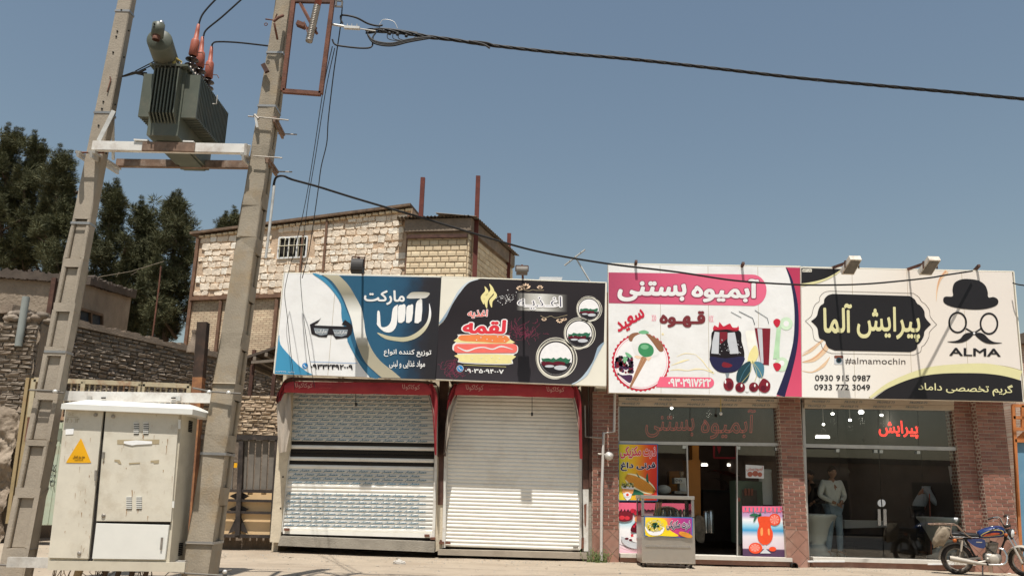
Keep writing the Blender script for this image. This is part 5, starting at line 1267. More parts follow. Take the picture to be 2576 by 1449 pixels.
flats('silver_plate', [[(930,298),(1500,318),(1500,512),(930,492)]], Z2, Yl(2), gradmat('silver_plate', [(0,'2a2628'),(.25,'b9b6ad'),(.5,'d9d8d0'),(.75,'9a978f'),(1,'262023')], 'X', at(*Z2(925,400),YB1).x, at(*Z2(1500,400),YB1).x, .4), s2)
text('اغـذیـه', R4(945,335,1430,478,.012), Z2, Yl(4), M['print_navy'], s2, off=.0, outline=(.07,M['print_glare']))
flats('rule', [[(335,1098),(812,1120),(812,1126),(335,1104)]], Z2, Yl(3), M['print_olive'], s2)
text('۰۹۰۳۵۰۹۴۰۰۷', R4(352,1140,785,1188,.03), Z2, Yl(3), M['print_white'], s2, off=.03); phone_icon(Z2, 297, 1142, 34, Yl(2.6), s2)
rr = random.Random(33)
flats('spark', [circ(640+rr.gauss(0,1)*0+ 700*0+ rr.gauss(830,55)-640+0, 0, 1) for _ in range(0)]+[circ(rr.gauss(820,60), rr.gauss(360,36), rr.uniform(2,6), 6) for _ in range(60)], Z2, Yl(3), M['print_glare'], s2)
def flower(cx, cy, s, fl=1): return [cat_smooth([(cx,cy),(cx+s*math.cos(a-.4)*.6,cy-fl*s*math.sin(a-.4)*.6),(cx+s*math.cos(a),cy-fl*s*math.sin(a)),(cx+s*math.cos(a+.4)*.6,cy-fl*s*math.sin(a+.4)*.6)],3) for a in (.5,1.05,1.57,2.1,2.64)]
flats('blossom', flower(1030,250,62)+flower(965,262,46)+flower(1190,250,40)+flower(1410,590,46,-1)+flower(1235,580,34,-1)+flower(1465,580,30,-1), Z2, Yl(3), M['print_peach'], s2)
flats('vine', [], Z2, Yl(2.6), M['print_vine'], s2, strokes=[([(950,275),(1000,262),(1060,275),(1110,262),(1150,270),(1235,268)],5,5),([(1195,550),(1250,575),(1310,555),(1360,575),(1430,560),(1495,545)],5,5)])
rr = random.Random(40); hair = []
for k in range(150):
    cx, cy, a = (rr.gauss(980,95), rr.gauss(730,52), rr.uniform(0,6.28)) if k % 2 else (rr.gauss(210,75), rr.gauss(1160,60), rr.uniform(0,6.28))
    if cx < 75 or (not k % 2 and cy > 1235): continue
    pts = [(cx,cy)]
    for j in range(4): a += rr.uniform(-.8,.8); l = rr.uniform(10,24); pts.append((pts[-1][0]+l*math.cos(a), pts[-1][1]+l*math.sin(a)))
    hair.append((pts, rr.uniform(1.5,3), 2))
flats('pink_scribble', [], Z2, Yl(2), M['print_mag'], s2, strokes=hair)
for cx, cy, r in ((1368,1030,205),(1628,752,158),(1736,480,128)):
    k = r/205
    flats('picture_ring', [], Z2, Yl(3), M['print_cream'], s2, strokes=[(circ(cx,cy,r*1.0,40,r*1.02)+[(cx+r,cy)], 22*k, 2),(circ(cx+8*k,cy+4*k,r*1.1,40,r*1.06)+[(cx+8*k+r*1.1,cy+4*k)], 9*k, 2),(circ(cx-6*k,cy-2*k,r*1.05,40,r*1.12)+[(cx-6*k+r*1.05,cy-2*k)], 7*k, 2)])
    flats('picture', [circ(cx,cy,r*.88,40)], Z2, Yl(3.5), M['print_glare'], s2)
    rr = random.Random(int(r)); gp = lambda n, x0, x1, y, dy: [(cx+r*(x0+(x1-x0)*i/n), cy+r*(y+rr.uniform(-dy,dy))) for i in range(n+1)]
    flats('greens', [gp(12,-.8,.8,-.02,.07)+gp(10,.75,-.72,.22,.07)], Z2, Yl(4), M['print_dgreen'], s2)
    flats('meat', [gp(10,-.82,.5,.16,.05)+gp(10,.45,-.75,.36,.05)], Z2, Yl(4.4), M['print_wine'], s2)
    flats('dark_base', [circ(cx,cy,r*.87,24,a0=.25,a1=math.pi-.2)], Z2, Yl(3.8), M['print_dark'], s2)
    flats('bread', [circ(cx+r*.25,cy+r*.5,r*.36,14,r*.13),circ(cx-r*.35,cy+r*.42,r*.26,14,r*.07)], Z2, Yl(4.6), M['print_lgrey'], s2)
# --- third board
cB3 = [Z3(70,108), Z3(1838,135), Z3(1855,1330), Z3(76,1290)]
s3 = sign(cB3, YB2, 'pink and white juice and ice cream signboard with a tall dark glass of cherry juice')
Y3 = lambda k: YB2-.0016*k-.0015
flats('banner', [[(72,183)]+[(1400,203)]+[(1400+130*math.sin(a), 348-145*math.cos(a)) for a in [i*math.pi/14 for i in range(15)]]+[(1400,492),(74,466)]], Z3, Y3(1), M['banner_pink'], s3)
text('بستنی', R4(152,262,785,450,.01,10), Z3, Y3(3), M['print_white'], s3, off=.04, outline=(.03,M['print_mag'])); text('آبمیوه', R4(835,232,1455,455,.02,8), Z3, Y3(3), M['print_white'], s3, off=.04, outline=(.03,M['print_mag']))
text('قـهـوه', R4(542,535,965,690,.01), Z3, Y3(2), M['print_brown'], s3, off=.05)
text('سعید', [(130,655),(368,505),(430,618),(175,768)], Z3, Y3(2), M['print_crimson'], s3, off=.035)
chev = []
for x in (472,486,500): chev += [([(x,576),(x+10,604),(x,632)],4,3)]
for x in (1038,1024,1010): chev += [([(x,582),(x-10,612),(x,642)],4,3)]
flats('chevron', [], Z3, Y3(2), M['print_pink'], s3, strokes=chev)
flats('side_strip', [[(1705,137),(1838,140),(1855,1330),(1618,1322)]+cat_smooth([(1640,1300),(1740,1080),(1810,860),(1815,600),(1790,380),(1745,220),(1712,150)],4,False)], Z3, Y3(1), M['strip_pink'], s3)
flats('navy_curve', [], Z3, Y3(2), M['print_navy'], s3, strokes=[([(1712,140),(1760,260),(1798,450),(1808,640),(1795,840),(1745,1060),(1660,1320)],[6,22,34,40,44,56,80],6)])
# round ice cream picture
flats('scallop', [[(370+ (266+6*math.cos(40*a))*math.cos(a), 1010+(266+6*math.cos(40*a))*math.sin(a)) for a in [i*2*math.pi/240 for i in range(240)]]], Z3, Y3(1), M['print_crimson'], s3)
flats('disc', [circ(372,1008,250,50)], Z3, Y3(2), M['print_glare'], s3)
flats('ring', [], Z3, Y3(2.5), M['print_pink'], s3, strokes=[(circ(372,1008,238,60)+[(610,1008)],3,1)])
flats('cocoa', [cat_smooth([(255,780),(290,745),(350,740),(330,790),(275,820)],3), cat_smooth([(420,750),(480,770),(560,830),(580,900),(540,910),(480,830)],3)], Z3, Y3(3.4), M['print_cone2'], s3)
flats('mint', [cat_smooth([(350,730),(400,715),(445,735),(420,750),(370,750)],3)], Z3, Y3(3.8), M['print_green'], s3)
flats('cream', [cat_smooth([(290,820),(320,770),(400,745),(450,800),(500,880),(540,930),(480,960),(340,950),(300,900)],4)], Z3, Y3(3.6), M['print_white'], s3)
flats('mint_scoop', [cat_smooth([(345,880),(370,840),(430,835),(480,870),(488,920),(460,955),(400,960),(355,925)],4)], Z3, Y3(4), M['print_green2'], s3)
flats('mint_light', [circ(405,870,38,14,22)], Z3, Y3(4.3), M['print_green'], s3)
flats('cone', [[(378,955),(432,975),(275,1255),(262,1245)]], Z3, Y3(3), M['print_cone'], s3); flats('cone_line', [], Z3, Y3(3.3), M['print_cone2'], s3, strokes=[([(395,962),(268,1245)],4,1),([(415,970),(272,1250)],4,1)])
flats('cone_cream', [cat_smooth([(325,950),(380,958),(350,980),(310,960)],3),cat_smooth([(420,965),(470,960),(440,1000)],3)], Z3, Y3(3.5), M['print_peach'], s3)
rr = random.Random(50)
flats('berry', [circ(rr.uniform(140,290),rr.uniform(960,1120),rr.uniform(10,22),9) for _ in range(34)], Z3, Y3(3), M['print_purple'], s3); flats('berry_light', [circ(rr.uniform(150,290),rr.uniform(980,1110),rr.uniform(8,18),8) for _ in range(16)], Z3, Y3(3.2), M['print_darkred'], s3); flats('berry_blue', [circ(rr.uniform(140,280),rr.uniform(960,1130),rr.uniform(8,16),8) for _ in range(14)], Z3, Y3(3.4), M['print_dark'], s3)
flats('berry_bowl', [cat_smooth([(150,1110),(200,1130),(290,1130),(275,1200),(230,1180)],3)], Z3, Y3(2.8), M['print_purple'], s3)
flats('leaf', [cat_smooth([(225,920),(260,930),(290,960),(250,965)],3),cat_smooth([(210,960),(250,975),(215,1020)],3)], Z3, Y3(3.6), M['print_green'], s3)
flats('phone_pill', [[(545,1145),(1000,1152)]+[(1000+46*math.sin(a),1200-48*math.cos(a)) for a in [i*math.pi/10 for i in range(11)]]+[(1000,1250),(510,1240)]], Z3, Y3(2.2), M['print_pink'], s3)
text('۰۹۳۰۲۹۱۷۶۲۲', R4(622,1158,1018,1236,.01), Z3, Y3(3), M['print_white'], s3, off=.045)
flats('juice_splash', [], Z3, Y3(1), mat('splash_cream', 'f6e6b4', .45), s3, strokes=[([(640,1085),(720,1078),(800,1088),(880,1074),(960,1080),(1045,1112)],[3,10,5,12,6,14],5),([(650,1040),(760,1000),(820,985)],[2,16,2],5),([(880,945),(940,1000),(985,1060),(1035,1105)],[3,8,6,10],5),([(565,745),(580,760)],[20,14],3),([(700,960),(780,930),(880,940)],[2,7,2],5)])
# tall glass
flats('glass_body', [cat_smooth([(1045,715),(1020,840),(1005,940),(1020,1030),(1080,1095),(1165,1110),(1255,1090),(1310,1020),(1326,930),(1300,820),(1272,715)],4)], Z3, Y3(2), M['print_cup'], s3)
flats('glass_juice', [cat_smooth([(1012,960),(1150,975),(1320,958),(1308,1030),(1255,1088),(1165,1106),(1080,1092),(1022,1030)],3)], Z3, Y3(2.4), M['print_navy'], s3)
flats('glass_red', [[(1098,728),(1168,728),(1172,790),(1140,815),(1100,850)],cat_smooth([(1130,1010),(1180,1020),(1215,1040),(1180,1060),(1120,1050)],3)], Z3, Y3(2.8), M['print_darkred'], s3)
flats('glass_shine', [[(1052,730),(1095,735),(1088,935),(1020,930),(1030,820)],[(1172,740),(1238,735),(1275,930),(1195,935),(1170,820)]], Z3, Y3(3), M['print_lgrey'], s3)
flats('glass_rim', [], Z3, Y3(3.2), M['print_dark'], s3, strokes=[(circ(1155,720,116,24,9)+[(1271,720)],4,1)])
flats('splash', [cat_smooth([(1040,720),(1050,670),(1085,690),(1095,640),(1130,680),(1165,665),(1195,655),(1215,690),(1260,690),(1268,670),(1270,725),(1160,712)],2)], Z3, Y3(2.6), M['print_crimson'], s3)
flats('stem', [[(1145,1105),(1190,1105),(1180,1140),(1178,1170),(1156,1170),(1158,1140)]], Z3, Y3(2), M['print_grey'], s3)
rr = random.Random(3); flats('bubble', [circ(rr.uniform(1040,1300),rr.uniform(800,940),rr.uniform(2,5),6) for _ in range(40)], Z3, Y3(3.6), M['print_lgrey'], s3)
flats('straw', [], Z3, Y3(3), M['print_straw'], s3, strokes=[([(1202,548),(1298,600)],5,1),([(1275,542),(1402,605),(1422,665)],6,1),([(1422,532),(1538,605),(1550,655)],5,1)][:3])
flats('milkshake', [[(1335,740),(1345,720),(1420,720),(1440,900),(1390,990),(1360,900)]], Z3, Y3(1.6), mat('shake_cream','f4f0e4',.45), s3)
flats('cherry_drink', [[(1420,695),(1566,700),(1560,860),(1552,1038),(1478,1030),(1450,860)]], Z3, Y3(2), M['print_darkred'], s3); flats('cherry_shine', [[(1445,700),(1490,705),(1502,1020),(1478,1020)]], Z3, Y3(2.3), M['print_lgrey'], s3)
flats('banana', [cat_smooth([(1415,860),(1440,870),(1455,940),(1430,1000),(1395,1020),(1355,1010),(1370,930)],4)], Z3, Y3(2.6), M['print_yellow'], s3)
flats('kiwi_drink', [[(1625,680),(1665,680),(1650,860),(1650,980),(1590,980),(1605,860)]], Z3, Y3(1.8), mat('kiwi_pale','b9dcb4',.45), s3); flats('kiwi', [circ(1712,655,60,20),circ(1670,1030,66,20)], Z3, Y3(1.6), mat('kiwi_paler','cfe6c8',.45), s3); flats('kiwi_core', [circ(1712,655,26,14),circ(1670,1020,26,14)], Z3, Y3(1.8), M['print_glare'], s3)
flats('strawberry', [cat_smooth([(1592,640),(1620,610),(1655,625),(1650,665),(1625,690)],4),cat_smooth([(1590,1030),(1625,1015),(1662,1035),(1655,1075),(1620,1092)],4)], Z3, Y3(2.6), M['print_crimson'], s3)
flats('dark_leaf', [cat_smooth([(1385,1010),(1330,1020),(1265,1090),(1250,1170),(1275,1200),(1330,1200),(1370,1140)],4)], Z3, Y3(3.2), M['print_leaf'], s3); flats('blue_leaf', [cat_smooth([(1405,1025),(1450,1005),(1500,1030),(1508,1090),(1490,1150),(1440,1130)],4)], Z3, Y3(3.2), M['print_leaf2'], s3)
flats('leaf_vein', [], Z3, Y3(3.5), M['print_leaf2'], s3, strokes=[([(1380,1020),(1320,1100),(1280,1195)],4,3)]); flats('cherry_stem', [], Z3, Y3(3.4), M['print_olive'], s3, strokes=[([(1400,1000),(1380,1100),(1300,1200)],4,4),([(1400,1000),(1440,1110),(1420,1190)],4,4),([(1400,1000),(1470,1100),(1500,1190)],4,4)])
flats('cherry', [circ(1287,1243,46,20),circ(1412,1240,44,20),circ(1180,1215,48,20,60),cat_smooth([(1455,1230),(1500,1160),(1560,1200),(1560,1260),(1520,1292),(1470,1275)],4)], Z3, Y3(3.8), M['print_darkred'], s3)
flats('cherry_dark', [circ(1275,1250,24,12),circ(1400,1255,22,12),circ(1190,1225,24,12,34),circ(1500,1250,26,12)], Z3, Y3(4.1), M['print_wine'], s3); flats('cherry_shine', [circ(1300,1225,9,8,16),circ(1422,1225,8,8,14),circ(1150,1190,8,8,20),circ(1535,1215,8,8,16),circ(1350,1270,16,10)], Z3, Y3(4.4), M['print_glare'], s3)
# --- fourth board
cB4 = [Z4(55,140), Z4(2000,182), Z4(2105,1375), Z4(62,1332)]
M['print_beige'] = gradmat('print_beige', [(0,'f1efe6'),(.3,'efeae0'),(.6,'e9dfd2'),(1,'e6ddd2')], 'X', at(*Z4(60,700),16.24).x, at(*Z4(2050,700),16.24).x, .45, .9, .9)
s4 = sign(cB4, 16.22, 'cream and black barber signboard with a bowler hat, round glasses and moustache', 'print_beige')
Y4 = lambda k: 16.22-.0016*k-.0015
mm('print_black', (.018,.016,.017), .4, var=.06); mm('print_gold', 'ded8a4', .45, var=.04); mm('print_line','4a3f3a',.5); mm('print_tan','e7c6a2',.45,var=.08); mm('print_tan2','d9a27c',.45,var=.08)
flats('corner', [cat_smooth([(425,152),(370,190),(270,240),(160,270),(56,285)],4,False)+[(56,142)]], Z4, Y4(1), M['print_black'], s4)
flats('corner_line', [], Z4, Y4(2), M['print_gold'], s4, strokes=[([(56,300),(160,282),(270,250),(370,200),(432,152)],[26,24,18,14,4],5)])
flats('silk_fold', [], Z4, Y4(1), M['print_tan'], s4, strokes=[([(64,950),(150,900),(240,820),(330,740)],[8,24,16,2],6),([(64,1010),(170,985),(270,900),(300,830),(280,760)],[4,40,46,24,2],6),([(64,1090),(160,1100),(260,1040),(320,960)],[3,12,30,2],6),([(1400,172),(1340,240),(1310,330),(1300,450)],[40,26,14,2],6)])
flats('silk_line', [], Z4, Y4(1.6), M['print_tan2'], s4, strokes=[([(64,1010),(170,975),(250,900),(285,830)],[1,8,10,2],6),([(64,930),(150,880),(250,800)],[1,5,1],6),([(1390,172),(1330,250),(1305,380)],[12,10,1],6)])
half = [(145,632),(200,580),(215,520),(265,470),(280,420),(340,384),(700,388)]
top = cat_smooth([(145,632),(195,590),(212,530),(232,490),(262,468),(268,430),(300,395),(345,381)],4,False)+cat_smooth([(1055,400),(1100,430),(1125,470),(1155,490),(1190,540),(1200,600),(1252,662)],4,False)
bot = cat_smooth([(1252,662),(1195,720),(1185,770),(1150,830),(1125,850),(1115,890),(1060,917)],4,False)+cat_smooth([(365,903),(310,880),(285,850),(275,815),(225,790),(212,750),(200,690),(145,632)],4,False)
flats('plaque', [top+bot[:-1]], Z4, Y4(2), M['print_black'], s4)
cxp, cyp = 700, 648
ex = lambda p, sx, sy: (cxp+(p[0]-cxp)*sx, cyp+(p[1]-cyp)*sy)
for k, (sx, sy) in enumerate(((1.095,1.1),)): flats('plaque_line', [], Z4, Y4(2), M['print_line'], s4, strokes=[([ex(p,sx,sy) for p in (top+bot[:-1])+[top[0]]],3.4,1)])
text('پیرایش', R4(568,490,1152,810,.03), Z4, Y4(4), M['print_gold'], s4, off=.02); text('آلما', R4(258,470,523,745,.0), Z4, Y4(4), M['print_gold'], s4, off=.03)
flats('hat', [cat_smooth([(1452,402),(1450,340),(1470,280),(1530,248),(1600,244),(1690,258),(1750,300),(1775,360),(1782,412),(1830,410),(1868,432),(1870,470),(1830,500),(1740,522),(1640,526),(1520,515),(1430,495),(1375,465),(1365,430),(1385,406)],5)], Z4, Y4(2), M['print_black'], s4)
flats('spectacles', [], Z4, Y4(2), M['print_black'], s4, strokes=[(circ(1498,645,78,40,91)+[(1576,645)],17,2),(circ(1787,655,78,40,94)+[(1865,655)],17,2),([(1575,700),(1645,742)],14,1),([(1715,700),(1650,742)],14,1)])
flats('bridge', [circ(1650,742,16,14)], Z4, Y4(3), M['print_black'], s4); flats('bridge_screw', [circ(1650,742,10,14)], Z4, Y4(4), M['print_glare'], s4)
flats('moustache', [cat_smooth([(1645,750),(1600,738),(1555,755),(1520,795),(1470,815),(1400,820),(1470,832),(1540,828),(1600,800)],4), cat_smooth([(1655,750),(1700,738),(1745,755),(1790,800),(1840,825),(1912,832),(1830,842),(1760,835),(1700,800)],4)], Z4, Y4(2.5), M['print_black'], s4)
text('ALMA', R4(1420,876,1895,950,.02), Z4, Y4(2), M['print_black'], s4, off=.022); text('#almamochin', R4(460,968,1016,1030,.012), Z4, Y4(2), M['print_line'], s4, off=.0)
text('0930 915 0987', R4(182,1128,695,1182,.005), Z4, Y4(2), M['print_black'], s4, off=.012); text('0933 772 3049', R4(175,1213,690,1266,.005), Z4, Y4(2), M['print_black'], s4, off=.012)
flats('camera_icon', [rrect(358,948,443,1030,14)], Z4, Y4(2), M['print_lgrey'], s4); flats('camera_strip', [rrect(358,948,443,975,12)], Z4, Y4(3), mat('icon_brown','7a4a3a',.5), s4); flats('camera_lens', [circ(402,992,26,18)], Z4, Y4(4), M['print_leaf'], s4); flats('camera_glass', [circ(402,992,14,14)], Z4, Y4(5), M['print_dark'], s4)
arc = cat_smooth([(720,1345),(860,1250),(1050,1170),(1250,1125),(1500,1110),(1800,1120),(1960,1145),(2084,1180)],5,False)
flats('gold_arc', [], Z4, Y4(1.4), M['print_gold'], s4, strokes=[([(690,1338),(850,1228),(1050,1145),(1250,1090),(1500,1070),(1750,1068),(1950,1100),(2080,1135)],[20,44,62,74,84,92,92,92],5)]); flats('gold_edge', [], Z4, Y4(1.2), M['print_vine'], s4, strokes=[([(680,1338),(840,1215),(1040,1120),(1250,1058),(1500,1032),(1750,1030),(1950,1052),(2078,1085)],8,5)])
flats('black_foot', [arc+[(2100,1374),(720,1345)]], Z4, Y4(2.4), M['print_black'], s4)
text('گریم تخصصی داماد', R4(1135,1190,2008,1298,.035), Z4, Y4(3.4), M['print_gold'], s4, off=.012)
flats('maker_plate', [rrect(66,152,152,180,5)], Z4, Y4(2.4), M['print_cream'], s4); text('چاپ تابلو', R4(72,156,148,176), Z4, Y4(3.4), M['ink'], s4)
text('چاپ ۰۹۱۳۳۵۶', R4(100,1182,300,1200,.02), Z1, Yl(3), M['print_white'], s1)

for s_, cc, Yb_, fr_s in ((s1,cB1,YB1,(.33,.66)),(s2,cB2,YB1,(.3,.64)),(s3,cB3,YB2,(.27,.52,.78)),(s4,cB4,16.22,(.24,.5,.76))):
    for f in fr_s:
        a, b = bil(cc, f, .004), bil(cc, f, .996); MB().add([at(a[0]-.45,a[1],Yb_-.0008), at(a[0]+.45,a[1],Yb_-.0008), at(b[0]+.45,b[1],Yb_-.0008), at(b[0]-.45,b[1],Yb_-.0008)], [(0,1,2,3)]).build('seam', M['print_vine'], s_)
# ------------------------------------------------------------------ floodlights on the boards
def flood(Z, hx, hy, w_, h, Y, armb, lab, mt, open_=False):
    c = at(*Z(hx,hy), Y); t = thing('floodlight', at(*Z(*armb), 16.3), lab, 'floodlight')
    s = c.y/FOC*K*(520/1884 if Z in (Z1,) else 520/1983 if Z == Z2 else 670/2110)
    W_, H_ = w_*s, h*s
    m = MB(); d = .22
    if open_:
        u = Vector((.5*W_,0,0)); v = Vector((.02,-.17,.1))
        m.hexa([c-u-v, c+u-v, c+u-v+Vector((0,.06,.09)), c-u-v+Vector((0,.06,.09)), c-u*.9+v, c+u*.9+v, c+u*.9+v+Vector((0,.06,.09)), c-u*.9+v+Vector((0,.06,.09))]); m.build('housing', M[mt], t)
        MB().hexa([c-u*.8-v*.8-Vector((0,.01,.012)), c+u*.8-v*.8-Vector((0,.01,.012)), c+u*.8-v*.8-Vector((0,0,0)), c-u*.8-v*.8, c-u*.72+v*.8-Vector((0,.01,.012)), c+u*.72+v*.8-Vector((0,.01,.012)), c+u*.72+v*.8, c-u*.72+v*.8]).build('glass', M['lamp_grey'], t)
    else:
        prof = cat_smooth([(-.11,-H_/2),(-.14,0),(-.08,H_*.42),(.05,H_*.5),(.12,H_*.2),(.10,-H_*.45)],3); vs = []
        for y, z in prof: vs += [c+Vector((-W_/2,y,z)), c+Vector((W_/2,y,z))]
        n = len(prof); m.add(vs, [(2*i,2*i+1,(2*i+3)%(2*n),(2*i+2)%(2*n)) for i in range(n)]+[tuple(range(0,2*n,2)), tuple(range(1,2*n,2))[::-1]]); m.build('housing', M[mt], t)
    m = MB(); U = [c+Vector((-W_*.55,0,-.02)), c+Vector((-W_*.55,0,H_*.62)), c+Vector((W_*.55,0,H_*.62)), c+Vector((W_*.55,0,-.02))]
    for a, b in zip(U, U[1:]): m.bar(a, b, .02,.02)
    m.build('bracket', M['dark_red_steel'], t)
    b0 = at(*Z(*armb), 16.3); top = c+Vector((0,0,H_*.62))
    MB().bar(b0+Vector((0,0,-.35)), b0, .045,.045).build('post', M['rust_steel'], t)
    MB().bar(b0, top, .04,.05).build('arm', M['rust_steel'], t)
flood(Z1, 972, 70, 128, 160, 15.63, (1028,160), 'black floodlight standing over the blue market signboard', 'lamp_black')
flood(Z2, 988, 48, 130, 90, 15.55, (998,130), 'grey floodlight standing over the dark food signboard', 'lamp_grey')
flood(Z4, 522, 135, 120, 95, 15.2, (340,142), 'pale rust-stained floodlight on an arm over the barber signboard, left of two', 'lamp_pale', True)
flood(Z4, 1245, 140, 120, 95, 15.2, (1028,158), 'pale rust-stained floodlight on an arm over the barber signboard, right of two', 'lamp_pale', True)
for Z, a, b, lab in ((Z3,(335,190),(330,85),'short steel lamp stub on the top edge of the pink signboard, left of two'),(Z3,(1320,205),(1320,102),'short steel lamp stub on the top edge of the pink signboard, right of two'),(Z4,(1718,250),(1703,125),'dark lamp stub on the top edge above the bowler hat')):
    Yq = 16.12; p, q = at(*Z(*a),Yq+.1), at(*Z(*b),Yq-.02); t = thing('lamp_stub', p, lab, 'bracket')
    p = Vector((q.x+.0, 16.4, p.z)); MB().bar((q.x,16.32,q.z-.5), (q.x,16.32,q.z-.05), .04,.04).build('post', M['rust_steel'], t); MB().bar((q.x,16.35,q.z-.05), (q.x,16.12,q.z+.02), .05,.05).build('arm', M['dark_red_steel'], t)
# TV aerial and rooftop box behind the boards
t = thing('tv_aerial', at(1485,705,17.5), 'small television aerial leaning behind the gap between the signboards', 'antenna')
MB().tube([at(1497,730,17.5), at(1448,648,17.5)], .018, 6).build('mast', M['galvanised'], t)
MB().bar(at(1420,668,17.5), at(1472,628,17.4), .05,.02).build('boom', M['galvanised'], t)
m = MB()
for f in (.25,.5,.78): a = at(1420+52*f, 668-40*f, 17.47); m.tube([a+Vector((-.02,-.25,-.05)), a+Vector((.02,.25,.05))], .008, 4)
m.build('element', M['galvanised'], t)
t = thing('rooftop_cooler', at(1380,712,18), 'white rooftop box with a sloped top just above the dark signboard', 'cooler')
MB().prismpx([Z2(1190,118),Z2(1440,122),Z2(1425,180),Z2(1165,170)],18,.8).build('body', M['white_paint'], t)
for px, py in ((1523,860),):
    inpx(ID,[(1524,735),(1530,735),(1530,990),(1526,990)],16.6,.05,'pipe','rust_steel',None,label='narrow rusty upright in the gap between the middle signboards',cat='pipe')

# ------------------------------------------------------------------ concrete poles
YP = 10.4
def pole(top, bot, Ytop, Ybot, wt, wb, dt, db, pockets, lab, mt, side=False, z0=-.5):
    T, B = at(*top, Ytop), at(*bot, Ybot); ax = (T-B)/(T.z-B.z); z1 = 8.75
    P = lambda z: B+ax*(z-B.z)
    t = thing('concrete_pole', (P(0).x,P(0).y,0), lab, 'utility pole', 'concrete poles carrying the transformer')
    wd = lambda z: wb+(wt-wb)*(z-B.z)/(T.z-B.z); dp = lambda z: db+(dt-db)*(z-B.z)/(T.z-B.z)
    def pt(z, u, v): p = P(z); return Vector((p.x+u*wd(z)/2, p.y+v*dp(z)/2, z))      # u across, v depth (-1 front)
    def blk(mb, za, zb, u0, u1, v0, v1):
        mb.hexa([pt(za,u0,v0),pt(za,u1,v0),pt(za,u1,v1),pt(za,u0,v1),pt(zb,u0,v0),pt(zb,u1,v0),pt(zb,u1,v1),pt(zb,u0,v1)])
    m = MB(); zs = sorted(pockets)
    cur = z0
    for (a, b) in zs+[(z1, z1)]:
        # solid between pockets
        n = max(1, int((a-cur)/1.2)) if a > cur else 0
        for k in range(n): blk(m, cur+(a-cur)*k/n, cur+(a-cur)*(k+1)/n, -1,1,-1,1)
        if b > a:
            if side: blk(m,a,b,-.78,.78,-.5,.5); blk(m,a,b,-1,1,-1,-.5); blk(m,a,b,-1,1,.5,1)
            else: blk(m,a,b,-.62,.62,-.55,.55); blk(m,a,b,-1,-.62,-1,1); blk(m,a,b,.62,1,-1,1)
        cur = b
    o = m.build('shaft', M[mt], t)
    me = o.data; bm = bmesh.new(); bm.from_mesh(me); bmesh.ops.remove_doubles(bm, verts=bm.verts, dist=1e-4)
    es = [e for e in bm.edges if len(e.link_faces) == 2 and e.calc_face_angle(0) > 1]
    bmesh.ops.bevel(bm, geom=es, offset=.012, segments=1, affect='EDGES')
    bmesh.ops.triangulate(bm, faces=bm.faces)
    for v in bm.verts: v.co += Vector((pnoise(v.co*9), pnoise(v.co*9+Vector((5,5,5))), 0))*.0025
    bm.to_mesh(me); bm.free()
    holes = MB()
    return t, pt
zat = lambda px, py, Y=YP: at(px, py, Y).z
pk = [(zat(60,1386),zat(80,1228)-0), (zat(85,1222),zat(95,1130)), (zat(100,1112),zat(115,1008)), (zat(118,990),zat(125,895)), (zat(128,880),zat(170,803)), (zat(175,780),zat(190,703)), (zat(195,690),zat(215,625)), (zat(220,610),zat(240,540))]
pk = [(zat(0+70,1378),zat(80,1249)), (zat(85,1229),zat(95,1122)), (zat(100,1107),zat(115,1005)), (zat(118,983),zat(140,895)), (zat(150,877),zat(170,785)), (zat(175,768),zat(190,676)), (zat(195,655),zat(215,556))]
PL, ptL = pole((324,-20),(45,1398+18), YP, YP, .19,.285,.14,.2, pk, 'left concrete pole with a ladder of square recesses down its front', 'concrete')
pk2 = [(zat(545,1400-k*78-36), zat(545,1400-k*78)+.5) for k in range(0)]
pk2 = [(0.55+k*.62, 0.55+k*.62+.42) for k in range(12)]
PR, ptR = pole((722,-20),(508,1415), YP, YP, .2,.31,.24,.36, pk2, 'right concrete pole with oval recesses down its side and a smooth front', 'concrete_yellow', side=True)
PR.children[0].data.materials.clear()
# weathering: bare concrete above, ochre foot
mcy = mat('concrete_ochre', (.31,.265,.2), .92, var=.14, sc=3.5, bump=.35, bsc=45, dirt=(.33,.23,.12), dsc=1.9, damt=.6); PR.children[0].data.materials.append(mcy)
m = MB()
for z in [zat(230,y) for y in (95/3.0,85,98,138,262,280,322)]:
    if z < 8.6: m.lathe(ptL(z,-.1,-1.002)+Vector((0,.0,0)), [(.012,0),(.012,.01),(0,.01)], 8, (0,-1,0))
m.build('bolt_hole', M['gap_black'], PL)
m = MB()
for z in (7.9,7.2,6.8,6.1,5.4,8.3): m.lathe(ptL(z,1.002,0), [(.012,0),(.012,.01),(0,.01)], 8, (1,0,0))
m.build('bolt_hole', M['gap_black'], PL)
def bandp(t, pt, z, mt='strap', h=.03):
    m = MB(); e = 1.03
    for a, b in (((-e,-e),(e,-e)),((e,-e),(e,e)),((e,e),(-e,e)),((-e,e),(-e,-e))): m.bar(pt(z,*a)+Vector((0,0,0)), pt(z,*b), .008, h)
    m.build('strap', M[mt], t)
for y in (288,566,889,32): bandp(PL, ptL, zat(200,y))
for y in (1143,1364,141,275): bandp(PR, ptR, zat(560,y))
MB().tube([ptL(zat(275,200),.1,-1.05), ptL(zat(275,208),.35,-1.2), ptL(zat(275,240),.2,-1.2)], .008, 5).build('hook', M['rust_steel'], PL)

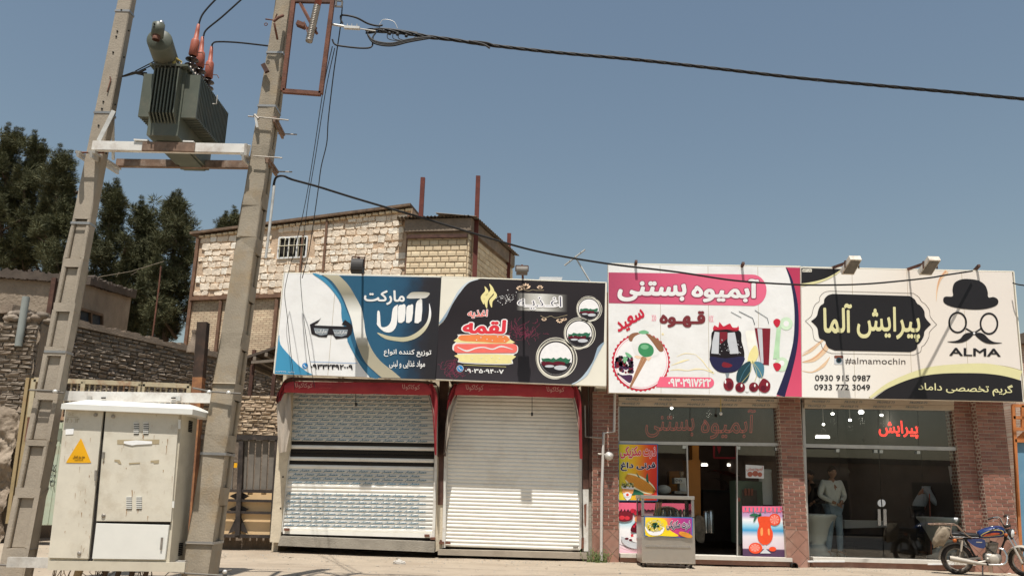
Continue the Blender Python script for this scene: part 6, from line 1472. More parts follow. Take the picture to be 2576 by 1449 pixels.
# ------------------------------------------------------------------ transformer platform
pf = thing('transformer_platform', at(425,370,10.2), 'white steel beams between the two poles carrying the transformer', 'platform')
def chan(a, b, h, d, name, mt, Yo=0):
    m = MB(); m.bar(a, b, .012, h); dd = Vector((0,d,0)); up = Vector((0,0,h/2))
    m.bar(a+dd/2+up, b+dd/2+up, d, .012); m.bar(a+dd/2-up, b+dd/2-up, d, .012); return m.build(name, M[mt], pf)
chan(at(232,366,10.1), at(620,374,10.1), .115, .06, 'beam', 'beam_white'); chan(at(292,409,11.05), at(640,414,11.05), .10,.06, 'beam', 'beam_rust')
chan(at(358,368,10.085), at(490,371,10.085), .116,.02,'wear_plate','beam_rust')
MB().bar(at(340,355,10.12), at(376,357,10.12), .09,.02).build('clip', M['beam_white'], pf); MB().bar(at(463,359,10.12), at(490,360,10.12), .09,.02).build('clip', M['beam_white'], pf)
def angle(a, b, w_=.08): return MB().bar(a, b, w_, .03).bar(a+Vector((0,0,-w_/2)), b+Vector((0,0,-w_/2)), .03, w_)
angle(at(230,382,10.05), at(298,425,11.2)).build('cross_arm', M['galvanised'], pf); angle(at(196,382,10.1), at(222,400,10.8), .06).build('cross_arm', M['galvanised'], pf)
angle(at(612,388,10.1), at(650,425,11.2)).build('cross_arm', M['galvanised'], pf)
MB().bar(at(286,280,10.2), at(248,355,10.15), .03,.05).build('brace', M['galvanised'], pf); MB().bar(at(284,283,10.5), at(285,402,10.9), .035,.035).build('brace', M['galvanised'], pf)
MB().tube([at(190,384,10.2), at(262,385,10.2)], .012, 6).build('threaded_rod', M['rust_steel'], pf)
for (a,b) in (((190,381),(226,386)),((612,391),(712,396)),((622,392),(746,338) if 0 else (712,396))): pass
def rod(a, b, Y, nm='threaded_rod', r=.009, mt='bike_metal', par=pf): return MB().tube([at(*a,Y), at(*b,Y)], r, 6).build(nm, M[mt], par)
rod((624,293),(726,303),10.2); rod((636,393),(710,398),10.2); rod((700,337),(747,339),10.75); rod((690,432),(735,433),10.75)
for (a,b) in (((690,296),(712,340)),((672,398),(696,434))): angle(at(*a,10.25), at(*b,10.8), .06).build('cross_arm', M['beam_rust'], pf)
rod((640,290),(650,300),10.2,'nut',.02)
MB().bar(at(642,288,10.2), at(648,322,10.2), .03,.03).build('clip', M['galvanised'], pf); MB().bar(at(620,390,10.2), at(626,365,10.15), .05,.03).build('clip', M['beam_white'], pf)
MB().bar(at(619,362,10.08), at(618,392,10.12), .03,.05).build('clip', M['beam_white'], pf)

# ------------------------------------------------------------------ transformer
zb = at(420,356,10.1).z+.06
xc = at(418,250,10).x; YF = 10.02
tf = thing('transformer', (xc, YF, zb), 'dark green finned oil transformer with a drum on top, on the pole beams', 'transformer')
xL, xR = at(352,230,YF).x, at(497,230,YF).x; tL, tR = at(379,250,YF).x, at(457,250,YF).x
ztop = at(420,166,YF).z; zfin = at(420,292,YF).z; zbot = at(420,340,YF).z; D = 1.22
MB().box(tL, tR, YF+.02, YF+D-.02, zbot, ztop-.03).build('tank', M['transformer_green'], tf)
MB().box(tL+.06, tR-.04, YF+.2, YF+D-.05, zb-.03, zbot).build('base', M['transformer_green'], tf)
MB().box(tL-.05, tR+.05, YF-.06, YF+D+.06, ztop-.03, ztop).build('lid', M['transformer_green'], tf)
for k in range(8):
    x = tL+.045+(tR-tL-.09)*k/7; m = MB()
    m.hexa([(x-.008,YF-.1,zfin),(x+.008,YF-.1,zfin),(x+.008,YF+.02,zfin-.1),(x-.008,YF+.02,zfin-.1),(x-.008,YF-.1,ztop-.08),(x+.008,YF-.1,ztop-.08),(x+.008,YF+.02,ztop-.05),(x-.008,YF+.02,ztop-.05)])
    m.build('fin', M['transformer_green'], tf)
for side, xa, xb in ((0, xL, tL),(1, tR, xR)):
    n = 22
    for k in range(n):
        y = YF+.06+(D-.12)*k/(n-1); t_ = .009 if k else .02
        MB().box(min(xa,xb), max(xa,xb), y-t_, y+t_, zfin, ztop-.1).build('fin', M['transformer_green'], tf)
    xe = xL+.012 if side == 0 else xR-.012
    MB().box(xa+.002, xb-.002, YF+.05, YF+.065, zfin-.004, ztop-.11).build('fin_plate', M['transformer_green'], tf)
    m = MB(); m.box(min(xe-.01,xe+.01), xe+.012, YF+.06, YF+D-.06, ztop-.13, ztop-.11); m.box(xe-.01, xe+.01, YF+.06, YF+D-.06, zfin+.02, zfin+.035); m.build('fin_tie', M['transformer_green'], tf)
m = MB()
for k in range(14): y = YF+.05+(D-.1)*k/13; m.lathe((tR+.04, y, ztop-.045), [(.014,0),(.014,.07),(0,.07)], 6)
for k in range(6): m.lathe((tL+.02+(tR-tL)*k/6, YF-.045, ztop-.045), [(.011,0),(.011,.06),(0,.06)], 6)
m.build('bolt', M['bike_metal'], tf)
# conservator drum
ca, cb = at(401,101,9.62), at(448,150,10.9); cb.z = ca.z+.02; r_ = .155
ax = (cb-ca).normalized()
dr = MB().lathe(ca, [(0,0),(r_*.9,.0),(r_,.02),(r_,(cb-ca).length-.02),(r_*.9,(cb-ca).length),(0,(cb-ca).length)], 26, ax).build('oil_drum', M['transformer_green'], tf)
g_ = at(397,80,9.5); MB().lathe(g_+Vector((0,0,-.07)), [(.0,0),(.075,0),(.075,.17),(.06,.18),(0,.18)], 16).build('breather_cap', M['transformer_green'], dr)
MB().lathe(g_+Vector((.03,0,.1)), [(.035,0),(.035,.03),(.02,.05),(0,.05)], 10).build('dome_cap', M['chrome'], dr); MB().lathe(g_+Vector((.0,-.02,-.13)), [(.045,0),(.05,.07),(0,.07)], 12).build('sight_glass', M['rust_steel'], dr)
m = MB()
for dz in (.03,.07): m.lathe(g_+Vector((-.02,-.072,dz-.01)), [(.012,0),(.012,.008),(0,.008)], 8, (0,-1,0))
m.build('vent_hole', M['gap_black'], dr)
m = MB()
for f in (.25,.75): p = ca.lerp(cb,f); m.bar(Vector((p.x,p.y,ztop)), p+Vector((0,0,-r_*.8)), .14,.04)
m.build('saddle', M['transformer_green'], tf)
m = MB(); m.lathe((xc+.02, YF+.02, ztop), [(.035,0),(.035,.05),(.02,.08),(.02,.12),(0,.12)], 10); m.tube([(xc+.1,YF+.05,ztop),(xc+.1,YF+.05,ztop+.09),(xc+.05,YF-.02,ztop+.1)], .015, 6); m.build('valve', M['gold_line'], tf)
tips = []
for k, (bx, by, tx, ty, Y) in enumerate(((479,158,500,60,10.3),(503,172,510,92,10.62),(521,200,533,116,10.95))):
    b = at(bx,by,Y); tpp = at(tx,ty,Y); b = Vector((tR-.06, b.y, ztop)); L_ = max(.55,(tpp-b).length); ax = (tpp-b).normalized(); tips.append(b+ax*L_)
    pr = [(.045,0)]
    h = L_*.0
    for s in range(3): z = L_*(.06+.11*s); pr += [(.035,z),(.088,z+.02),(.084,z+.03),(.035,z+.042)]
    pr += [(.04,L_*.42)]
    bu = MB().lathe(b, pr, 18, ax).build('bushing', M['porcelain'], tf)
    MB().lathe(b, [(.045,L_*.38),(.06,L_*.40),(.056,L_*.66),(.046,L_*.69),(.032,L_*.70),(.027,L_*.86),(.02,L_*.98),(.0,L_)], 14, ax).build('bushing_cover', M['bushing_red'], bu)
    q = b+ax*L_*.45; MB().tube([q+Vector((.05,0,0)), q+Vector((.12,-.0,.0)), q+Vector((.15,0,-.05))], .006, 5).build('arcing_horn', M['rust_steel'], bu)
m = MB(); m.tube([at(535,262,10.3), at(545,262,10.3), at(547,240,10.3)], .007, 5); m.build('lifting_hook', M['galvanised'], tf)

# ------------------------------------------------------------------ rusty frame and fuse on the right pole
fr_ = thing('fuse_rack', at(715,232,10.25), 'tall rusty rectangular steel frame bolted to the upper right pole', 'frame')
Yf = 10.25
C4 = [(746,-60),(845,-60),(807,237),(712,230)]
for a, b in ((0,3),(1,2),(2,3)): MB().bar(at(*C4[a],Yf), at(*C4[b],Yf), .055,.055).build('bar', M['rust_steel'], fr_)
MB().bar(at(742,3,Yf), at(842,5,Yf), .05,.05).build('bar', M['dark_red_steel'], fr_)
m = MB(); m.bar(at(756,10,Yf), at(796,85,Yf-.15), .05,.03); m.bar(at(748,60,Yf), at(768,68,Yf), .09,.06); m.bar(at(796,72,Yf-.15), at(770,72,Yf-.1), .03,.03); m.tube([at(765,55,Yf-.1), at(778,98,Yf-.2)], .007,5); m.build('bracket', M['rust_steel'], fr_)
m = MB()
for a, b in (((842,2),(862,4)),((842,17),(861,18)),((861,3),(860,18)),((846,3),(845,18))): m.bar(at(*a,Yf), at(*b,Yf), .02,.02)
m.build('clamp', M['lamp_grey'], fr_)
fu = thing('fuse_insulator', at(790,60,Yf-.3), 'ribbed grey hanging fuse insulator with a red top, inside the rusty frame', 'insulator')
a, b = at(777,106,10.05), at(801,2,10.05); ax = (b-a).normalized(); Lf = (b-a).length; pr = [(0,0),(.045,0),(.048,.03)]
n = 20
for k in range(n): z = .04+(Lf-.12)*k/n; pr += [(.038,z),(.048,z+.008),(.048,z+.016),(.038,z+.022)]
pr += [(.038,Lf-.07),(0,Lf-.07)]
MB().lathe(a, pr, 14, ax).build('ribbed_body', M['bike_metal'], fu); MB().lathe(a, [(.03,Lf-.08),(.045,Lf-.07),(.045,Lf+.3),(0,Lf+.3)], 12, ax).build('red_cap', M['bushing_red'], fu)
# bird-nest of fittings at the upper left of the pole
t = thing('cable_clamp', at(690,50,10.2), 'dark wire clamp and dead-end fitting on the left side of the right pole', 'clamp')
m = MB(); m.tube([at(712,40,10.2), at(700,45,10.1), at(688,55,10.1)], .02, 6); m.tube([at(668,49,10.1), at(690,52,10.1), at(697,36,10.1)], .01, 5); m.torus(at(669,62,10.1), .02, .006, (0,1,0), 12, 5); m.tube([at(690,60,10.1), at(694,80,10.1), at(698,100,10.2)], .015, 6); m.build('clamp_body', M['rust_steel'], t)
t = thing('step_bracket', at(668,170,10.2), 'small dark step bracket on the left face of the right pole', 'bracket'); MB().bar(at(662,163,10.2), at(672,182,10.2), .05,.06).build('plate', M['dark_red_steel'], t)
t = thing('side_cable_bundle', at(340,183,10.2), 'short bundle of black wires between the left pole and the transformer', 'cable')
m = MB()
for k in range(4): o = Vector((0,.02*k,.012*(k-1.5))); m.tube([at(308,190,10.4)+o, at(335,180+k,10.3)+o, at(355,178+k*3,10.2)+o, at(368,172+10*k,10.2)+o], .012, 5)
m.tube([at(340,180,10.3), at(375,162,10.2), at(402,147,10.1)], .008, 5); m.tube([at(345,182,10.3), at(380,166,10.2), at(408,150,10.1)], .008, 5); m.build('wires', M['black_cable'], t)

# ------------------------------------------------------------------ cables
def pathpx(pts, n=8): 
    P = cat_smooth(pts, n, False); return [at(x, y, Y) for x, y, Y in P]
def cable(pts, r, lab, n=8, mt='black_cable', name='cable', group=None):
    return tag(MB().tube(pathpx(pts, n), r, 6).build(name, M[mt]), lab, 'cable', group)
for k, (pts, lab) in enumerate((([(500,62,10.3),(508,40,10.3),(525,18,10.3),(552,-10,10.3)],'black lead rising from the tallest red bushing out of the frame'),([(512,92,10.6),(520,75,10.6),(560,42,10.6),(620,-12,10.6)],'black lead rising from the middle red bushing out of the frame'),([(533,116,10.95),(536,110,10.9),(548,106,10.8),(600,108,10.6),(690,118,10.4),(730,122,10.5)],'black lead running from the lowest red bushing across to the right pole'))):
    cable(pts, .012, lab, group='transformer leads')
twist = thing('service_cable', at(1100,95,10.4), 'thick twisted black overhead cable crossing the sky to the right edge', 'cable')
base = pathpx([(920,112-32,10.4),(960,78,10.4),(1020,84,10.4),(1080,94,10.4),(1140,101,10.4),(1220,113,10.4),(1400,133,10.4),(1600,151,10.4),(1800,173,10.4),(2000,196,10.4),(2200,215,10.4),(2400,233,10.4),(2600,252,10.4),(2800,268,10.4)], 22)
ln = [0]
for a, b in zip(base, base[1:]): ln.append(ln[-1]+(b-a).length)
for k in range(4):
    pts = []
    for p, s in zip(base, ln):
        a = s*9+k*math.pi/2; rr_ = .014+.012*max(0, 1-s/1.4); pts.append(p+Vector((0, math.cos(a)*rr_, math.sin(a)*rr_)))
    MB().tube(pts, .0115, 6).build('strand', M['black_cable'], twist)
m = MB()
for dy, r in ((0,.014),(3,.012),(6,.012)): m.tube(pathpx([(1085,94+dy*.4,10.38),(1030,100+dy,10.35),(985,110+dy,10.33),(945,105+dy,10.33),(928,92+dy*.5,10.35),(928,80,10.38),(960,76-dy*.6,10.4),(1050,86-dy*.5,10.4)],8), r, 6)
m.build('return_loop', M['black_cable'], twist)
m = MB(); m.tube(pathpx([(1180,104,10.38),(1215,112,10.36),(1232,122,10.35)],5), .014, 6); m.tube(pathpx([(1190,104,10.38),(1225,108,10.36),(1245,116,10.36)],5), .01, 6)
for x, y in ((965,80),(1000,88),(1022,92),(980,86)): m.lathe(at(x,y,10.36), [(0,-.02),(.022,-.01),(.022,.02),(0,.03)], 8)
m.build('connector', M['lamp_black'], twist)
t = thing('strain_clamp', at(860,70,10.3), 'grey strain clamp joining the overhead cable to the rusty frame', 'clamp')
m = MB(); m.tube([at(834,62,10.3), at(845,64,10.3), at(870,68,10.3)], .016, 6); m.bar(at(866,70,10.3), at(905,72,10.3), .05,.035); m.tube([at(905,73,10.3), at(930,77,10.35), at(945,79,10.38)], .009,5)
for x in (874,885,898): m.tube([at(x,69,10.3), at(x,61,10.3)], .006,4)
m.build('clamp_body', M['galvanised'], t)
cable([(862,60,10.3),(857,48,10.3),(862,39,10.3),(895,45,10.3),(925,60,10.35),(950,66,10.38),(962,64,10.4)], .013, 'short black jumper arching over the strain clamp', group='jumpers at the rusty frame')
cable([(836,100,10.3),(842,112,10.3),(860,117,10.3),(910,122,10.3),(935,118,10.35),(938,95,10.37),(945,84,10.38)], .012, 'lower black jumper from the frame to the cable loop', group='jumpers at the rusty frame')
cable([(955,70,10.4),(956,60,10.4),(966,50,10.4),(990,55,10.4),(1000,72,10.4)], .004, 'hair-thin pale wire curling above the cable loop', mt='galvanised', group='jumpers at the rusty frame')
m = MB()
for k in range(3): m.tube(pathpx([(975+k*14,84,10.36),(976+k*14,98,10.36),(1000+k*16,103,10.36),(1030+k*10,100,10.37),(1045+k*9,94,10.38)],5), .006, 5)
tag(m.build('splice_wires', M['black_cable']), 'thin spliced tails inside the overhead cable loop', 'cable')
# drop wires from the frame to the left signboard and down the shop front
dr_ = 'drop wires from the rusty frame to the shops'
cable([(836,118,10.4),(815,215,11.2),(790,380,12.9),(770,500,14),(748,600,15.1),(727,680,15.9),(722,700,16.0),(716,740,16.0),(723,800,16.02),(733,900,16.05),(740,960,16.1),(742,980,16.3)], .006, 'thin drop wire reaching the market signboard, left of three', group=dr_)
cable([(842,122,10.4),(820,225,11.2),(795,385,12.9),(776,500,14),(762,620,15.1),(757,690,15.9),(756,705,16.0),(764,800,16.02),(780,910,16.05),(792,975,16.1)], .006, 'thin drop wire reaching the market signboard, middle of three', group=dr_)
cable([(862,5,10.3),(856,70,10.4),(840,180,11),(826,300,11.9),(822,360,12.3),(808,420,12.9),(800,480,13.6),(790,550,14.6),(776,640,15.6),(760,700,16.0)], .008, 'wavy drop wire bending over the stone house, right of three', group=dr_)
cable([(688,470,10.5),(694,448,10.45)]+[(x,y,11.82/(1-.49*(x-1288)/2125)) for x,y in ((712,443),(735,452),(800,470),(900,501),(1050,545),(1200,590),(1350,632),(1525,663),(1700,684),(1850,706),(2000,716),(2100,717),(2200,713),(2330,700),(2380,692),(2446,682))], .016, 'black supply cable sagging from the right pole across the pink and barber signboards', n=12)
cable([(2548,712,16.1),(2562,716,16),(2600,724,16),(2700,760,16)], .014, 'black cable end leaving the barber signboard at the right edge')
# conduit on pole
m = MB(); m.tube(pathpx([(690,468,10.3),(684,520,10.3),(676,590,10.3),(668,650,10.3)],6), .018, 8); tag(m.build('conduit', M['galvanised']), 'pale conduit strapped to the side of the right pole', 'conduit')
# a cable on the far side of the street so the drops throw shadows; loops at the pole foot
m = MB()
for z, y in ((2.05,0),): pass

# ------------------------------------------------------------------ meter cabinet
YC = 9.95
cb_ = thing('distribution_cabinet', at(290,1405,YC), 'large cream-white metal electric cabinet mounted between the two concrete poles', 'cabinet')
def fp(x, y, d=0): return at(*ZE(x,y), YC-d)
dep = .5
TLc, TRc, BRc, BLc = (352,545),(985,553),(912,1388),(258,1375)
m = MB(); F_ = [fp(*c) for c in (BLc,BRc,TRc,TLc)]
B_ = [p+Vector((0,dep,0)) for p in F_]
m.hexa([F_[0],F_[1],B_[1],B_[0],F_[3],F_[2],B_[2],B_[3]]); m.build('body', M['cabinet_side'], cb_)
# sloped roof
m = MB(); a, b = fp(332,520,.12), fp(1040,550,.12); h = fp(400,502,.12).z-a.z
m.hexa([a-Vector((0,0,.06)), b-Vector((0,0,.06)), b+Vector((.03,dep+.2,-.06)), a+Vector((0,dep+.2,-.06)), a+Vector((0,0,.0)), b, b+Vector((.03,dep+.2,0)), a+Vector((0,dep+.2,0))])
m.hexa([a+Vector((.0,0,.001)), b+Vector((0,0,.001)), b+Vector((.03,dep+.2,.001)), a+Vector((0,dep+.2,.001)), a+Vector((.18,.22,.075)), b+Vector((-.12,.22,.075)), b+Vector((-.12,dep,.075)), a+Vector((.15,dep,.075))])
m.build('roof', M['cabinet_new'], cb_)
def door(c, name, mt, d=.035):
    m = MB(); F = [fp(x,y,d) for x,y in c]; m.add(F+[p+Vector((0,d-.003,0)) for p in F], [(3,2,1,0),(0,1,5,4),(1,2,6,5),(2,3,7,6),(3,0,4,7)]); return m.build(name, M[mt], cb_, bevel=.004)
d1 = door([(356,546),(557,548),(476,1355),(259,1350)], 'door', 'cabinet_white'); d2 = door([(571,556),(966,561),(921,1156),(521,1152)], 'door', 'cabinet_white'); d3 = door([(519,1163),(912,1173),(889,1360),(496,1355)], 'door', 'cabinet_new')
m = MB(); m.add([fp(*c,.0) for c in ((560,548),(571,556),(496,1358),(480,1356))]+[], [(0,1,2,3)]); m.add([p-Vector((0,.004,0)) for p in [fp(*c) for c in ((521,1152),(921,1156),(919,1173),(519,1163))]], [(0,1,2,3)]); m.add([fp(x,y,.004) for x,y in ((557,546),(571,546),(500,1368),(476,1368))],[(0,1,2,3)])
m.build('door_gap', M['gap_black'], cb_)
YD = YC-.036
tri = [(435,711),(362,830),(364,838),(484,838),(488,832)]
wsg = MB().prismpx([ZE(*p) for p in cat_smooth([(435,712),(430,716),(362,826),(360,836),(370,838),(480,838),(488,834),(486,826),(441,716)],2)], YD-.004, .003).build('warning_sign', M['warning_yellow'], d1)
text('خطر برق گرفتگی', R4(393,798,458,815), ZE, YD-.007, M['ink'], d1, off=.02); text('ناقل جریان الکتریسیته', R4(402,818,448,825), ZE, YD-.007, M['ink'], d1, off=.02)
text('O.C', R4(368,570,398,584), ZE, YD-.003, M['print_vine'], d1, off=-.01); text('۱۴.۱۰.۱۳', R4(352,598,428,622), ZE, YD-.003, M['print_vine'], d1, off=-.01); MB().prismpx([ZE(360,592),ZE(422,590),ZE(422,592),ZE(360,594)],YD-.003,.002).build('pen_line', M['print_vine'], d1)
MB().prismpx([ZE(354,657),ZE(398,653),ZE(395,684),ZE(353,687)], YD-.004,.003).build('sticker', M['print_white'], d1)
def louvre(par, x0, x1, y0, y1, n):
    for k in range(n):
        y = y0+(y1-y0)*k/(n-1); MB().prismpx([ZE(x0,y),ZE(x1,y),ZE(x1,y+4.5),ZE(x0,y+4.5)], YD-.001,.002).build('vent_slot', M['gap_black'], par)
        m = MB(); a, b = at(*ZE(x0,y-3),YD), at(*ZE(x1,y-3),YD); m.bar(a, b, .02,.012); m.build('vent_hood', M['cabinet_new'], par)
for x0 in (722,774): louvre(d2, x0, x0+28, 627, 680, 6)
for x0 in (684,738): louvre(d2, x0-2, x0+28, 1025, 1084, 7)
m = MB()
for x, y in ((516,580),(428,1326)): m.lathe(fp(x,y,.036), [(.022,0),(.022,.01),(.012,.012),(0,.014)], 12, (0,-1,0))
m.build('lock', M['bike_metal'], d1)
m = MB()
for x, y in ((611,588),(559,1123)): m.lathe(fp(x,y,.036), [(.022,0),(.022,.01),(.012,.012),(0,.014)], 12, (0,-1,0))
m.build('lock', M['bike_metal'], d2)
MB().prismpx([ZE(510,878),ZE(520,878),ZE(520,935),ZE(508,935)],YD-.02,.02).build('handle', M['bike_metal'], d1); MB().prismpx([ZE(552,780),ZE(563,780),ZE(561,815),ZE(550,815)],YD-.02,.02).build('handle', M['bike_metal'], d2); MB().prismpx([ZE(868,1240),ZE(878,1240),ZE(872,1306),ZE(862,1306)],YD-.015,.015).build('handle', M['bike_metal'], d3)
for x, y0, y1 in ((968,605,655),(935,1045,1080)): MB().prismpx([ZE(x-6,y0),ZE(x+5,y0),ZE(x+3,y1),ZE(x-8,y1)],YD-.012,.02).build('hinge', M['cabinet_new'], d2)
m = MB(); m.prismpx([ZE(632,714),ZE(860,712),ZE(858,737),ZE(632,738)], YD-.002,.002); m.build('tape_mark', M['print_vine'], d2)
m = MB(); m.prismpx([ZE(*p) for p in [(668,722),(735,716),(820,722),(820,736),(740,740),(712,744),(668,734)]], YD-.008,.004); m.build('paper_strip', M['print_white'], d2)
m = MB()
for pts in ([(617,820),(645,822),(655,845),(640,843),(632,832),(617,830)],[(695,838),(755,835),(755,842),(697,846)],[(812,826),(858,822),(856,840),(830,842),(826,834),(812,836)]): m.prismpx([ZE(*p) for p in pts], YD-.003,.002)
m.build('tape_mark', M['print_vine'], d2, kind='stuff')
rs = []
rr = random.Random(60)
for x, y, l in ((905,710,35),(898,745,50),(712,985,50),(682,1085,45),(798,1125,25),(770,685,22),(440,1105,25),(482,905,14),(352,1205,14),(463,1045,14),(440,715,2),(680,865,8),(880,875,16),(775,690,25),(745,1085,25),(560,830,20)):
    rs.append(([(x,y),(x+rr.uniform(-3,2),y+l/2),(x-l*.08,y+l)],[rr.uniform(3,6),rr.uniform(2,4),1],3))
for k in range(46):
    x = rr.choice((rr.uniform(345,540), rr.uniform(575,960))); y = rr.uniform(560,1330)
    if x < 560: x = min(x, 550-(y-550)*.1); x = max(x, 352-(y-550)*.105)
    else: x = min(x, 955-(y-560)*.075); x = max(x, 580-(y-560)*.08)
    if y > 1140 and x > 500: continue
    l = rr.uniform(4,34); rs.append(([(x,y),(x-l*.05,y+l)], [rr.uniform(.8,2.6), .6], 2))
flats('rust_streak', [], ZE, YD-.002, mat('rust_streak', (.33,.2,.1), .8, var=.3, sc=20), d2, strokes=rs)
# side vents
m = MB(); cs = fp(985,553).x
for (za, zb2, yy) in ((615,668,.28),(1275,1335,.3)):
    for k in range(7):
        z0_, z1_ = at(*ZE(1010,za),10.2).z, at(*ZE(960 if za > 1000 else 1010,zb2),10.2).z; z = z0_+(z1_-z0_)*k/6; f = (z-F_[1].z)/(F_[2].z-F_[1].z); x = F_[1].x+(F_[2].x-F_[1].x)*f+.003
        m.box(x, x+.004, YC+yy-.06, YC+yy+.06, z-.008, z+.008)
m.build('side_vent', M['gap_black'], cb_)
# rails carrying the cabinet and its cables
t = thing('upper_rail', at(*ZE(740,490),10.3), 'white slotted steel rail tying the cabinet top to both poles', 'rail')
a, b = at(*ZE(333,478),10.5), at(*ZE(1140,490),10.5); MB().bar(a, b, .05,.12).build('channel', M['beam_white'], t)
for x in (480,960): MB().prismpx([ZE(x-12,478),ZE(x+12,478),ZE(x+12,503),ZE(x-12,503)],10.44,.03).build('clip', M['galvanised'], t)
m = MB()
for x in (557,935): m.prismpx([ZE(x-12,485),ZE(x+12,485),ZE(x+12,492),ZE(x-12,492)],10.455,.01)
m.build('slot', M['gap_black'], t)
t2 = thing('lower_rail', at(*ZE(600,1385),10.2), 'grey steel channel under the cabinet spanning the two poles', 'rail')
MB().bar(at(*ZE(45,1372),10.15), at(*ZE(1000,1392),10.15), .06,.11).build('channel', M['galvanised'], t2); MB().bar(at(*ZE(262,1390),9.93), at(*ZE(1000,1400),9.93), .04,.1).build('channel', M['cabinet_side'], t2)
for (A_2,B_2,YY,par) in (((158,446),(325,452),10.22,t),((200,452),(345,462),10.25,t),((1040,435),(1140,455),10.18,t),((1140,455),(1300,466),10.18,t),((0,1388),(120,1395),10.2,t2),((985,1432),(1240,1448),10.15,t2),((1120,1440),(1250,1415),10.6,t2)):
    MB().tube([at(*ZE(*A_2),YY), at(*ZE(*B_2),YY)], .012, 6).build('threaded_rod', M['lamp_grey'], par)
for x, y, YY, par in ((1130,458,10.17,t),(1235,462,10.17,t),(300,455,10.2,t),(985,1425,10.13,t2),(1215,1425,10.15,t2)): MB().lathe(at(*ZE(x,y),YY), [(.025,0),(.025,.03),(0,.03)], 6, (0,-1,0)).build('nut', M['galvanised'], par)
t = thing('cabinet_cables', at(*ZE(700,1440),10.1), 'thick brown cables hanging from under the cabinet into the ground', 'cable')
for x, w_ in ((435,.075),(580,.05),(650,.05),(725,.05),(800,.045)):
    a = at(*ZE(x,1395),10.15); MB().tube([a, a+Vector((-.05,0,-.25)), a+Vector((-.12,.02,-.7)), a+Vector((-.16,.02,-1.2))], w_/1.6, 8).build('cable', M['concrete_yellow'] if w_ > .06 else M['bark'], t)
m = MB(); rr = random.Random(70)
for k in range(36):
    c = at(*ZE(rr.choice([rr.uniform(270,400), rr.uniform(470,560), rr.uniform(700,820)]),1450),10.4+rr.uniform(-.3,.3)); a = Vector((c.x,c.y,0)); pts = [a]
    hh = rr.uniform(.25,.66)
    for j in range(3): pts.append(pts[-1]+Vector((rr.gauss(0,.07),rr.gauss(0,.05),hh/3)))
    m.tube(pts, [.006,.005,.004,.002], 4, caps=False)
m.build('dry_weeds', M['dry_twig'], kind='stuff')
# litter
t = MB(); c = atz(1000*1.005,1414,0.02); rr = random.Random(5)
m2 = MB().ball((0,0,0), 1, 9); t.add([(c.x+x*.11+.03*pnoise(Vector((x*3,y*3,z*3))), c.y+y*.07, ground_z(c.x,c.y)+max(0,z*.045+.02+.045*pnoise(Vector((x*2.5,y*2.5,z*2.5+4))))) for x,y,z in m2.v], m2.f); tag(t.build('plastic_bag', M['bag_plastic']), 'crumpled white plastic bag lying on the dusty pavement', 'bag')
# ------------------------------------------------------------------ posters on the juice shop
mm('poster_blue','2a6fb0',.4,var=.05)
M['poster_warm'] = gradmat('poster_warm', [(0,'7fae3a'),(.35,'e9d23a'),(.6,'f0b52c'),(.85,'e6552a'),(1,'dd3a26')], 'X', at(*Z8(90,400),16.9).x, at(*Z8(540,400),16.9).x, .4, 1.6, .25)
def poster(c, Z, Y, lab, mt, border=None, inset=8):
    b = at(*Z(*c[3]),Y); t = thing('poster', b, lab, 'poster'); m = MB(); m.prismpx([Z(*p) for p in c], Y, .012); m.build('border' if border else 'sheet', M[border or mt], t)
    if border:
        cx = sum(p[0] for p in c)/4; cy = sum(p[1] for p in c)/4; q = [(x+(inset if x < cx else -inset), y+(inset if y < cy else -inset)) for x, y in c]
        flats('sheet', [q], Z, Y-.003, M[mt], t)
    return t
pc = poster([(110,65),(524,72),(524,668),(112,664)], Z8, 16.93, 'blue-bordered corn poster with red and navy lettering on the left shop pane', 'poster_warm', 'poster_blue')
Yq = lambda k: 16.925-.0016*k
text('ذرت مکزیکی', R4(130,98,502,222,.0,6), Z8, Yq(1), M['print_red'], pc, off=.03, outline=(.04,M['print_glare'])); text('فرنی داغ', R4(135,262,498,352,.0,4), Z8, Yq(1), M['print_navy'], pc, off=.035, outline=(.04,M['print_glare']))
def corn(par, Z, x0, y0, x1, y1, r, Yb, halo=True):
    n = 16; dx, dy = x1-x0, y1-y0; L_ = math.hypot(dx,dy); ux, uy = dx/L_, dy/L_; px_, py_ = -uy, ux
    prof = lambda f, k=1: r*k*(math.sin(math.pi*min(1,f*.93+.05))**.45)
    ol = [(x0+dx*f+px_*prof(f), y0+dy*f+py_*prof(f)) for f in [i/n for i in range(n+1)]]+[(x0+dx*f-px_*prof(f), y0+dy*f-py_*prof(f)) for f in [1-i/n for i in range(n+1)]]
    if halo:
        oh = [(x0+dx*f+px_*prof(f,1.35), y0+dy*f+py_*prof(f,1.35)) for f in [-.02+1.04*i/n for i in range(n+1)] if 0<=f<=1]+[(x0+dx*f-px_*prof(f,1.35), y0+dy*f-py_*prof(f,1.35)) for f in [1-i/n for i in range(n+1)]]
        flats('halo', [oh], Z, Yb+.002, mat('halo_pale','f6edc0',.5), par)
    flats('cob', [ol], Z, Yb, M['corn2'], par); ks = []
    rows, cn = 9, int(L_/(r*2/9)/1.1)
    for j in range(rows):
        for i in range(cn):
            f = (i+.5)/cn; v = (j+.5)/rows*2-1; w_ = prof(f)*.97; s = r*2/9*.42
            cx = x0+dx*f+px_*v*w_; cy = y0+dy*f+py_*v*w_; ks.append([(cx+(ux*a+px_*b)*s, cy+(uy*a+py_*b)*s) for a, b in ((-1,-.8),(1,-.8),(1,.8),(-1,.8))])
    flats('kernels', ks, Z, Yb-.002, M['corn'], par)
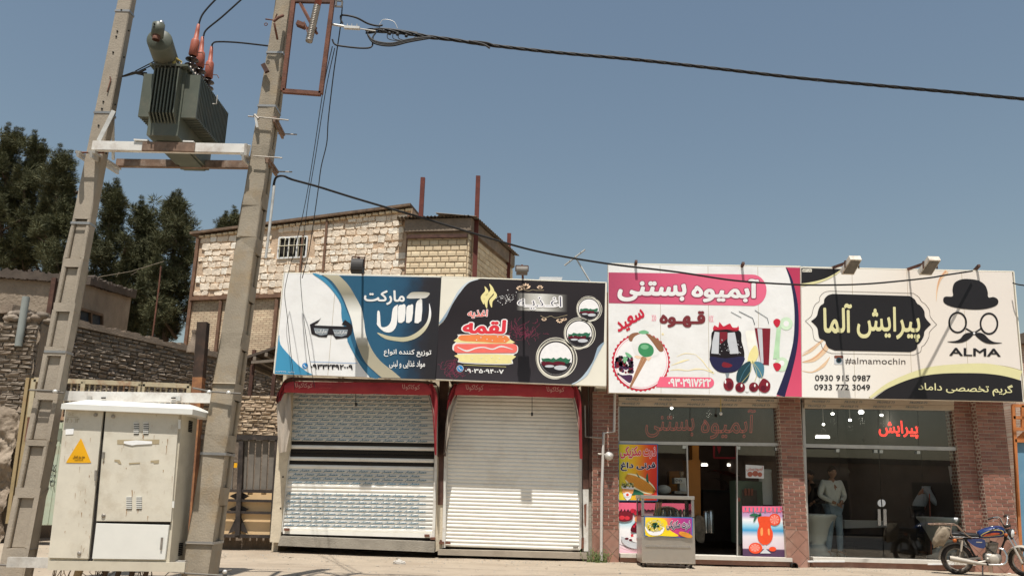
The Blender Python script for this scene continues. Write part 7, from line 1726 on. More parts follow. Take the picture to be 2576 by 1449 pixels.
flats('leaf', [cat_smooth([(300,365),(322,400),(342,428),(318,415)],3),cat_smooth([(418,375),(400,420),(410,465),(430,480),(424,430)],3),cat_smooth([(270,545),(330,560),(380,595),(330,635),(300,600),(255,605)],3)], Z8, Yq(1), M['print_dgreen'], pc)
corn(pc, Z8, 192,408,490,570,56,Yq(2))
flats('cup', [[(142,505),(278,520),(252,600),(240,640),(205,662),(170,620)]], Z8, Yq(3), M['print_glare'], pc); flats('cup_side', [[(148,535),(275,545),(262,590),(155,580)]], Z8, Yq(4), M['print_orange2'], pc); flats('cup_badge', [circ(205,600,34,14,28)], Z8, Yq(5), M['print_glare'], pc); flats('cup_mark', [circ(207,600,15,10)], Z8, Yq(6), M['print_orange_red'], pc)
rr = random.Random(5); flats('cup_salad', [circ(rr.uniform(155,268),rr.uniform(478,522),rr.uniform(6,12),7) for _ in range(26)], Z8, Yq(4), M['print_olive'], pc); flats('cup_herbs', [circ(rr.uniform(165,255),rr.uniform(480,518),rr.uniform(4,8),6) for _ in range(14)], Z8, Yq(5), M['print_dgreen'], pc)
# dessert poster
M['poster_sky'] = gradmat('poster_sky', [(0,'e9b7c6'),(.2,'f2eef0'),(.45,'ffffff'),(.58,'bfe6f2'),(.68,'f3e8ea'),(.8,'7d4a52'),(1,'8d4a6c')], 'Z', at(*Z8(200,1200),16.9).z, at(*Z8(200,680),16.9).z, .4)
pd = poster([(105,680),(828,690),(832,1210),(103,1205)], Z8, 16.95, 'pink dripping dessert poster on the lower left pane, half behind the steel cart', 'poster_sky')
flats('drip', [[(105,682),(828,692),(828,760)]+[(828-i*12, 742+34*abs(math.sin(i*1.1))*(1 if i%3 else .3)) for i in range(60)]+[(106,740)]], Z8, Yq(-6), M['print_pink'], pd)
flats('jug', [cat_smooth([(115,790),(190,770),(260,800),(250,860),(180,880),(120,865)],4)], Z8, Yq(-5.5), M['print_darkred'], pd); flats('grapefruit', [circ(150,838,30,16,22),circ(205,842,26,16,20)], Z8, Yq(-5), M['print_red'], pd); flats('strawberry', [circ(262,768,24,12),circ(300,790,26,12)], Z8, Yq(-5), M['print_crimson'], pd); flats('peach', [circ(318,855,34,16,40)], Z8, Yq(-4.5), M['print_orange2'], pd)
flats('sundae', [cat_smooth([(240,960),(270,905),(310,885),(352,920),(380,960),(360,1000),(260,990)],3)], Z8, Yq(-4), M['print_wine'], pd); flats('sundae_glass', [[(255,985),(372,985),(340,1028),(318,1090),(345,1150),(290,1150),(308,1090),(285,1025)]], Z8, Yq(-4.5), M['print_grey'], pd); flats('sundae_berry', [circ(300,905,18,10),circ(275,930,14,10),circ(330,925,15,10)], Z8, Yq(-3.5), M['print_crimson'], pd)
flats('boat', [cat_smooth([(140,1035),(200,1060),(260,1095),(360,1105),(420,1090),(400,1140),(320,1165),(220,1145),(160,1100)],4)], Z8, Yq(-4.2), M['print_lgrey'], pd); flats('boat_cream', [cat_smooth([(230,1040),(280,1010),(340,1020),(380,1070),(320,1100),(250,1080)],4)], Z8, Yq(-3.8), M['print_glare'], pd); flats('boat_choc', [circ(200,1058,22,10,12),circ(240,1072,18,10,12)], Z8, Yq(-3.5), M['print_wine'], pd); flats('ice_red', [[(240,1015),(268,1010),(270,1036),(244,1040)],[(300,1050),(328,1046),(330,1090),(304,1095)]], Z8, Yq(-3.2), M['print_red'], pd)
flats('sauce_line', [], Z8, Yq(-3.5), M['print_dark'], pd, strokes=[([(108,1105),(180,1140),(280,1165),(380,1150)],[2,6,5,2],5)])
# drink poster
M['poster_sea'] = gradmat('poster_sea', [(0,'4b3550'),(.15,'59405c'),(.17,'d8c8cf'),(.4,'e6dfe4'),(.52,'3a9fd2'),(.6,'9ed3e8'),(.72,'f2f2f4'),(.8,'c2a2c8'),(1,'c67fae')], 'Z', at(*Z5(1400,1305),16.9).z, at(*Z5(1400,915),16.9).z, .4)
pq_ = poster([(1260,915),(1565,917),(1588,1312),(1266,1318)], Z5, 16.93, 'drink poster with a tall orange cocktail on the lower right juice shop pane', 'poster_sea')
flats('drip', [[(1260,917),(1565,919),(1566,960)]+[(1562-i*8, 948+18*abs(math.sin(i*1.25))) for i in range(38)]+[(1262,950)]], Z5, Yq(1), M['print_pink'], pq_)
flats('drip_blue', [], Z5, Yq(2), M['print_leaf2'], pq_, strokes=[([(x,925),(x,948+(i%3)*9)],9,2) for i, x in enumerate(range(1285,1560,30))])
flats('cocktail', [cat_smooth([(1383,1000),(1480,1000),(1478,1070),(1494,1120),(1485,1175),(1450,1208),(1412,1205),(1382,1170),(1376,1110),(1390,1060)],4)], Z5, Yq(2), M['print_orange_red'], pq_); flats('cocktail_shine', [cat_smooth([(1400,1090),(1415,1080),(1418,1130),(1402,1140)],3),cat_smooth([(1455,1090),(1468,1090),(1470,1135),(1458,1130)],3)], Z5, Yq(3), M['print_orange2'], pq_)
flats('cocktail_foot', [[(1430,1205),(1440,1205),(1444,1245),(1480,1275),(1395,1275),(1426,1245)]], Z5, Yq(2), M['print_lgrey'], pq_)
flats('slice_rind', [circ(1507,1018,46,24),circ(1362,1235,52,24,42),circ(1492,1242,28,14,18)], Z5, Yq(2.5), M['print_orange_red'], pq_); flats('slice', [circ(1507,1018,36,20),circ(1358,1232,38,20,30)], Z5, Yq(3.2), M['print_salmon'], pq_)
seg = []
for cx, cy, r, ry in ((1507,1018,34,34),(1358,1232,36,28)):
    for k in range(8): a = k*math.pi/4; seg.append([(cx,cy),(cx+r*math.cos(a-.06),cy+ry*math.sin(a-.06)),(cx+r*math.cos(a+.06),cy+ry*math.sin(a+.06))])
flats('segment', seg, Z5, Yq(3.8), M['print_peach'], pq_); flats('mint', [cat_smooth([(1315,988),(1350,970),(1400,985),(1380,995)],3),cat_smooth([(1385,990),(1398,965),(1408,985)],3),cat_smooth([(1345,1035),(1355,1000),(1375,990),(1362,1020)],3)], Z5, Yq(4), M['print_dgreen'], pq_)

# ------------------------------------------------------------------ steel corn cart
YK, DK = 15.75, .62
ct = thing('food_cart', at(*Z8(630,1340),YK), 'stainless steel street food cart with a glass top case in front of the juice shop', 'cart')
c = {k: Z8(*v) for k, v in dict(tl=(362,598),tr=(914,620),br=(906,1328),bl=(350,1308)).items()}
zk = lambda zy: at(*Z8(640,zy),YK).z
xL_, xR_ = at(*Z8(356,1000),YK).x, at(*Z8(910,1000),YK).x
zt_, zm_, zb_ = zk(610), zk(835), zk(1318)
B = lambda x0,x1,y0,y1,z0,z1,nm,mt,p=ct,**k: MB().box(x0,x1,y0,y1,z0,z1).build(nm, M[mt], p, **k)
B(xL_,xR_,YK,YK+DK,zb_,zm_,'body','steel_sheet',bevel=.006); 
p_ = .05
for x in (xL_, xR_-p_):
    for y in (YK, YK+DK-p_): B(x,x+p_,y,y+p_,zm_,zt_-.04,'case_post','chrome')
B(xL_-.01,xR_+.01,YK-.01,YK+DK+.01,zt_-.06,zt_,'case_roof','steel_sheet',bevel=.005)
B(xL_+p_,xR_-p_,YK+.015,YK+.02,zm_,zt_-.06,'case_glass','clear_glass'); B(xL_+.01,xL_+.015,YK+p_,YK+DK-p_,zm_,zt_-.06,'case_glass','clear_glass'); B(xR_-.015,xR_-.01,YK+p_,YK+DK-p_,zm_,zt_-.06,'case_glass','clear_glass')
B(xL_,xR_,YK,YK+DK,zm_-.001,zm_+.012,'counter_top','chrome')
m = MB(); m.box(xL_+.06,xR_-.08,YK-.012,YK-.002,zk(1148),zk(1132)); m.build('drawer_lip','x' and M['chrome'],ct); m = MB(); m.box(xL_+.02,xR_-.02,YK-.006,YK-.001,zk(1308)-.01,zk(1300)); m.build('base_trim',M['chrome'],ct)
m = MB()
for zx in (405,480,560,625,700,765,860): m.lathe(at(*Z8(zx,1318+ (zx-400)*.03),YK-.002), [(.006,0),(.006,.004),(0,.005)], 6, (0,-1,0))
m.build('rivet', M['bike_metal'], ct)
for x in (xL_+.07, xR_-.07):
    for y in (YK+.08, YK+DK-.08):
        w_ = MB(); w_.lathe((x-.015,y,.062), [(0,0),(.055,0),(.055,.03),(0,.03)], 14, (1,0,0)); w_ = w_.build('caster', M['rubber_black'], ct); MB().box(x-.025,x+.025,y-.02,y+.02,.06,zb_).build('fork', M['rust_steel'], w_)
# things in the case
for i in range(10):
    x = xL_+.42+i*.062
    if x > xR_-.12: break
    o = MB().lathe((x,YK+.12,zm_+.012), [(.018,0),(.022,.09),(.024,.1),(.024,.13),(0,.13)], 10).build('spice_jar', M['sack'] if i % 2 else M['chrome']); tag(o, ['first','second','third','fourth','fifth','sixth','seventh','eighth','ninth','tenth'][i]+' small jar from the left in the cart glass case', 'jar', 'small jars in the cart case')
o = MB().ball((xR_-.42,YK+.38,zm_+.03), .22, 10, (1.2,.7,.75)).build('steel_bowl', M['chrome']); tag(o, 'domed steel pot lid behind the jars in the cart case', 'pot')
t = thing('corn_bundle', (xL_+.32,YK+.25,zm_+.01), 'striped green and yellow packets leaning in the cart glass case', 'packet')
for k in range(4): MB().bar((xL_+.27+k*.03,YK+.2,zm_+.012),(xL_+.31+k*.03,YK+.22,zm_+.26),.02,.03).build('packet', M['print_olive' if k % 2 else 'gate_green'], t)
# banner of the cart
M['banner_warm'] = gradmat('banner_warm', [(0,'f0c23a'),(.3,'f6e35a'),(.5,'f3a63c'),(.68,'d4487a'),(.85,'b83a7c'),(1,'a03a8a')], 'X', at(*Z8(400,900),YK).x, at(*Z8(900,900),YK).x, .4, 3, .25)
bn = poster([(384,825),(888,838),(886,1052),(384,1032)], Z8, YK-.02, 'blue-edged banner with a bowl of corn salad on the front of the steel cart', 'banner_warm', 'poster_blue', 9)
Yc = lambda k: YK-.026-.003*k
text('ذرت مکزیکی', R4(612,868,858,965,0,8), Z8, Yc(1), M['print_navy'], bn, off=.035, outline=(.045,M['print_glare']))
flats('glow', [cat_smooth([(420,850),(600,860),(640,960),(740,1030),(560,1030),(400,1020)],4)], Z8, Yc(0), M['print_bright_yellow'], bn)
flats('bowl', [cat_smooth([(398,930),(410,985),(450,1018),(520,1024),(570,1000),(590,940),(500,930)],4)], Z8, Yc(1), M['print_glare'], bn); flats('bowl_food', [circ(492,922,92,24,62)], Z8, Yc(2), M['print_olive'], bn)
rr = random.Random(6); D2 = lambda s: (lambda a, r: (492+r*92*math.cos(a)*s, 922+r*62*math.sin(a)*s))(rr.uniform(0,6.28), rr.random()**.6)
flats('corn_grain', [circ(*D2(.92), rr.uniform(6,11), 6) for _ in range(60)], Z8, Yc(3), M['print_bright_yellow'], bn); flats('grain_pale', [circ(*D2(.9), rr.uniform(5,9), 6) for _ in range(26)], Z8, Yc(3.6), M['print_yellow'], bn); flats('parsley', [circ(*D2(.4), rr.uniform(7,13), 7) for _ in range(14)], Z8, Yc(4.2), M['print_dgreen'], bn)
corn(bn, Z8, 745,995,885,1040,26,Yc(2),False); flats('leaf', [cat_smooth([(805,970),(815,990),(822,1005),(808,995)],2),cat_smooth([(856,975),(850,1005),(860,1020),(864,995)],2)], Z8, Yc(2), M['print_dgreen'], bn)
# ------------------------------------------------------------------ people behind the glass
def skin(verts, edges, radii, name, mt, parent, W, sub=2, root=0):
    me = bpy.data.meshes.new(name); me.from_pydata([W @ Vector(v) for v in verts], edges, [])
    o = bpy.data.objects.new(name, me); COL.objects.link(o)
    sk = o.modifiers.new('s', 'SKIN'); sk.use_smooth_shade = True; ss = o.modifiers.new('d', 'SUBSURF'); ss.levels = sub; ss.render_levels = sub
    for i, v in enumerate(me.skin_vertices[0].data):
        r = radii[i]; v.radius = (r, r) if not isinstance(r, tuple) else r; v.use_root = (i == root)
    dg = bpy.context.evaluated_depsgraph_get(); e = o.evaluated_get(dg); nm = bpy.data.meshes.new_from_object(e)
    bpy.data.objects.remove(o); nm.name = name
    o0 = wl(parent); nm.transform(Matrix.Translation(-o0)); nm.materials.clear(); nm.materials.append(mt)
    nm.polygons.foreach_set('use_smooth', [True]*len(nm.polygons))
    o = bpy.data.objects.new(name, nm); COL.objects.link(o); o.parent = parent; WL[o.name] = o0.copy(); return o
def person(base, rz, lab, sh, tr, joints):
    t = thing('person', base, lab, 'person'); W = Matrix.Translation(base) @ Matrix.Rotation(rz, 4, 'Z')
    J = dict(pelvis=(0,0,.93), waist=(0,0,1.08), chest=(0,-.01,1.32), neck=(0,0,1.47), nk2=(0,-.02,1.54), head=(0,-.03,1.64), crown=(0,-.02,1.73),
        hipL=(.09,0,.90), kneeL=(.1,-.02,.5), ankL=(.1,.02,.09), toeL=(.12,-.15,.035), hipR=(-.09,0,.90), kneeR=(-.1,-.02,.5), ankR=(-.1,.02,.09), toeR=(-.12,-.15,.035),
        shL=(.17,0,1.42), elL=(.25,-.02,1.14), wrL=(.2,-.22,1.03), shR=(-.17,0,1.42), elR=(-.26,-.02,1.14), wrR=(-.2,-.22,1.03))
    J.update(joints); V = Vector
    names = ['pelvis','waist','chest','neck','nk2','hipL','kneeL','ankL','toeL','hipR','kneeR','ankR','toeR','shL','elL','wrL','shR','elR','wrR']
    ix = {n: i for i, n in enumerate(names)}
    E_ = [('pelvis','waist'),('waist','chest'),('chest','neck'),('neck','nk2'),('pelvis','hipL'),('hipL','kneeL'),('kneeL','ankL'),('ankL','toeL'),('pelvis','hipR'),('hipR','kneeR'),('kneeR','ankR'),('ankR','toeR'),('chest','shL'),('shL','elL'),('elL','wrL'),('chest','shR'),('shR','elR'),('elR','wrR')]
    Rr = dict(pelvis=.12,waist=.11,chest=.13,neck=.06,nk2=.05,hipL=.08,kneeL=.055,ankL=.038,toeL=.03,hipR=.08,kneeR=.055,ankR=.038,toeR=.03,shL=.055,elL=.042,wrL=.03,shR=.055,elR=.042,wrR=.03)
    body = skin([J[n] for n in names], [(ix[a],ix[b]) for a, b in E_], [Rr[n] for n in names], 'body', M['skin'], t, W)
    # head with brow, nose and jaw
    hd_ = V(J['head']); m = MB(); vs = []; n, q = 18, 20
    for i in range(n+1):
        for k in range(q):
            a = math.pi*i/n; b = 2*math.pi*k/q; x = math.sin(a)*math.cos(b)*.076; y = math.sin(a)*math.sin(b)*.096; z = math.cos(a)*.118
            if z < -.03: x *= 1-.32*(-z-.03)/.09; y *= 1-.12*(-z-.03)/.09
            if y < -.03:
                y -= .026*math.exp(-((x/.014)**2+((z+.018)/.022)**2))
                y -= .007*math.exp(-((x/.03)**2+((z+.055)/.01)**2)); y += .008*math.exp(-(((abs(x)-.032)/.014)**2+((z-.012)/.012)**2))
            vs.append(W @ (hd_+V((x,y,z))))
    m.add(vs, [(i*q+k,i*q+(k+1)%q,(i+1)*q+(k+1)%q,(i+1)*q+k) for i in range(n) for k in range(q)], 0, True)
    for s in (-1,1):
        m2 = MB(); m2.ball((0,0,0), .03, 6, (.35,.6,1.1)); m.add([W @ (hd_+V((s*.078,.0,-.005))+V(v)) for v in m2.v], m2.f, 0, True)
    h = m.build('head', M['skin'], t)
    m = MB()
    for s in (-1,1): m.add([W @ (hd_+V((s*.032,-.0865,.012))+V(v)) for v in MB().ball((0,0,0), .009, 5, (1.3,.7,.7)).v], MB().ball((0,0,0), .009, 5).f, 0, True)
    m.build('eyes', M['hair'], h)
    m = MB(); m2 = MB().ball((0,0,0), .1, 12, (.84,1.04,1.2)); m.add([W @ (hd_+V((0,.014,.022))+V((x*(1.0), y, z if z > -.02 else z*.5))) for x,y,z in m2.v if True], m2.f, 0, True)
    hr = m.build('hair', M['hair'], h)
    # clothes
    cn = ['pelvis','waist','chest','neck','shL','elL','wrL','shR','elR','wrR']; cx = {n: i for i, n in enumerate(cn)}
    sv = [V(J[n]) for n in cn]; sv[3] = sv[3]-V((0,0,.02)); 
    for nme, el in (('wrL','elL'),('wrR','elR')): sv[cx[nme]] = V(J[el]).lerp(V(J[nme]), .82)
    skin([tuple(v) for v in sv], [(cx[a],cx[b]) for a, b in E_ if a in cx and b in cx], [.145,.14,.155,.07,.075,.06,.045,.075,.06,.045], 'shirt', M[sh], t, W)
    tn = ['pelvis','hipL','kneeL','ankL','hipR','kneeR','ankR']; tx = {n: i for i, n in enumerate(tn)}
    skin([J[n] for n in tn], [(tx[a],tx[b]) for a, b in E_ if a in tx and b in tx], [.135,.098,.073,.056,.098,.073,.056], 'trousers', M[tr], t, W)
    for s in 'LR': skin([tuple(V(J['ank'+s])+V((0,.05,-.04))), tuple(V(J['ank'+s])+V((0,0,-.035))), J['toe'+s]], [(0,1),(1,2)], [.04,.05,.036], 'shoe', M['white_plastic' if sh == 'shirt_white' else 'dark_wood'], t, W, 1)
    for s, sg in (('L',1),('R',-1)):
        w = V(J['wr'+s]); d = (w-V(J['el'+s])).normalized(); side = V((0,0,1)).cross(d); side = side.normalized() if side.length > .1 else V((1,0,0)); up = d.cross(side)
        vs_ = [w, w+d*.045, w+d*.085]; es_ = [(0,1),(1,2)]; rs_ = [.028,.034,.03]
        hand = skin([tuple(v) for v in vs_], es_, rs_, 'hand', M['skin'], t, W, 1)
        for k in range(4):
            o_ = side*(.03-.02*k); a = w+d*.075+o_; L_ = (.062,.072,.067,.052)[k]; skin([tuple(a), tuple(a+d*L_*.5-up*.012), tuple(a+d*L_*.8-up*.035)], [(0,1),(1,2)], [.0095,.0085,.007], 'finger', M['skin'], hand, W, 1)
        a = w+d*.03+side*.03*(1); skin([tuple(a), tuple(a+side*.022+d*.025), tuple(a+side*.022+d*.055-up*.015)], [(0,1),(1,2)], [.012,.0105,.0085], 'thumb', M['skin'], hand, W, 1)
    return t
pA = at(2110,1394,17.85); person(Vector((XY(2104,1394,17.45).x,17.47,zs2-.02)), rad(8), 'person in loose white shirt and pale jeans standing, hands together, behind the barber glass', 'shirt_white', 'jeans',
    dict(shL=(.18,.0,1.43), elL=(.27,.02,1.16), wrL=(.07,-.20,1.04), shR=(-.18,0,1.43), elR=(-.27,-.0,1.17), wrR=(-.04,-.22,1.02), head=(0,-.06,1.63), kneeR=(-.12,-.04,.5), ankR=(-.15,.02,.09), toeR=(-.19,-.14,.035)))
person(Vector((XY(2322,1380,18.3).x,18.4,zs2-.02)), rad(70), 'person in a pale shirt and dark trousers leaning forward behind the right barber pane', 'shirt_blue', 'trousers',
    dict(waist=(0,-.05,1.07), chest=(0,-.17,1.27), neck=(0,-.26,1.38), nk2=(0,-.31,1.43), head=(0,-.39,1.49), shL=(.17,-.2,1.36), elL=(.24,-.34,1.12), wrL=(.16,-.5,1.02), shR=(-.17,-.2,1.36), elR=(-.24,-.32,1.1), wrR=(-.15,-.48,1.0)))
person(Vector((XY(2062,1380,19.6).x,19.9,zs2-.02)), rad(-60), 'dim figure in a dark brown shirt far back at the left of the barber shop', 'dark_wood', 'trousers', dict())

# ------------------------------------------------------------------ motorcycle
rc = atz(2407,1407,.262); mx, my = rc.x, rc.y; RW = .305
yaw = -rad(17); lean = rad(5)
mo = thing('motorcycle', (mx, my, 0), 'blue motorcycle with an orange-red tank panel parked at the right edge before the brick pillar', 'motorcycle')
gz = ground_z(mx, my)
Wm = Matrix.Translation((mx, my, gz)) @ Matrix.Rotation(yaw, 4, 'Z') @ Matrix.Rotation(lean, 4, 'X') @ Matrix.Scale(.87, 4)      # x forward (right), y away from the camera
def Q(*p): return Wm @ Vector(p)
def qb(mb, name, mt, par=None, **k):
    mb.v = [tuple(Wm @ Vector(v)) for v in mb.v]; return mb.build(name, M[mt], par or mo, **k)
def loft(secs, n=14, mi=0):
    "secs: (x, yc, zc, ry, rz, squareness)"
    m = MB(); vs = []
    for x, yc, zc, ry, rz, e in secs:
        for k in range(n):
            a = 2*math.pi*k/n; c_, s_ = math.cos(a), math.sin(a); vs.append((x, yc+ry*math.copysign(abs(c_)**e, c_), zc+rz*math.copysign(abs(s_)**e, s_)))
    N_ = len(secs); m.add(vs, [(i*n+k,i*n+(k+1)%n,(i+1)*n+(k+1)%n,(i+1)*n+k) for i in range(N_-1) for k in range(n)]+[tuple(range(n))[::-1], tuple(range((N_-1)*n,N_*n))], mi, True); return m
def wheel(cx, name, steer=0):
    Ms = Matrix.Translation((cx,0,RW)) @ Matrix.Rotation(steer,4,'Z')
    t = [None]
    def tr(m): m.v = [tuple(Ms @ Vector(v)) for v in m.v]; return m
    wh = qb(tr(MB().torus((0,0,0), RW-.045, .047, (0,1,0), 44, 10)), 'tyre', 'rubber')
    m = MB().torus((0,0,0), RW-.092, .014, (0,1,0), 40, 6); m.torus((0,.022,0), RW-.088, .007, (0,1,0), 40, 5); m.torus((0,-.022,0), RW-.088, .007, (0,1,0), 40, 5); qb(tr(m), 'rim', 'bike_metal', wh)
    m = MB(); m.lathe((0,-.07,0), [(0,0),(.03,0),(.06,.02),(.06,.11),(.03,.14),(0,.14)], 16, (0,1,0)); qb(tr(m), 'hub', 'bike_metal', wh)
    m = MB()
    for k in range(18):
        a = k*math.pi/9; b = a+(.28 if k % 2 else -.28); s = .03 if k % 2 else -.03
        m.tube([(.05*math.cos(b), s, .05*math.sin(b)), ((RW-.1)*math.cos(a), 0, (RW-.1)*math.sin(a))], .0025, 4, caps=False)
    qb(tr(m), 'spokes', 'bike_metal', wh)
    m = MB()
    for k in range(44):
        a = k*2*math.pi/44
        for s in (-1,1): m.bar(((RW-.004)*math.cos(a), 0, (RW-.004)*math.sin(a)), ((RW-.008)*math.cos(a+.04), s*.03, (RW-.008)*math.sin(a+.04)), .02,.012)
    qb(tr(m), 'tread', 'rubber', wh)
    return wh
wheel(0, 'rear'); WB = 1.24; steer = rad(-34); wheel(WB, 'front', steer)
# frame
m = MB()
for s in (-.09,.09): m.tube([(.18,s,.72),(.5,s,.62),(.72,s*.8,.42),(.78,s*.8,.3),(.55,s,.27),(.38,s,.3),(.3,s,.45),(.18,s,.72)], .014, 6)
m.tube([(.18,0,.74),(.55,0,.76),(.94,0,.86)], .022, 6); m.tube([(.95,0,.9),(.93,0,.72)], .03, 8); m.tube([(.93,0,.74),(.82,0,.5),(.78,0,.3)], .02, 6)
for s in (-.1,.1): m.tube([(-.28,s,.74),(.0,s,.72),(.25,s,.73)], .013, 6)
qb(m, 'frame', 'seat_black')
for s in (-.13,.13):
    m = MB(); m.bar((.0,s,RW),(.42,s*.85,.36),.03,.035); qb(m, 'swingarm', 'lamp_grey')
    sh = MB().tube([(.02,s,RW+.05),(.07,s,.52)], .018, 8); sh = qb(sh, 'shock_absorber', 'bike_metal'); m = MB().tube([(.06,s,.48),(.10,s,.70)], .026, 10); qb(m, 'shock_cover', 'chrome', sh)
# rear fender
m = MB(); vs = []; n = 16
for i in range(n+1):
    a = rad(35)+rad(150)*i/n; r_ = RW+.045
    for k in range(7): b = (k-3)/3; vs.append((r_*math.cos(a)*(1-.06*abs(b)**2), b*.075, RW+r_*math.sin(a)*(1-.1*abs(b)**2)))
m.add(vs, [(i*7+k,i*7+k+1,(i+1)*7+k+1,(i+1)*7+k) for i in range(n) for k in range(6)], 0, True); qb(m, 'rear_mudguard', 'bike_dusty')
# seat
qb(loft([(-.22,0,.80,.05,.03,.8),(-.19,0,.81,.11,.05,.7),(.0,0,.81,.125,.055,.7),(.2,0,.80,.12,.05,.7),(.38,0,.795,.10,.042,.7),(.47,0,.79,.07,.03,.8)]), 'seat', 'seat_black')
m = MB(); m.tube([(-.2,-.122,.765),(.1,-.128,.765),(.42,-.10,.765)], .007, 5); qb(m, 'seat_trim', 'chrome')
# tank
tk = [(.42,0,.82,.05,.05,.8),(.45,0,.82,.095,.075,.75),(.55,0,.845,.125,.095,.72),(.68,0,.87,.14,.112,.72),(.8,0,.885,.14,.118,.75),(.88,0,.89,.12,.105,.8),(.93,0,.885,.07,.07,.9)]
tank = qb(loft(tk, 20), 'fuel_tank', 'bike_blue')
def tside(pts, off, mt, nm):
    # decal following the near side of the tank
    m = MB(); out = []
    def ysurf(x, z):
        for a, b in zip(tk, tk[1:]):
            if a[0] <= x <= b[0]:
                f = (x-a[0])/(b[0]-a[0]); zc = a[2]+(b[2]-a[2])*f; ry = a[3]+(b[3]-a[3])*f; rz = a[4]+(b[4]-a[4])*f; e = .73; q = min(.999, abs(z-zc)/rz); return -ry*max(0,(1-q**(2/e)))**(e/2)
        return -.1
    P_ = cat_smooth(pts, 4); cx = sum(p[0] for p in P_)/len(P_); cz = sum(p[1] for p in P_)/len(P_); rings = 4; vs = [(cx, ysurf(cx,cz)-off, cz)]
    for r_ in range(1, rings+1):
        for x, z in P_: xx = cx+(x-cx)*r_/rings; zz_ = cz+(z-cz)*r_/rings; vs.append((xx, ysurf(xx,zz_)-off, zz_))
    n = len(P_); fs = [(0, 1+k, 1+(k+1)%n) for k in range(n)]+[(1+(r_-1)*n+k, 1+r_*n+k, 1+r_*n+(k+1)%n, 1+(r_-1)*n+(k+1)%n) for r_ in range(1, rings) for k in range(n)]
    m.add(vs, fs, 0, True); return qb(m, nm, mt, tank)
tside([(.46,.80),(.52,.86),(.66,.925),(.80,.94),(.88,.91),(.86,.84),(.7,.81),(.52,.785)], .003, 'gold_line', 'tank_line'); tside([(.475,.80),(.53,.85),(.66,.912),(.79,.925),(.865,.9),(.845,.845),(.7,.82),(.53,.795)], .006, 'print_navy', 'tank_field'); tside([(.50,.80),(.56,.84),(.68,.87),(.78,.875),(.80,.855),(.7,.825),(.56,.797)], .009, 'bike_red', 'tank_panel')
qb(MB().lathe((.7,0,.975), [(.035,0),(.035,.015),(.02,.022),(0,.022)], 14), 'fuel_cap', 'chrome', tank)
# side cover
m = MB(); P_ = cat_smooth([(.2,.72),(.30,.735),(.5,.735),(.53,.66),(.50,.56),(.38,.57),(.27,.63)], 4); F = [(x,-.125,z) for x,z in P_]; Bk = [(x,-.09,z) for x,z in P_]; n = len(F)
m.add(F+Bk, [tuple(range(n))[::-1]]+[(k,(k+1)%n,(k+1)%n+n,k+n) for k in range(n)]); sc_ = qb(m, 'side_cover', 'bike_blue'); m = MB(); m.box(.36,.47,-.128,-.125,.665,.685); qb(m, 'badge', 'chrome', sc_)
# engine
en = qb(loft([(.50,0,.36,.10,.07,.7),(.55,0,.36,.12,.11,.75),(.68,0,.35,.125,.115,.8),(.78,0,.35,.11,.1,.8),(.82,0,.36,.08,.06,.8)], 16), 'engine', 'bike_metal')
qb(MB().lathe((.66,-.11,.34), [(.0,.06),(.06,.055),(.095,.04),(.1,0)], 20, (0,-1,0)), 'clutch_cover', 'bike_dusty', en); qb(MB().lathe((.55,-.11,.33), [(.0,.04),(.045,.035),(.055,0)], 14, (0,-1,0)), 'gear_cover', 'bike_metal', en)
for k in range(8): qb(MB().bar((.63+k*.008,-.085,.47+k*.026),(.63+k*.008,.085,.47+k*.026),.16,.011,up=(0,0,1)), 'cooling_fin', 'bike_metal', en)
qb(MB().bar((.655,0,.44),(.725,0,.68),.13,.13), 'cylinder', 'lamp_grey', en); qb(MB().lathe((.56,-.03,.55), [(0,0),(.035,.01),(.04,.08),(.03,.12),(0,.12)], 12), 'carburettor', 'bike_dusty', en)
# exhaust
ex = MB(); ex.tube(cat_smooth([(.78,-.05,.56),(.86,-.09,.53),(.9,-.13,.42),(.87,-.15,.3),(.78,-.155,.25),(.6,-.16,.24),(.45,-.165,.245)],5,False), .021, 10); ex = qb(ex, 'exhaust_pipe', 'chrome')
qb(MB().tube([(.5,-.165,.245),(.36,-.17,.26),(.1,-.175,.30),(-.12,-.18,.335),(-.17,-.182,.342)], [.022,.036,.05,.056,.05], 14), 'silencer', 'bike_dusty', ex); qb(MB().tube([(-.172,-.182,.343),(-.178,-.182,.344)], [.044,.02], 12), 'silencer_end', 'lamp_black', ex)
m = MB(); m.tube([(-.02,-.12,.3),(.3,-.135,.27),(.5,-.13,.3)], .02, 6); qb(m, 'chain_case', 'bike_metal')
# front end, steered
SA = Matrix.Translation((.96,0,0)) @ Matrix.Rotation(steer,4,'Z') @ Matrix.Translation((-.96,0,0))
def fq(m, name, mt, par=None): m.v = [tuple(SA @ Vector(v)) for v in m.v]; return qb(m, name, mt, par)
off_ = (SA @ Vector((WB+.02,0,RW)))
for s in (-.085,.085):
    fk = fq(MB().tube([(WB,s,RW),(1.12,s,.58)], .026, 8), 'fork_leg', 'bike_dusty'); fq(MB().tube([(1.12,s,.58),(.965,s,.93)], .017, 8), 'fork_tube', 'chrome', fk)
m = MB(); vs = []; n = 16
for i in range(n+1):
    a = rad(20)+rad(140)*i/n; r_ = RW+.04
    for k in range(7): b = (k-3)/3; vs.append((WB+r_*math.cos(a)*(1-.05*b*b), b*.065, RW+r_*math.sin(a)*(1-.1*b*b)))
m.add(vs, [(i*7+k,i*7+k+1,(i+1)*7+k+1,(i+1)*7+k) for i in range(n) for k in range(6)], 0, True); fq(m, 'front_mudguard', 'bike_dusty')
m = MB(); m.box(.93,1.0,-.1,.1,.90,.925); m.box(.98,1.05,-.1,.1,.74,.765); fq(m, 'fork_yoke', 'lamp_black')
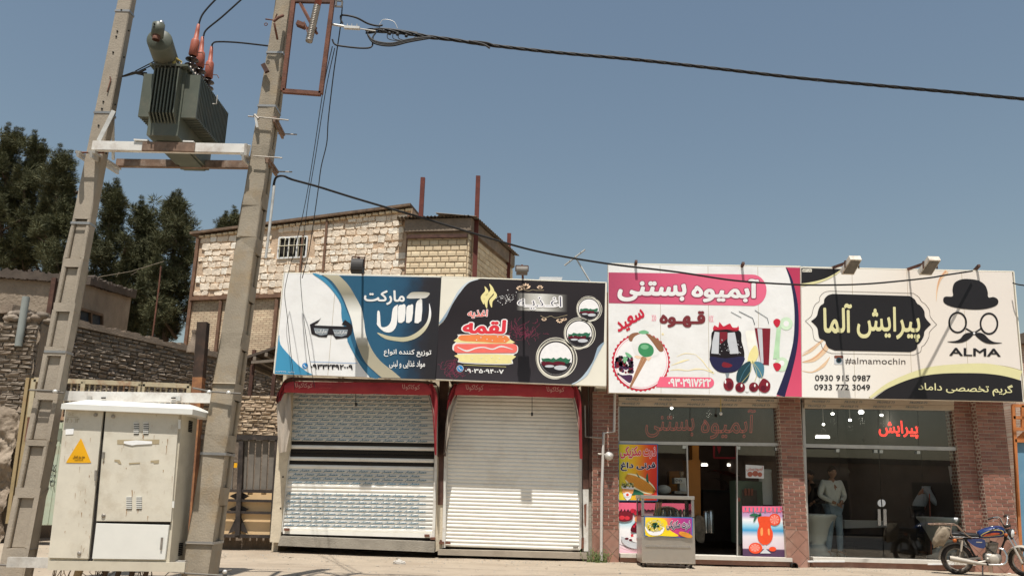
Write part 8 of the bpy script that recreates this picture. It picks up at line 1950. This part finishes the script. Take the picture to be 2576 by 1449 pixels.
hb_ = fq(MB().tube(cat_smooth([(.8,-.39,1.15),(.88,-.28,1.19),(.94,-.18,1.17),(.95,-.06,1.0),(.95,.06,1.0),(.94,.18,1.17),(.88,.28,1.19),(.8,.39,1.15)],4,False), .012, 8), 'handlebar', 'chrome')
for s in (-1,1):
    fq(MB().tube([(.79,s*.40,1.147),(.865,s*.29,1.186)], .019, 8), 'grip', 'rubber_black', hb_); fq(MB().tube([(.9,s*.27,1.18),(.93,s*.3,1.17),(.88,s*.4,1.13)], .006, 5), 'brake_lever', 'chrome', hb_); fq(MB().box(.875,.91,min(s*.22,s*.26),max(s*.22,s*.26),1.165,1.2), 'switch_box', 'lamp_black', hb_)
m = MB(); m.lathe((1.0,-.055,.98), [(0,0),(.045,0),(.05,.05),(0,.06)], 14, (-.5,0,.85)); m.lathe((1.0,.055,.98), [(0,0),(.045,0),(.05,.05),(0,.06)], 14, (-.5,0,.85)); fq(m, 'instruments', 'lamp_black')
hl = fq(MB().lathe((1.03,0,.87), [(.02,-.05),(.08,-.03),(.09,.03),(.09,.05)], 18, (1,0,-.1)), 'headlight', 'lamp_black'); fq(MB().lathe((1.03,0,.87), [(.085,.045),(.06,.06),(0,.07)], 18, (1,0,-.1)), 'lens', 'cool_white', hl)
for s in (-1,1):
    ti = fq(MB().tube([(1.0,s*.1,.85),(1.02,s*.19,.85)], .008, 5), 'indicator', 'lamp_black'); fq(MB().ball((1.03,s*.21,.85), .032, 6, (1.2,1,1)), 'indicator_lens', 'bike_orange', ti)
m = MB(); m.tube([(.93,-.2,1.17),(1.0,-.12,.93),(.98,-.02,.82)], .006,5); m.tube([(.93,.2,1.17),(1.02,.1,.92),(.97,.03,.75)], .006,5); m.tube([(.9,-.25,1.18),(1.03,-.18,1.0),(1.0,-.03,.86)], .005,5); fq(m, 'control_cables', 'rubber_black')
# rear carrier, lamp, bag
m = MB(); pts = cat_smooth([(.28,-.13,.76),(.18,-.135,.82),(.05,-.14,.98),(-.02,-.14,1.0),(-.28,-.13,1.0),(-.48,-.10,.99)],4,False)
m.tube(pts, .011, 6); m.tube([(x,-y,z) for x,y,z in pts], .011, 6); m.tube([(-.48,-.1,.99),(-.5,0,.99),(-.48,.1,.99)], .011, 6)
for x in (-.05,-.16,-.27,-.38): m.tube([(x,-.135,1.0),(x,.135,1.0)], .008, 5)
m.tube(cat_smooth([(-.08,-.14,1.0),(-.1,-.14,.82),(-.03,-.14,.74),(.12,-.13,.74)],4,False), .011, 6); qb(m, 'rear_carrier', 'beam_rust')
tl = qb(MB().box(-.33,-.26,-.06,.06,.7,.78), 'tail_light', 'bike_red'); qb(MB().box(-.35,-.34,-.1,.1,.52,.68), 'number_plate_bracket', 'bike_dusty', tl)
for s in (-1,1): qb(MB().ball((-.1+.05,s*.2,.7), .035, 6, (1.2,.8,1.1)), 'rear_indicator', 'bike_orange')
qb(MB().tube([(.45,-.12,.27),(.42,-.2,.14),(.40,-.27,.015)], .014, 6), 'side_stand', 'lamp_black'); m = MB(); m.tube([(.52,-.12,.25),(.52,-.24,.25)], .018, 6); m.tube([(.52,.12,.25),(.52,.24,.25)], .018, 6); qb(m, 'footrest', 'rubber_black')
# worn sacking tied to the tail is a load of its own
m = loft([(-.44,-.02,.60,.05,.04,.7),(-.41,-.02,.63,.12,.1,.75),(-.34,-.02,.70,.14,.17,.75),(-.25,-.02,.76,.14,.2,.75),(-.17,-.02,.84,.13,.13,.8),(-.1,-.02,.88,.08,.06,.9)], 20)
m.v = [tuple(Vector(v)+Vector((pnoise(Vector(v)*9),pnoise(Vector(v)*9+Vector((3,3,3))),pnoise(Vector(v)*8)))*.07) for v in m.v]
m.v = [tuple(Wm @ Vector(v)) for v in m.v]; tag(m.build('sack', M['sack']), 'bundle of worn tan sacking tied to the motorcycle rear carrier', 'sack')
